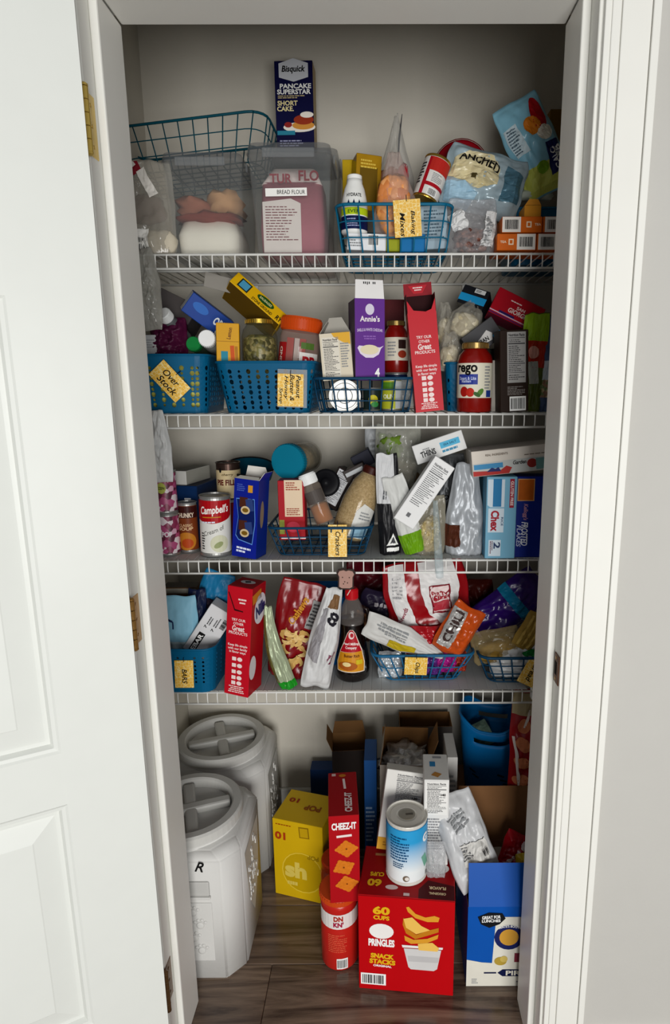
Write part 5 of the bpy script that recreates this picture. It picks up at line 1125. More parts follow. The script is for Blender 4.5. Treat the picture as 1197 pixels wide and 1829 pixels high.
P = ppouch('silver_bag', 'shiny silver coffee bag with brown square label at shelf front', 'bag', 834, 912, 74, 164, .285, .06, M('aaaeb2', .38, .2, .1, .3, 45), seed=107, wr=.3, style='stand', rest=Z3s, neck=(.35, .5, 1, 0)); q = kb
decal(P.T, P.F, 'brown_label', [R4(-24 * q, -46 * q, 26 * q, 40 * q)], M('5f3626', .5), .002); done(P)
# ---- right end: cereal cartons and the long box on top of them
CHX = M('7fb4cc', .45, var=.05)
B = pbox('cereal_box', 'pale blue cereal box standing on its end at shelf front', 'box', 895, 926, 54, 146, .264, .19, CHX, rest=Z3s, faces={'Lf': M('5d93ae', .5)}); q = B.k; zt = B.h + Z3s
decal(B.T, B.F, 'pale_panel', [[(-25 * q, 70 * q), (5 * q, 70 * q), (5 * q, 20 * q), (-20 * q, 20 * q), (-25 * q, 24 * q)], R4(-9 * q, -4 * q, 28 * q, 44 * q), R4(-10 * q, -55 * q, 22 * q, 30 * q)], M('cfdde6', .5)); decal(B.T, B.F, 'blue_bar', [R4(-8 * q, 46 * q, 15 * q, 50 * q)], M('2f86b4', .5), .0008); decal(B.T, B.F, 'red_bar', [R4(18 * q, 45 * q, 8 * q, 52 * q)], M('a82040', .5), .0008)
lettering(B.T, B.F, 'Chex', -11 * q, -5 * q, 38 * q, 15 * q, M('b02038', .5), -90, .04, off=.0014); lettering(B.T, B.F, 'GLUTEN FREE', 18 * q, 45 * q, 44 * q, 5 * q, PALE, -90, off=.0014); lettering(B.T, B.F, 'RICE', 2 * q, -6 * q, 16 * q, 4 * q, M('2a5a80', .5), -90); lettering(B.T, B.F, '2', -6 * q, -50 * q, 12 * q, 12 * q, M('3a4a70', .5), -90, .03, off=.0014); text_lines(B.T, B.F, -16 * q, -55 * q, 26 * q, 6 * q, 2, M('7a3a50', .5), 4, -90, off=.0014); done(B)
B = pbox('cereal_box', 'royal blue frosted cereal box against the right jamb', 'box', 957, 922, 72, 144, .275, .06, M('1a3590', .45, var=.06), rest=Z3s); q = B.k
decal(B.T, B.F, 'picture', [R4(-19 * q, 50 * q, 30 * q, 40 * q), R4(-19 * q, 50 * q, 27 * q, 37 * q)], [M('d9b07a', .5), M('c8701e', .5, var=.3, vs_=50)], .0006, [0, 1]); lettering(B.T, B.F, 'FROSTED', -19 * q, -30 * q, 44 * q, 12 * q, M('e6e9f2', .5), -90, .03, .2); lettering(B.T, B.F, 'FLAKES', -29 * q, -34 * q, 40 * q, 8 * q, M('c4cbe2', .5), -90, .02, .2); lettering(B.T, B.F, "Kellogg's", -19 * q, 10 * q, 30 * q, 10 * q, M('b98aa0', .5), -90, .03, .2); done(B)
B = pbox('long_carton', 'long white carton with red and blue print lying on the cereal boxes', 'box', 918, 822, 150, 46, .275, .10, M('d3cbc0', .5), roll=-6, yaw=0); q = B.k
decal(B.T, B.F, 'print_field', [[(-74 * q, -22 * q), (74 * q, -22 * q), (74 * q, 2 * q), (0, 2 * q), (-74 * q, 0)]], M('b9bcb8', .5)); decal(B.T, B.F, 'print', [R4(-46 * q, -6 * q, 52 * q, 9 * q), [(-74 * q, -22 * q), (-10 * q, -22 * q), (-4 * q, -12 * q), (-14 * q, -8 * q), (-26 * q, -16 * q), (-74 * q, -13 * q)], [(-50 * q, -16 * q), (-40 * q, -9 * q), (-34 * q, -12 * q), (-28 * q, -9 * q), (-24 * q, -17 * q)], E_(32 * q, -8 * q, 18 * q, 16 * q), R4(56 * q, -10 * q, 34 * q, 20 * q)], [M('4a94be', .5), M('b83a34', .5), M('26306e', .5), M('9c3a34', .5), M('6f9a98', .5)], .0009, [0, 1, 2, 3, 4])
lettering(B.T, B.F, 'Garden', 10 * q, -4 * q, 24 * q, 7 * q, INK, 0, .02, .2, off=.0014); lettering(B.T, B.F, 'REAL INGREDIENTS', -30 * q, 14 * q, 40 * q, 4 * q, M('6a5c4c', .5)); text_lines(B.T, B.F, 44 * q, 8 * q, 50 * q, 3 * q, 1, M('7a6c5c', .5), 5); done(B); B.T.location.z += max(0, zt + .001 - min((B.T.rotation_euler.to_matrix() @ v.co).z + B.T.location.z for v in B.body.data.vertices) - .010)
# ================================================================ lowest shelf
k4, v4 = mpp(.28, 1170)
T = plastic_basket('plastic_basket', 'blue plastic basket of snack bars on the lowest shelf', 118 * k4, .2, 80 * v4, BLUEP, .86, .032, lambda i, j, nu, nv: (i % 4 == 0) and .3, .011, zone=(.2, .85), group='plastic baskets'); place(T, 330, 1235, .258, 0, -2, 0, (0, -.10 * .86, 0), Z4s)
G = tag_card('yellow tag reading bars on the blue snack bar basket', 33 * k4, 46 * v4, [('BARS', 1 * k4, -4 * k4, 26 * k4, 9 * k4)], None, wa=-90); place(G, 329, 1204, .2405, 0, 0, -6)
P = ppouch('pale_blue_pouch', 'pale sky blue pouch with dark bird print in the bars basket', 'pouch', 318, 1128, 70, 120, .32, .025, M('8fc0d4', .4, var=.06, bump=.2), seed=111, wr=.15); decal(P.T, P.F, 'print', [R4(-14 * k4, 22 * k4, 12 * k4, 4 * k4, -30), R4(-8 * k4, 12 * k4, 3 * k4, 14 * k4)], M('2a3a60', .5), .002); P.band(.05, .35, M('b5c6c8', .4), 'pale_foot'); done(P)
B = pbox('pretzel_box', 'brown pretzel carton with pale lid strip at the back left', 'box', 322, 1088, 62, 76, .40, .05, M('7a5a3c', .6, var=.3, vs_=30), roll=0, faces={'Tp': M('6b655c', .7)}); q = B.k; decal(B.T, B.F, 'pale_strip', [R4(0, 34 * q, 62 * q, 9 * q)], M('a9a498', .6)); 
for i in range(4): decal(B.T, B.F, 'pretzel_print', [E_((-20 + 13 * i) * q, -4 * q, 9 * q, 56 * q, a=4)], M('b98a5c', .6), .0006 + .0001 * i)
done(B)
P = ppouch('navy_pouch', 'dark navy pouch between pale blue pouch and white bar box', 'pouch', 350, 1110, 34, 110, .345, .025, M('1f2a4a', .4, var=.3, bump=.3), seed=113, wr=.3, roll=3); done(P)
P = ppouch('blue_pouch', 'bright blue pouch folded over behind the white bar box', 'pouch', 380, 1075, 58, 104, .37, .03, M('2a7fa8', .38, var=.15, bump=.3), seed=115, wr=.3, roll=16); decal(P.T, P.F, 'dark_print', [E_(-6 * k4, -4 * k4, 20 * k4, 22 * k4), R4(6 * k4, -18 * k4, 12 * k4, 10 * k4)], M('2a2030', .5), .002); done(P)
B = pbox('bar_box', 'white protein bar carton with black stripe leaning in the bars basket', 'box', 372, 1130, 46, 96, .31, .05, M('d5d5d6', .5), roll=34, yaw=0); q = B.k; decal(B.T, B.F, 'black_stripe', [R4(-8 * q, -26 * q, 12 * q, 40 * q)], INK); lettering(B.T, B.F, 'EBAR', -8 * q, -26 * q, 34 * q, 8 * q, WHITE, 90, .03, off=.0012)
for i, s in enumerate(('7', '7')): lettering(B.T, B.F, s, (-10 + 14 * i) * q, 8 * q, 6 * q, 5 * q, INK, 90)
text_lines(B.T, B.F, -8 * q, 26 * q, 26 * q, 8 * q, 2, M('4a4a4c', .5), 3, 90); text_lines(B.T, B.F, 4 * q, 26 * q, 22 * q, 8 * q, 2, M('4a4a4c', .5), 4, 90); barcode(B.T, B.F, 16 * q, 28 * q, 20 * q, 10 * q, 5, 90, False); done(B)
# red wafer carton
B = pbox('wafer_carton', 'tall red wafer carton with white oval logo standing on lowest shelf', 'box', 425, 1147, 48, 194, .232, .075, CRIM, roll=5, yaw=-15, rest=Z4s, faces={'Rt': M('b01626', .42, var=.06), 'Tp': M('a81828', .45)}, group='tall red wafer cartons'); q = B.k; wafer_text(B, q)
decal(B.T, B.F, 'tuck_flap_line', [[(-22 * q, 92 * q), (-20 * q, 92 * q), (-8 * q, 62 * q), (8 * q, 60 * q), (8 * q, 58 * q), (-9 * q, 59 * q)]], M('3a0d12', .6), cut_=False); text_lines(B.T, B.F, 6 * q, 78 * q, 16 * q, 12 * q, 2, PALE, 2, align='c')
decal(B.T, B.Rt, 'oval_logo', [E_(6 * q, 58 * q, 44 * q, 58 * q, a=-10)], M('d9d4da', .5)); lettering(B.T, B.Rt, 'Nilla', 6 * q, 58 * q, 38 * q, 24 * q, M('2a2a6a', .5), 18, .05, .2, off=.0014); decal(B.T, B.Rt, 'gold_badge', [R4(-8 * q, 84 * q, 34 * q, 18 * q, 10)], M('d08a34', .5)); decal(B.T, B.Rt, 'white_oval', [E_(-14 * q, -50 * q, 26 * q, 46 * q)], M('d6cfd0', .5)); decal(B.T, B.Tp, 'badge', [E_(0, 4 * q, 28 * q, 18 * q)], M('cfcfd2', .5)); decal(B.T, B.Tp, 'badge_print', [R4(0, 4 * q, 10 * q, 10 * q, 30)], M('4a4a4e', .5), .001); done(B)
P = ppouch('green_pouch', 'silvery green pouch with bright green foot beside the wafer carton', 'pouch', 488, 1170, 34, 148, .262, .035, M('a9b396', .3, .2, .15, .5, 50), seed=121, wr=.3, style='stand', roll=-12, yaw=0, rest=Z4s, lean=.05, neck=(.3, .4, 1, 0)); P.band(0, .09, M('2fa034', .4), 'green_foot'); P.band(.09, .9, M('6f6a3c', .4, var=.3), 'brown_side', -.5, -.28); done(P)
# cashew bag
P = ppouch('cashew_bag', 'red glossy bag of cashews leaning right behind the green pouch', 'bag', 528, 1132, 84, 172, .31, .05, M('8e1a22', .25, var=.15, bump=.35, bs=40, coat=.5), seed=125, wr=.25, roll=11, style='stand', rest=Z4s); q = k4
lettering(P.T, P.F, 'Cashews', -2 * q, 38 * q, 56 * q, 14 * q, M('d29a3a', .45), 68, .03, .2, off=.003)
rnd = random.Random(3); arcs = []
for i in range(20):
    cx, cy = rnd.uniform(-16, 20) * q, rnd.uniform(-72, 2) * q; a0 = rnd.uniform(0, 6.28); R_ = 9 * q; t = 4.4 * q
    pts = [(cx + math.cos(a0 + b * .33) * (R_ + t * math.sin(math.pi * b / 9)), cy + math.sin(a0 + b * .33) * (R_ + t * math.sin(math.pi * b / 9))) for b in range(10)] + [(cx + math.cos(a0 + b * .33) * (R_ - t * math.sin(math.pi * b / 9)), cy + math.sin(a0 + b * .33) * (R_ - t * math.sin(math.pi * b / 9))) for b in range(8, 0, -1)]
    V = []; 
    decal(P.T, P.F, 'cashew_print', [pts], M(('d9b876', 'e3c58a', 'cda766')[i % 3], .45), .003 + .0002 * i, cut_=False)
decal(P.T, P.F, 'silver_facts', [R4(28 * q, 34 * q, 20 * q, 54 * q, -6)], M('9a9a98', .35), .0024); text_lines(P.T, P.F, 28 * q, 34 * q, 15 * q, 46 * q, 7, M('3a3a3c', .5), 4, -6, off=.0034); done(P)
# blue basket behind with the white card
T = plastic_basket('plastic_basket', 'blue plastic tub behind the cashew bag on the lowest shelf', 92 * k4, .16, 128 * v4, M('0f5f95', .42, var=.06), .84, .025, lambda i, j, nu, nv: i % 5 == 0 and j % 3 == 1, .014, zone=(.15, .75), group='plastic baskets'); place(T, 574, 1165, .41, 0, 0, 0, (0, -.08 * .84, 0), Z4s)
B = pbox('white_card', 'white folded card sticking out of the blue tub', 'card', 563, 1072, 22, 54, .385, .012, M('d3d4d5', .5), roll=-27); decal(B.T, B.F, 'mark', [E_(-1 * B.k, 4 * B.k, 4 * B.k, 4 * B.k)], INK); done(B)
P = ppouch('blue_packet', 'glossy blue packet tucked behind the white card', 'packet', 553, 1086, 34, 64, .395, .02, M('2a66a8', .3, var=.15), seed=127, wr=.3, roll=-15); done(P)
P = ppouch('white_pouch', 'white crinkled snack pouch leaning right beside the syrup bottle', 'pouch', 581, 1162, 56, 182, .245, .05, M('cfcfce', .38, var=.06, bump=.4, bs=40), seed=131, wr=.3, style='pillow', roll=12, yaw=10, rest=Z4s, neck=(.45, .55, 1, 0)); decal(P.T, P.F, 'brown_print', [[(-8 * q, 62 * q), (16 * q, 62 * q), (18 * q, 84 * q), (-2 * q, 84 * q)]], M('8a6a4a', .5), .002); lettering(P.T, P.F, 'co', 8 * q, 44 * q, 24 * q, 20 * q, M('26242c', .5), 60, .04, off=.0024); decal(P.T, P.F, 'grey_side', [[(-24 * q, -30 * q), (-8 * q, -40 * q), (-6 * q, 60 * q), (-18 * q, 60 * q)]], M('9a979a', .5), .0018); text_lines(P.T, P.F, 14 * q, -24 * q, 26 * q, 9 * q, 2, M('8a3a5a', .5), 4, 80, off=.0026); done(P)
# syrup
ks, vs4 = mpp(.32, 1150); r = 31 * ks; h = 158 * vs4
prof = [(r * .9, 0), (r * .98, .004), (r, h * .10), (r * .97, h * .22), (r * .80, h * .40), (r * .70, h * .52), (r * .72, h * .62), (r * .70, h * .72), (r * .60, h * .80), (r * .40, h * .87), (r * .34, h * .90)]
T, S_ = jar('syrup_bottle', 'dark pancake syrup bottle with red cap and red yellow label', 'bottle', prof[6:], CLEAR('a59c96', .7, .06, .02), [(r * .36, h * .88), (r * .36, h * .985), (r * .30, h)], M('c4202c', .4), prof[:7] + [(r * .70, h * .66), (.004, h * .665)], M('170a06', .14, var=.2, coat=.8, spec=.5), cap_ribs=26, cap_name='cap'); S = Round(prof)
V, Fc = tube([(r * .55, 0, h * .80), (r * .86, 0, h * .76), (r * .98, 0, h * .66), (r * .98, 0, h * .52), (r * .90, 0, h * .40)], [.004, .006, .006, .006, .005], 8); part(T, 'handle', V, Fc, M('2a1610', .25, coat=.6), None, True)
lab = [(-r * .95, h * .12), (r * .75, h * .12), (r * .80, h * .22), (r * .72, h * .36), (r * .30, h * .54), (r * .10, h * .58), (-r * .12, h * .58), (-r * .34, h * .54), (-r * .85, h * .34), (-r * 1.0, h * .22)]
decal(T, S, 'label_border', [[(x * 1.05, y) for x, y in lab]], M('e6d8c8', .45), .0010); decal(T, S, 'yellow_label', [[(-r * .92, h * .13), (r * .72, h * .13), (r * .77, h * .22), (r * .70, h * .345), (-r * .86, h * .33), (-r * .97, h * .22)]], M('d69a2a', .45), .0014); decal(T, S, 'red_label', [[(-r * .84, h * .335), (r * .69, h * .345), (r * .28, h * .535), (r * .08, h * .575), (-r * .12, h * .575), (-r * .32, h * .535)]], M('b81c30', .45), .0016)
decal(T, S, 'emblem', [E_(-r * .02, h * .52, 14 * ks, 14 * ks), E_(r * .02, h * .52, 8 * ks, 8 * ks)], [M('e6d0cc', .5), M('b81c30', .45)], .0022, [0, 1]); lettering(T, S, 'Pearl Milling', -r * .05, h * .425, 34 * ks, 6 * ks, M('f0dcd8', .5), bold=.03, off=.0024); lettering(T, S, 'Company', -r * .05, h * .385, 24 * ks, 6 * ks, M('f0dcd8', .5), bold=.03, off=.0024); lettering(T, S, 'Butter Rich', 0, h * .30, 30 * ks, 5 * ks, M('6a2a14', .5), off=.0024)
decal(T, S, 'picture', [E_(-r * .25, h * .19, 36 * ks, 16 * ks), E_(-r * .3, h * .21, 16 * ks, 8 * ks), R4(r * .45, h * .235, 12 * ks, 8 * ks)], [M('b56a28', .5), M('e8d49a', .5), M('d6c030', .5)], .0022, [0, 1, 2]); place(T, 629, 1223, yz(1221, Z4), 0, 0, 0, (0, -r, 0), Z4s)
# toast-shaped bag clip hanging from the shelf lip
T = thing('bag_clip', 'small toast shaped bag clip hanging on the lip of third shelf', 'clip')
kc = mpp(.245, 1032)[0]
o_ = [(-13, -16), (-8, -19), (8, -19), (13, -16), (13, 4), (16, 10), (13, 16), (5, 18), (0, 16), (-5, 18), (-13, 16), (-16, 10), (-13, 4)]
def plate(T, name, pts, y0, y1, mat):
    n = len(pts); V = [(x, y0, z) for x, z in pts] + [(x, y1, z) for x, z in pts]; Fc = [tuple(range(n)), tuple(range(2 * n - 1, n - 1, -1))] + [(i, i + n, (i + 1) % n + n, (i + 1) % n) for i in range(n)]
    return part(T, name, V, Fc, mat)
plate(T, 'clip_back', [(x * kc * 1.08, z * kc * 1.06) for x, z in o_], 0, .004, M('3a2a24', .5)); plate(T, 'clip_face', [(x * kc * .9, z * kc * .9) for x, z in o_], -.0015, .0005, M('b08c80', .5))
S = Flat((0, -.0015, 0), (1, 0, 0), (0, 0, 1)); decal(T, S, 'speckles', [E_(x * kc, z * kc, 2.4 * kc, 2.4 * kc, 8) for x, z in ((-6, 3), (6, 3), (-2, -5), (3, -7), (-4, -9))], M('4a342c', .5), cut_=False)
V, Fc = tube([(0, .002, 15 * kc), (0, .004, 21 * kc), (0, .009, 24 * kc), (0, .014, 20 * kc)], .0012, 5); part(T, 'hook', V, Fc, M('3a2a24', .5)); place(T, 618, 1034, .243, 2)
V, Fc = tube([(0, 0, 0), (-.006, 0, -.02), (-.014, .001, -.034)], .0011, 5); T = thing('twist_tie', 'thin white twist tie hanging beside the toast clip', 'tie'); part(T, 'wire', V, Fc, M('d9d2c4', .5)); place(T, 630, 1040, .25)
# back row
P = ppouch('burgundy_bag', 'dark burgundy patterned bag at the back behind the syrup', 'bag', 672, 1062, 110, 110, .49, .05, M('5a1420', .35, var=.4, vs_=60, bump=.5, bs=70), seed=141, wr=.4); done(P)
P = ppouch('nut_pouch', 'navy and brown nut pouch lying behind the zip pouch', 'pouch', 678, 1096, 78, 72, .385, .04, M('2a2238', .38, var=.2, bump=.3), seed=143, wr=.3, roll=14); P.band(.02, .42, SPECK(('8a5a34', '6e4426', 'a8764a'), 110), 'nut_picture'); decal(P.T, P.F, 'pale_letters', [R4((-10 + 9 * i) * q, 16 * q, 6 * q, 6 * q, 10) for i in range(4)], M('b9b4b8', .5), .002); done(P)
P = ppouch('popcorn_bag', 'large red and white glossy snack bag with barcode on the basket', 'bag', 766, 1088, 150, 160, .335, .065, M('9e1a24', .2, var=.12, bump=.4, bs=30, coat=.6), seed=147, wr=.16, roll=-9)
q = mpp(.32, 1080)[0]
decal(P.T, P.F, 'white_panel', [[(-66 * q, 82 * q), (-36 * q, 82 * q), (-34 * q, 20 * q), (-26 * q, -20 * q), (-4 * q, -58 * q), (-40 * q, -70 * q), (-58 * q, -20 * q), (-66 * q, 40 * q)], [(-8 * q, 82 * q), (58 * q, 82 * q), (60 * q, 30 * q), (48 * q, -14 * q), (18 * q, -30 * q), (0, -12 * q), (-8 * q, 30 * q)]], M('dcdad8', .35), .003)
decal(P.T, P.F, 'red_badge', [R4(24 * q, 16 * q, 36 * q, 50 * q, -2), R4(24 * q, 16 * q, 32 * q, 46 * q, -2)], [M('8a2030', .4), M('e0cdca', .4)], .0045, [0, 1]); lettering(P.T, P.F, 'PARTY', 24 * q, 28 * q, 28 * q, 8 * q, M('a82838', .4), -2, .03, off=.0065); lettering(P.T, P.F, 'SIZE', 24 * q, 18 * q, 24 * q, 9 * q, M('a82838', .4), -2, .04, off=.0065); decal(P.T, P.F, 'badge_block', [R4(24 * q, 4 * q, 28 * q, 14 * q, -2)], M('b23a48', .4), .006)
barcode(P.T, P.F, -34 * q, -44 * q, 20 * q, 26 * q, 7, 20, False, .0048); lettering(P.T, P.F, 'Rewards', -48 * q, -6 * q, 34 * q, 8 * q, M('a05060', .4), 60, off=.004); text_lines(P.T, P.F, -50 * q, 44 * q, 20 * q, 40 * q, 6, M('9a9a9c', .5), 5, off=.003); done(P)
P = ppouch('orange_snack_bag', 'orange glossy snack bag with silver lettering in the chips basket', 'bag', 820, 1130, 62, 92, .272, .04, M('c25a22', .22, var=.2, bump=.4, coat=.5), seed=151, wr=.3, roll=30); decal(P.T, P.F, 'silver_band', [R4(-14 * q, 0, 24 * q, 74 * q, 4)], M('b9b7b4', .3, .3), .002); lettering(P.T, P.F, 'CHILI', -14 * q, 4 * q, 60 * q, 15 * q, M('4a3a38', .4), 94, .03, off=.003); done(P)
P = ppouch('red_wrapper', 'small red foil wrapper crumpled below the large red bag', 'wrapper', 758, 1150, 70, 56, .30, .03, M('b0202c', .2, var=.2, bump=.6, coat=.5), seed=153, wr=.5); done(P)
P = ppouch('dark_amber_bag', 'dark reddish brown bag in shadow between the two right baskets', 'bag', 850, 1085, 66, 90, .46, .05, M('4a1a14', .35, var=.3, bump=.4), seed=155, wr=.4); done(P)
# chips wire basket
kb4, vb4 = mpp(.29, 1190)
T = wire_basket('wire_basket', 'blue wire basket of chip bags with yellow tag on lowest shelf', 184 * kb4, .24, 52 * vb4, M('2a7096', .4, var=.08), .74, .0021, 1, 9, 5, .03, 'wire baskets'); place(T, 754, 1214, .315, 0, 1, 0, (0, -.12 * .74, 0), Z4s + .002)
G = tag_card('yellow tag reading chips on the blue wire basket', 40 * kb4, 36 * vb4, [('Chips', 2 * kb4, -3 * kb4, 24 * kb4, 10 * kb4)], None, wa=-90); place(G, 743, 1190, .278, 2, 0, 14)
P = ppouch('zip_pouch', 'white zip pouch with yellow patch lying across the chips basket', 'pouch', 724, 1147, 50, 146, .285, .03, M('c9c8c4', .4, var=.08, bump=.3), seed=157, wr=.2, roll=115, neck=(.5, .25, 1, 0)); decal(P.T, P.F, 'yellow_patch', [R4(12 * q, -2 * q, 14 * q, 50 * q, 4)], M('c2ac2a', .45), .002); text_lines(P.T, P.F, -6 * q, -30 * q, 60 * q, 20 * q, 4, GREYP, 4, -90, off=.003); done(P)
for i, (px, row, w_, h_, c, lab) in enumerate(((697, 1192, 44, 48, 'd4dade', 'crinkled silver foil packet at left in the chips basket'), (772, 1188, 40, 44, '6a3a8a', 'purple snack packet in the middle of the chips basket'), (800, 1178, 44, 54, 'b02a8e', 'magenta snack packet at right in the chips basket'), (822, 1186, 26, 36, 'a8442e', 'rust red snack packet at the right end of chips basket'))):
    P = ppouch('snack_packet', lab, 'packet', px, row, w_, h_, .315, .035, M(c, .22, .5 if i == 0 else .1, .2, .8, 60, coat=.4), seed=161 + i, wr=.5, group='small packets in the chips basket'); done(P)
# right-hand wire basket and its bags
T = wire_basket('wire_basket', 'dark blue wire basket at the right end of the lowest shelf', 176 * kb4, .24, 50 * vb4, NAVYW, .78, .0021, 2, 8, 5, .03, 'wire baskets'); place(T, 940, 1222, .30, 0, 0, 0, (0, -.12 * .78, 0), Z4s + .002)
P = ppouch('purple_bag', 'purple glossy bag with teal band lying over the right basket', 'bag', 908, 1092, 82, 154, .385, .05, M('3f1d78', .22, var=.25, bump=.4, coat=.6), seed=171, wr=.3, roll=50); P.band(.56, .68, M('1f86a8', .3), 'teal_band'); P.band(.06, .1, M('b9a8d8', .4), 'pale_line', -.2, .3); done(P)
P = ppouch('tan_bread_bag', 'clear bag of tan bread under the purple bag', 'bag', 890, 1160, 90, 60, .305, .05, CLEAR('b5a070', .4, .1, .5), seed=173, wr=.3, roll=-12); clump(P.T, 'bread', M('a5863e', .7, var=.2), (0, 0, .035), (.095, .045, .055), 5); done(P)
P = ppouch('white_bread_bag', 'white plastic bread bag with green print in the right basket', 'bag', 930, 1185, 100, 70, .30, .06, M('d0d2d2', .3, var=.08, bump=.5, coat=.3), seed=175, wr=.35); decal(P.T, P.F, 'green_print', [E_(26 * q, 18 * q, 44 * q, 15 * q)], M('1f8a44', .4), .003); done(P)
P = ppouch('straw_packet', 'tan striped packet leaning at the right end of lowest shelf', 'packet', 948, 1130, 40, 70, .30, .02, M('a58a44', .45, var=.3, vs_=30), seed=177, wr=.2, roll=28); decal(P.T, P.F, 'pale_stripe', [R4((-10 + 10 * i) * q, 0, 4 * q, 60 * q) for i in range(3)], M('c9ae62', .45), .0016); done(P)
P = ppouch('white_label_bag', 'pale grey crinkled bag under the teal band of purple bag', 'bag', 938, 1100, 54, 60, .44, .03, M('b3b4b6', .35, var=.1, bump=.5), seed=179, wr=.4, roll=40); done(P)
G = tag_card('yellow tag tilted on the right basket of the lowest shelf', 34 * kb4, 46 * vb4, [('Bread', 0, 0, 34 * kb4, 10 * kb4)], None, wa=-90); place(G, 950, 1202, .272, 26, 0, 0)
# ================================================================ floor of the pantry
BIN = M('d0cfcb', .48, var=.03, bump=.12, bs=90)
def octo(w, d, c): return [(-w / 2 + c, -d / 2), (w / 2 - c, -d / 2), (w / 2, -d / 2 + c), (w / 2, d / 2 - c), (w / 2 - c, d / 2), (-w / 2 + c, d / 2), (-w / 2, d / 2 - c), (-w / 2, -d / 2 + c)]
def pet_bin(label, mark):
    T = thing('food_bin', label, 'bin', 'white octagonal food storage bins'); w, d, h = .30, .275, .335
    secs = [(1.0, 0, .042), (1.0, h, .042), (.88, h + .018, .05)]
    bm = bmesh.new(); rings = [[bm.verts.new((x, y, z)) for x, y in octo(w * s, d * s, c)] for s, z, c in secs]
    for a, b in zip(rings, rings[1:]):
        for k in range(8): bm.faces.new((a[k], a[(k + 1) % 8], b[(k + 1) % 8], b[k]))
    bm.faces.new(rings[0][::-1]); bm.faces.new(rings[-1])
    bmesh.ops.bevel(bm, geom=[e for e in bm.edges], offset=.005, segments=3, affect='EDGES', clamp_overlap=True); bm_part(T, 'tub', bm, BIN, True)
    V, Fc = lathe([(.128, h + .012), (.128, h + .022), (.124, h + .026)], 48); part(T, 'neck_ring', V, Fc, BIN, None, False)
    lid = M('c3c2bd', .42, var=.03)
    V, Fc = lathe([(.120, h + .024), (.131, h + .027), (.131, h + .046), (.126, h + .051), (.108, h + .051), (.104, h + .047), (.100, h + .026), (.0001, h + .022)], 56, False); L = part(T, 'screw_lid', V, Fc, lid, None, False)
    for a in (20, 110):                              # raised cross grip inside the lid
        o = box_part(L, 'grip_bar', (0, 0, h + .035), (.198 - a * .00004, .030, .022 - a * .00003), lid, .006, 2); o.rotation_euler = (0, 0, math.radians(a))
    # front: scooped hand hold, raised panel with paw prints
    Y_ = -d / 2
    box_part(T, 'hand_hold', (.0, Y_ - .001, .262), (.16, .006, .040), M('bdbcb8', .5), .004, 2); box_part(T, 'hand_hold_lip', (.0, Y_ - .004, .240), (.165, .008, .006), BIN, .002, 2)
    pn = box_part(T, 'front_panel', (.008, Y_ - .0006, .140), (.15, .004, .165), BIN, .002, 2)
    paw = []
    for i in range(4):
        cx, cz = (.036 + (.016 if i % 2 else 0)), .196 - .036 * i
        for dx, dz, r_ in ((0, 0, .010), (-.012, .010, .0045), (-.004, .015, .0045), (.005, .015, .0045), (.013, .009, .0045)): paw.append((cx + dx, cz + dz, r_))
    for x, z, r_ in paw:
        V, Fc = lathe([(r_, 0), (r_ * .9, .0014), (r_ * .5, .0022)], 10); o = part(pn, 'paw_pad', V, Fc, BIN, None, True); o.location = (x, Y_ - .0024, z); o.rotation_euler = (math.pi / 2, 0, 0)
    # right side: sunken pointed panel with embossed text bars
    rnd = random.Random(7); X_ = w / 2
    plate_ = [(-.075, .30), (.075, .30), (.06, .16), (.0, .07), (-.045, .14)]
    S = Flat((X_, 0, 0), (0, 1, 0), (0, 0, 1)); sp_ = decal(T, S, 'side_panel', [plate_], M('c6c5c0', .5), .0012)
    vv = []; ff = []
    for i in range(34):
        u, v_ = rnd.uniform(-.045, .05), rnd.uniform(.13, .28)
        b = len(vv); a_, c_ = rnd.uniform(.004, .012), rnd.uniform(.006, .016)
        for x in (.0005, .0035):
            for p, q_ in ((-a_ / 2, -c_ / 2), (a_ / 2, -c_ / 2), (a_ / 2, c_ / 2), (-a_ / 2, c_ / 2)): vv.append((X_ + x, u + p, v_ + q_))
        ff += [tuple(b + j for j in f) for f in ((4, 5, 6, 7), (0, 1, 5, 4), (1, 2, 6, 5), (2, 3, 7, 6), (3, 0, 4, 7))]
    o = part(sp_, 'embossed_text', vv, ff, BIN); o['kind'] = 'stuff'
    if mark:
        S = Flat((0, -d / 2 * .95, .35), (1, 0, 0), (0, .8, .3)); lettering(T, Flat((-.105 + .135, Y_ - .0014, .318), (1, 0, 0), (0, 0, 1)), 'R', .03, .004, .020, .026, INK, -8, .01, .3, name='handwriting')
    return T
T = pet_bin('white octagonal food bin in front with handwritten letter', True); T.location = (-.431, .190, .0005)
T = pet_bin('white octagonal food bin standing against the back wall', False); T.location = (-.431, .500, .0005); T.rotation_euler = (0, 0, 0)

def quad_box(name, label, cat, x, y, z, w, d, h, mat, yaw=0, pitch=0, roll=0, **kw):
    B = Box(name, label, cat, w, d, h, mat, **kw); B.T.location = (x, y, z); B.T.rotation_euler = rot(roll, yaw, pitch).to_euler(); return B
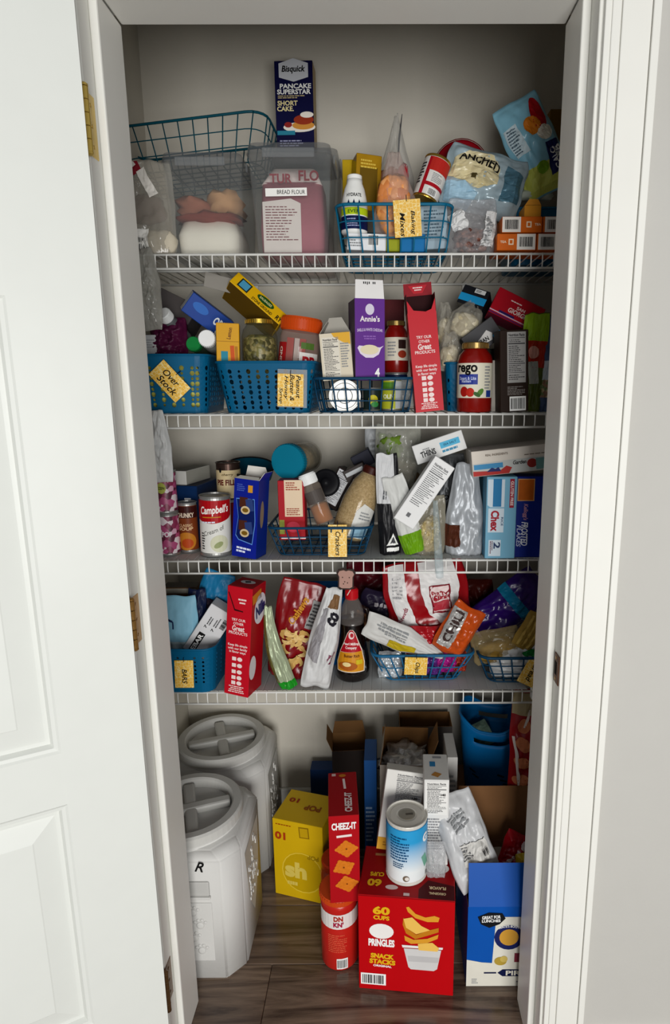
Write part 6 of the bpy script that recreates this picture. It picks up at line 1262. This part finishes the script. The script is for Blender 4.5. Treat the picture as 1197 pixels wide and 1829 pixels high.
# yellow carton standing upside down
YL = M('d8b71c', .42, var=.06)
B = quad_box('yellow_carton', 'yellow carton standing upside down beside the white bins', 'box', -.160, .355, .0005, .150, .13, .246, YL, yaw=-16)
lettering(B.T, B.F, '10', -.052, .072, .032, .024, M('b5461e', .5), 180, .04); decal(B.T, B.F, 'ring', [E_(.012, -.035, .125, .13), E_(.012, -.035, .118, .123)], [M('e3c84a', .45), M('c9aa14', .45)], .0006, [0, 1]); lettering(B.T, B.F, 'sh', -.008, -.03, .066, .052, M('ddc968', .45), 0, .05); text_lines(B.T, B.F, -.01, -.075, .05, .014, 1, M('ddc968', .45), 3, fill=.8); lettering(B.T, B.F, 'POP', .045, .02, .034, .014, M('a88c10', .5), 180, .03); text_lines(B.T, B.F, -.03, .108, .07, .006, 1, M('a8520e', .5), 4); decal(B.T, B.F, 'print', [R4(.02, .095, .03, .034, 4), R4(.02, .095, .024, .028, 4)], [M('9a7a10', .5), M('c9a818', .5)], .0006, [0, 1])
lettering(B.T, B.Tp, 'POP', .02, .0, .05, .022, M('a05a14', .5), 180, .04); lettering(B.T, B.Tp, '10', -.045, .02, .03, .018, M('a8420e', .5), 180, .04)
B = quad_box('small_blue_carton', 'small blue carton peeking out behind the yellow carton', 'box', -.125, .60, .0005, .10, .05, .215, M('24406a', .5))
# coffee tub, carton on top
r = .047; h = .205
T, S = jar('coffee_tub', 'red and orange plastic coffee tub with white band', 'tub', [(r * .94, 0), (r, .005), (r, h * .55), (r * .97, h * .6), (r * .97, h * .82), (r, h * .86), (r * .98, h * .93)], M('c8322a', .32, var=.08, coat=.4), [(r * 1.03, h * .92), (r * 1.04, h * .93), (r * 1.04, h * .985), (r * 1.0, h)], M('cf5a26', .4), cap_ribs=40)
roundband(T, S, 'white_band', h * .60, h * .80, M('e2dcd8', .45)); lettering(T, S, 'DN', .004, h * .745, .024, .014, M('b8402e', .45), 0, .05, off=.0012); lettering(T, S, "KN'", .004, h * .665, .026, .014, M('b02a50', .45), 0, .05, off=.0012); text_lines(T, S, .002, h * .40, .05, h * .26, 10, M('e06a50', .45), 5); barcode(T, S, .012, h * .11, .024, .026, 6)
T.location = (-.050, .118, .0005); T.rotation_euler = (0, 0, math.radians(-4))
CZ = M('b81a26', .42, var=.05)
B = quad_box('cheese_cracker_box', 'tall red cheese cracker box standing on the coffee tub', 'box', -.038, .150, .2065, .072, .165, .238, CZ, yaw=5, faces={'Tp': M('a81622', .45)})
lettering(B.T, B.F, 'CHEEZ-IT', .0, .092, .058, .019, WHITE, 1, .04); decal(B.T, B.F, 'white_tab', [R4(.0, .065, .036, .006, 4)], M('eadcd8', .5))
def cracker(u, v, s, a):
    P_ = []
    c = [(math.cos(math.radians(a + 90 * i)), math.sin(math.radians(a + 90 * i)) * .82) for i in range(4)]
    for i in range(4):
        x0, y0 = c[i]; x1, y1 = c[(i + 1) % 4]
        for j in range(8):
            t = j / 8; k_ = 1.0 if j % 2 else .93; P_.append((u + (x0 + (x1 - x0) * t) * s * k_, v + (y0 + (y1 - y0) * t) * s * k_))
    return P_
CRK = M('d9862a', .55, var=.25, vs_=120, bump=.5, bs=160)
for i, (u, v_, s, a) in enumerate(((.005, .030, .0305, 4), (-.002, -.020, .030, 25), (.005, -.066, .0305, 10))):
    decal(B.T, B.F, 'cracker_print', [cracker(u, v_, s, a)], CRK, .0006 + .0003 * i); decal(B.T, B.F, 'cracker_hole', [E_(u, v_, .004, .004)], M('8a4a14', .6), .0018)
lettering(B.T, B.Tp, 'CHEEZ-IT', .012, -.035, .07, .018, M('e6d6d4', .5), 90, .04); decal(B.T, B.Tp, 'white_bar', [R4(.004, .035, .006, .04, 4)], M('e6d6d4', .5)); decal(B.T, B.Tp, 'cracker_print', [E_(.0, .068, .018, .012)], M('c8842e', .5)); decal(B.T, B.Tp, 'pale_square', [R4(-.022, .072, .010, .010)], M('d9c0bc', .5))
T, S = jar('snack_tub', 'orange translucent snack tub half hidden behind the coffee tub', 'tub', [(.04, 0), (.046, .006), (.046, .155), (.038, .18)], M('b8481e', .3, var=.15, coat=.5), [(.042, .175), (.043, .192), (.040, .196)], M('c04a1e', .4)); T.location = (-.062, .225, .0005)
# big red snack carton
PR = M('c4101c', .38, var=.04)
B = quad_box('snack_cup_carton', 'large red carton of sixty snack cups on the floor', 'box', .1215, .095, .0005, .226, .155, .266, PR, yaw=-5.5, faces={'Tp': M('a80e1a', .42, var=.06)})
GOLDT = M('e6b92a', .45)
lettering(B.T, B.F, '60', -.058, .094, .040, .023, GOLDT, -2, .05); lettering(B.T, B.F, 'CUPS', -.058, .074, .038, .012, GOLDT, -2, .05)
decal(B.T, B.F, 'white_badge', [E_(-.058, .036, .058, .042)], M('eeeae6', .5)); lettering(B.T, B.F, 'PRINGLES', -.058, .004, .062, .021, WHITE, 0, .05); lettering(B.T, B.F, 'SNACK', -.056, -.034, .056, .014, GOLDT, -2, .06); lettering(B.T, B.F, 'STACKS', -.056, -.050, .062, .014, GOLDT, -2, .06); lettering(B.T, B.F, 'ORIGINAL', -.056, -.062, .044, .006, WHITE, -2, .04)
barcode(B.T, B.F, -.078, -.102, .052, .028, 9)
CH = M('e0a63c', .5, var=.12); CH2 = M('c98826', .5, var=.12); CH3 = M('edc468', .5)
decal(B.T, B.F, 'chip_print', [[(.0, .108), (.004, .096), (.022, .080), (.05, .072), (.075, .074), (.078, .086), (.066, .090), (.045, .084), (.022, .092), (.006, .110)], [(-.006, .080), (.0, .052), (.024, .034), (.05, .048), (.076, .058), (.076, .046), (.05, .034), (.022, .022), (.0, .036), (-.008, .06)], [(-.006, .076), (.014, .082), (.036, .060), (.056, .050), (.024, .036), (.0, .052)], [(-.004, .030), (.018, .020), (.05, .026), (.076, .040), (.074, .028), (.05, .014), (.012, .008), (-.002, .016)], [(.028, .010), (.062, .016), (.078, .002), (.074, -.008), (.03, -.008)]], [CH, CH2, CH3, CH, CH3], .0007, [0, 1, 2, 3, 4])
decal(B.T, B.F, 'cup_print', [[(-.008, -.004), (.086, -.002), (.087, .004), (-.010, .003)], [(-.005, -.006), (.083, -.004), (.074, -.058), (.066, -.064), (.012, -.064), (.006, -.058)], [(.004, -.026), (.078, -.025), (.076, -.040), (.006, -.042)]], [M('e6e4e2', .5), M('cfcdcb', .5), M('bdbbba', .5)], .0010, [0, 1, 2])
lettering(B.T, B.Tp, '60', -.078, -.040, .034, .022, GOLDT, 180, .05); lettering(B.T, B.Tp, 'CUPS', -.074, -.014, .034, .013, GOLDT, 180, .05); decal(B.T, B.Tp, 'dark_panel', [[(.028, -.077), (.112, -.077), (.112, -.035), (.05, -.022), (.028, -.05)]], M('5a0c14', .45)); lettering(B.T, B.Tp, 'FLAVOR', .072, -.044, .040, .009, M('e0c8a0', .5), 180, .04); lettering(B.T, B.Tp, 'ORIGINAL', .072, -.060, .040, .007, M('e0c8a0', .5), 180, .04); decal(B.T, B.Tp, 'small_badge', [E_(-.036, -.050, .030, .014), R4(0.0, -.068, .014, .008)], M('d9c4c0', .5)); decal(B.T, B.Tp, 'white_badge', [E_(.07, .018, .06, .036)], M('eeeae6', .5)); decal(B.T, B.Tp, 'tab_slot', [R4(-.07, .05, .03, .008)], M('b98a5c', .6)); decal(B.T, B.F, 'fold_line', [R4(0, .1315, .224, .0015)], M('8a0c16', .5))
ZP = .2675
# tall tin of coconut drink on it
r = .0500; h = .158; CAN = M('3aa0d6', .4)
T, S = tin('coconut_tin', 'tall white and sky blue coconut tin standing on the red carton', 'tin', r, h, CAN, M('d8d5cc', .38, .1, spec=.5))
lp = [(r + .0001, h * .06), (r + .0001, h * .93)]
def skygrad():
    m = bpy.data.materials.new('tin_label_fade'); m.use_nodes = True; N = m.node_tree.nodes; L = m.node_tree.links; b = N['Principled BSDF']; b.inputs['Roughness'].default_value = .4
    tc = N.new('ShaderNodeTexCoord'); sx = N.new('ShaderNodeSeparateXYZ'); L.new(tc.outputs['Object'], sx.inputs[0]); mr = N.new('ShaderNodeMapRange'); mr.inputs['From Min'].default_value = h * .15; mr.inputs['From Max'].default_value = h * .95; L.new(sx.outputs['Z'], mr.inputs['Value'])
    rp = N.new('ShaderNodeValToRGB'); e = rp.color_ramp.elements; e[0].color = lin('e9eeee'); e[0].position = .1; e[1].color = lin('259ad2'); e[1].position = .72; L.new(mr.outputs[0], rp.inputs[0]); L.new(rp.outputs[0], b.inputs['Base Color']); return m
V, Fc = lathe(lp, 40, False); part(T, 'printed_label', V, Fc, skygrad(), None, True)
text_lines(T, S, -.024, h * .62, .050, h * .42, 9, M('1f5c86', .5), 5, off=.0012); text_lines(T, S, -.026, h * .34, .030, h * .10, 3, M('2a5c80', .5), 6, off=.0012); decal(T, S, 'coconut_print', [E_(-.008, h * .13, .016, .016), E_(-.006, h * .13, .010, .010)], [M('7a6a58', .5), M('e0dcd4', .5)], .0012, [0, 1]); lettering(T, S, 'G', .044, h * .74, .018, .024, WHITE, 0, .06, off=.0012); decal(T, S, 'green_print', [R4(.044, h * .35, .016, .034, 20)], M('7ab09a', .5), .0012); barcode(T, S, .052, h * .12, .014, .014, 4, off=.001)
V, Fc = lathe([(.020, 0), (.020, .0006), (.018, .0008)], 24); o = part(T, 'lid_ring', V, Fc, M('c9c6bc', .3, .8)); o.location = (0, 0, h - .0030)
box_part(T, 'lid_code', (0.006, 0, h - .0022), (.018, .007, .0004), M('5a564e', .5))
T.location = (.118, .100, ZP); T.rotation_euler = (0, 0, .1)
# white cartons behind the tin
B = quad_box('white_food_carton', 'white carton with yellow foot leaning back on the red carton', 'box', .092, .178, ZP, .098, .045, .200, M('dedcd6', .5), yaw=-2, pitch=-14, roll=8)
nutrition(B.T, B.F, .012, .052, .074, .085, 4, 0, None, M('6a6a6c', .6)); decal(B.T, B.F, 'yellow_foot', [R4(0, -.085, .098, .030)], M('d9a836', .5)); text_lines(B.T, B.F, 0, -.085, .07, .012, 2, M('a87c1c', .5), 4); lettering(B.T, B.F, '120', .03, .036, .014, .006, INK, 0, .03)
for i in range(2): pass
B = quad_box('white_food_carton', 'tall white carton with nutrition table and cracker picture on top', 'box', .192, .168, ZP, .060, .105, .236, M('e0dfdc', .5), yaw=-2, roll=0, faces={'Tp': M('d2d2ce', .5)})
nutrition(B.T, B.F, 0, .068, .052, .09, 7, 0, M('e9e8e4', .5), M('48484a', .6)); lettering(B.T, B.F, '140', .016, .078, .012, .007, INK, 0, .04); text_lines(B.T, B.F, 0, -.03, .046, .09, 12, M('8a8a8c', .6), 8)
decal(B.T, B.Tp, 'blue_square', [R4(-.008, .010, .014, .020)], M('3a86b4', .5)); decal(B.T, B.Tp, 'cracker_print', [cracker(.0, -.032, .014, 12)], M('b98a4c', .5)); decal(B.T, B.Tp, 'grey_bar', [R4(.004, .038, .022, .008)], M('8a8c90', .5))
P = Pouch('plastic_wrap', 'clear crinkled plastic wrap between the tall white carton and tin', 'wrap', .045, .10, .03, CLEAR('d0d2d4', .45, .08, .9, 50), seed=201, wr=.5); P.T.location = (.188, .075, ZP)
# open brown cartons at the back
def card(name, lab, x, y, w, d, h, yaw, out, faces=None): return quad_box(name, lab, 'box', x, y, .0005, w, d, h, out, yaw=yaw, faces=faces, open_top=True, inner=M('86643f', .8, var=.1))
B = card('open_carton', 'open brown carton with crumpled silver foil inside', .125, .430, .140, .13, .372, -3, M('b9b2a6', .6)); clump(B.T, 'foil', M('dad8d4', .25, .35, .1, 1.0, 90), (0, 0, .340), (.125, .11, .07), 3, .5, 30, 20, 5.0)
B.flap('Bk', .045, -6, M('8f6b44', .8), M('8f6b44', .8)); B.flap('Rt', .075, 20, M('9a744a', .8), M('8f6b44', .8), .012); B.flap('Lf', .055, -10, M('b9b2a6', .7), M('8f6b44', .8), .004)
B = card('open_carton', 'open brown carton with blue side at the left of the foil', -.045, .53, .105, .10, .345, 4, M('7a5c3c', .8), {'Rt': M('1d4f86', .5), 'F': M('2a2320', .7)}); B.flap('Bk', .05, -14, M('86643f', .8), M('7d5d3b', .8), .008); B.flap('Lf', .04, 24, KRAFT2, M('7d5d3b', .8), .006)
B = quad_box('blue_side_carton', 'narrow blue carton standing right of the brown open carton', 'box', .024, .44, .0005, .036, .11, .375, M('2a5c94', .5), yaw=0); text_lines(B.T, B.F, 0, -.02, .028, .12, 9, M('9ab4d0', .5), 4)
B = card('open_carton', 'dark open carton against the back wall behind the foil', .195, .59, .165, .09, .385, 0, M('4a4440', .7))
B = quad_box('white_food_carton', 'slim white carton squeezed behind the tall white carton', 'box', .250, .36, .0005, .028, .12, .44, M('c4c2be', .55)); text_lines(B.T, B.F, 0, .12, .02, .10, 7, GREYP, 4)
# blue flexible bucket with oval handles, on a hidden carton
B = quad_box('cardboard_carton', 'brown carton under the blue bucket at the back right', 'box', .385, .50, .0005, .24, .20, .215, KRAFT)
T = thing('blue_bucket', 'blue flexible bucket with oval handle holes at the back right', 'bucket')
def bucket(T, w0, w1, d0, d1, h, mat):
    bm = bmesh.new(); n = 56; nv = 14; ring = []
    def pt(a, v):
        w, d = w0 + (w1 - w0) * v, d0 + (d1 - d0) * v; e = .62
        c, s = math.cos(a), math.sin(a)
        hh = h * (1 + .13 * max(0, v - .5) * 2 * (abs(math.sin(a)) ** 6 * -1 + .5))
        return Vector((w / 2 * math.copysign(abs(c) ** e, c), d / 2 * math.copysign(abs(s) ** e, s), v * hh))
    for j in range(nv + 1): ring.append([bm.verts.new(pt(2 * math.pi * i / n, j / nv)) for i in range(n)])
    for j in range(nv):
        for i in range(n):
            a = (i + .5) * 360 / n; hole = j in (11,) and (250 < a < 300 or 70 < a < 110); slot = j in (3, 5, 7) and (i % 4 == 0) and False
            if hole: continue
            bm.faces.new((ring[j][i], ring[j][(i + 1) % n], ring[j + 1][(i + 1) % n], ring[j + 1][i]))
    bm.faces.new(ring[0][::-1]); o = bm_part(T, 'bucket_wall', bm, mat, True); m = o.modifiers.new('wall', 'SOLIDIFY'); m.thickness = .003; m.offset = -1
    V, Fc = tube([pt(2 * math.pi * i / n, 1.0) for i in range(n)], .0042, 6, True); part(T, 'rim', V, Fc, mat, None, True)
    for (a, v_) in ((245, .35), (252, .28), (285, .33), (292, .26), (300, .2)):
        p = pt(math.radians(a), v_); o = box_part(T, 'slot', (0, 0, 0), (.022, .003, .005), M('0a2c46', .6), .001); o.location = p + Vector((0, -.001, 0)); o.rotation_euler = (0, .35, math.radians(a + 90))
bucket(T, .15, .19, .13, .17, .235, M('1277ae', .42, var=.06)); T.location = (.392, .505, .2165); T.rotation_euler = (0, 0, math.radians(-14))
P = Pouch('green_packet', 'pale green packet lying inside the blue bucket', 'packet', .08, .075, .02, M('8da896', .4, var=.3), seed=203, wr=.4); P.T.location = (.372, .495, .345); P.T.rotation_euler = rot(-30, 0, -40).to_euler()
# open blue snack carton with brown interior
SB = M('1763b4', .42, var=.05)
B = quad_box('open_snack_carton', 'open blue and white snack carton on the floor by the right jamb', 'box', .372, .140, .0005, .222, .215, .226, SB, open_top=True, inner=M('8a6a4a', .8, var=.1), yaw=0)
decal(B.T, B.F, 'white_field', [[(-.111, -.113), (.111, -.113), (.111, .085), (-.044, .085), (-.050, -.046), (-.075, -.044), (-.111, -.036)]], M('dcd9cc', .5)); decal(B.T, B.F, 'black_badge', [[(-.088, .086), (-.062, .098), (-.030, .096), (-.022, .082), (-.036, .066), (-.060, .056), (-.080, .066)]], M('16181c', .5), .0018); lettering(B.T, B.F, 'GREAT FOR', -.056, .086, .044, .009, WHITE, 4, .03, off=.0024); lettering(B.T, B.F, 'LUNCHES', -.056, .076, .044, .008, WHITE, 2, .03, off=.0024)
decal(B.T, B.F, 'round_badge', [E_(-.012, .028, .070, .070), E_(-.012, .028, .046, .046)], [M('26306a', .5), M('d2a348', .5)], .001, [0, 1]); lettering(B.T, B.F, "PIRATE'S BOOTY", -.012, .054, .056, .007, WHITE, 0, .02, off=.0016, arc=.006); decal(B.T, B.F, 'puff_print', [E_(-.030, -.040, .030, .024), E_(-.022, -.034, .018, .018)], [M('b9a04a', .55), M('cdb768', .55)], .0012, [0, 1]); decal(B.T, B.F, 'red_print', [R4(.012, -.030, .018, .026)], M('8a3a4a', .5), .001)
decal(B.T, B.F, 'name_bar', [[(-.036, -.074), (-.024, -.064), (.111, -.064), (.111, -.084), (-.024, -.084)], R4(-.054, -.074, .030, .004)], M('1a2450', .5), .001); lettering(B.T, B.F, 'PIRATE', .024, -.074, .080, .014, M('e6e2d2', .5), 0, .03, off=.0015); text_lines(B.T, B.F, -.088, -.098, .020, .016, 3, GREYP, 3); text_lines(B.T, B.F, .04, -.100, .06, .008, 1, GREYP, 4)
o, fs = B.flap('F', .098, -18, SB, M('9a744a', .8), .002); decal(B.T, fs, 'star_print', [E_(.098, .0, .046, .07)], M('16265a', .5)); decal(B.T, fs, 'star', [[(.060 + .010 * math.cos(math.radians(90 + 36 * i)) * (1 if i % 2 == 0 else .45), .042 + .010 * math.sin(math.radians(90 + 36 * i)) * (1 if i % 2 == 0 else .45)) for i in range(10)]], WHITE, .001)
B.flap('Bk', .155, 6, M('8a6644', .8), M('8f6a48', .8), .001); B.flap('Rt', .06, 30, M('b9a88a', .7), M('8a6a4a', .8))
BX, BY = .372, .14
P = Pouch('red_snack_bag', 'small red snack bag with white stripes inside the open carton', 'bag', .075, .10, .035, M('b0162a', .22, var=.15, bump=.4, coat=.5), seed=205, wr=.3); decal(P.T, P.F, 'white_stripe', [R4(.012, .026, .007, .022, -20), R4(.024, .022, .007, .022, -20), R4(-.01, -.01, .006, .05, -30)], M('e0d0d0', .4), .002); P.T.location = (.378, .145, .215); P.T.rotation_euler = rot(24, 0, -24).to_euler()
P = Pouch('yellow_snack_bag', 'small yellow snack bag inside the open carton by the jamb', 'bag', .06, .09, .03, M('c9b024', .3, var=.25, bump=.4, coat=.4), seed=207, wr=.35); P.T.location = (.430, .10, .205); P.T.rotation_euler = rot(-8, 0, -20).to_euler()
P = Pouch('paper_liner', 'loose white paper sheet lining the open carton', 'paper', .15, .14, .006, M('b9b0a0', .7, var=.06, bump=.2), seed=209, wr=.4); P.T.location = (.35, .18, .160); P.T.rotation_euler = rot(0, 0, -58).to_euler()
P = Pouch('white_plastic_bag', 'white printed plastic bag draped over the left of open carton', 'bag', .115, .22, .04, M('c0c1c2', .32, var=.08, bump=.5, bs=35, coat=.3), seed=211, wr=.4, style='pillow'); decal(P.T, P.F, 'label_panel', [R4(.01, -.03, .066, .05, -4)], M('cfcdc8', .45), .003); text_lines(P.T, P.F, -.008, -.026, .03, .030, 5, M('5a5a5c', .5), 3, -4, off=.004); barcode(P.T, P.F, .030, -.036, .018, .016, 5, -4, False, .004); text_lines(P.T, P.F, 0, .05, .05, .04, 4, GREYP, 6, 20, off=.004)
P.T.location = (.300, .07, .250); P.T.rotation_euler = rot(-17, 12, -22).to_euler()
# large red chip bag by the right jamb
P = Pouch('chip_bag', 'large glossy red chip bag standing against the right jamb', 'bag', .16, .37, .06, M('9c1a22', .22, var=.2, bump=.3, coat=.5), seed=213, wr=.25); decal(P.T, P.F, 'chip_print', [E_(-.05, .09 - .05 * i, .030, .042, a=30 * i) for i in range(4)], M('c9805a', .4), .002); decal(P.T, P.F, 'white_stripe', [R4(-.062, -.02, .005, .16, 6), R4(-.044, .11, .006, .05, -10)], M('d9cfc6', .4), .0026); P.band(.82, .97, M('a89a78', .35), 'tan_top'); P.T.location = (.470, .290, .266); P.T.rotation_euler = rot(3, 14, -5).to_euler()
B = quad_box('cardboard_carton', 'brown carton under the red chip bag behind the right jamb', 'box', .505, .325, .0005, .10, .13, .262, KRAFT)
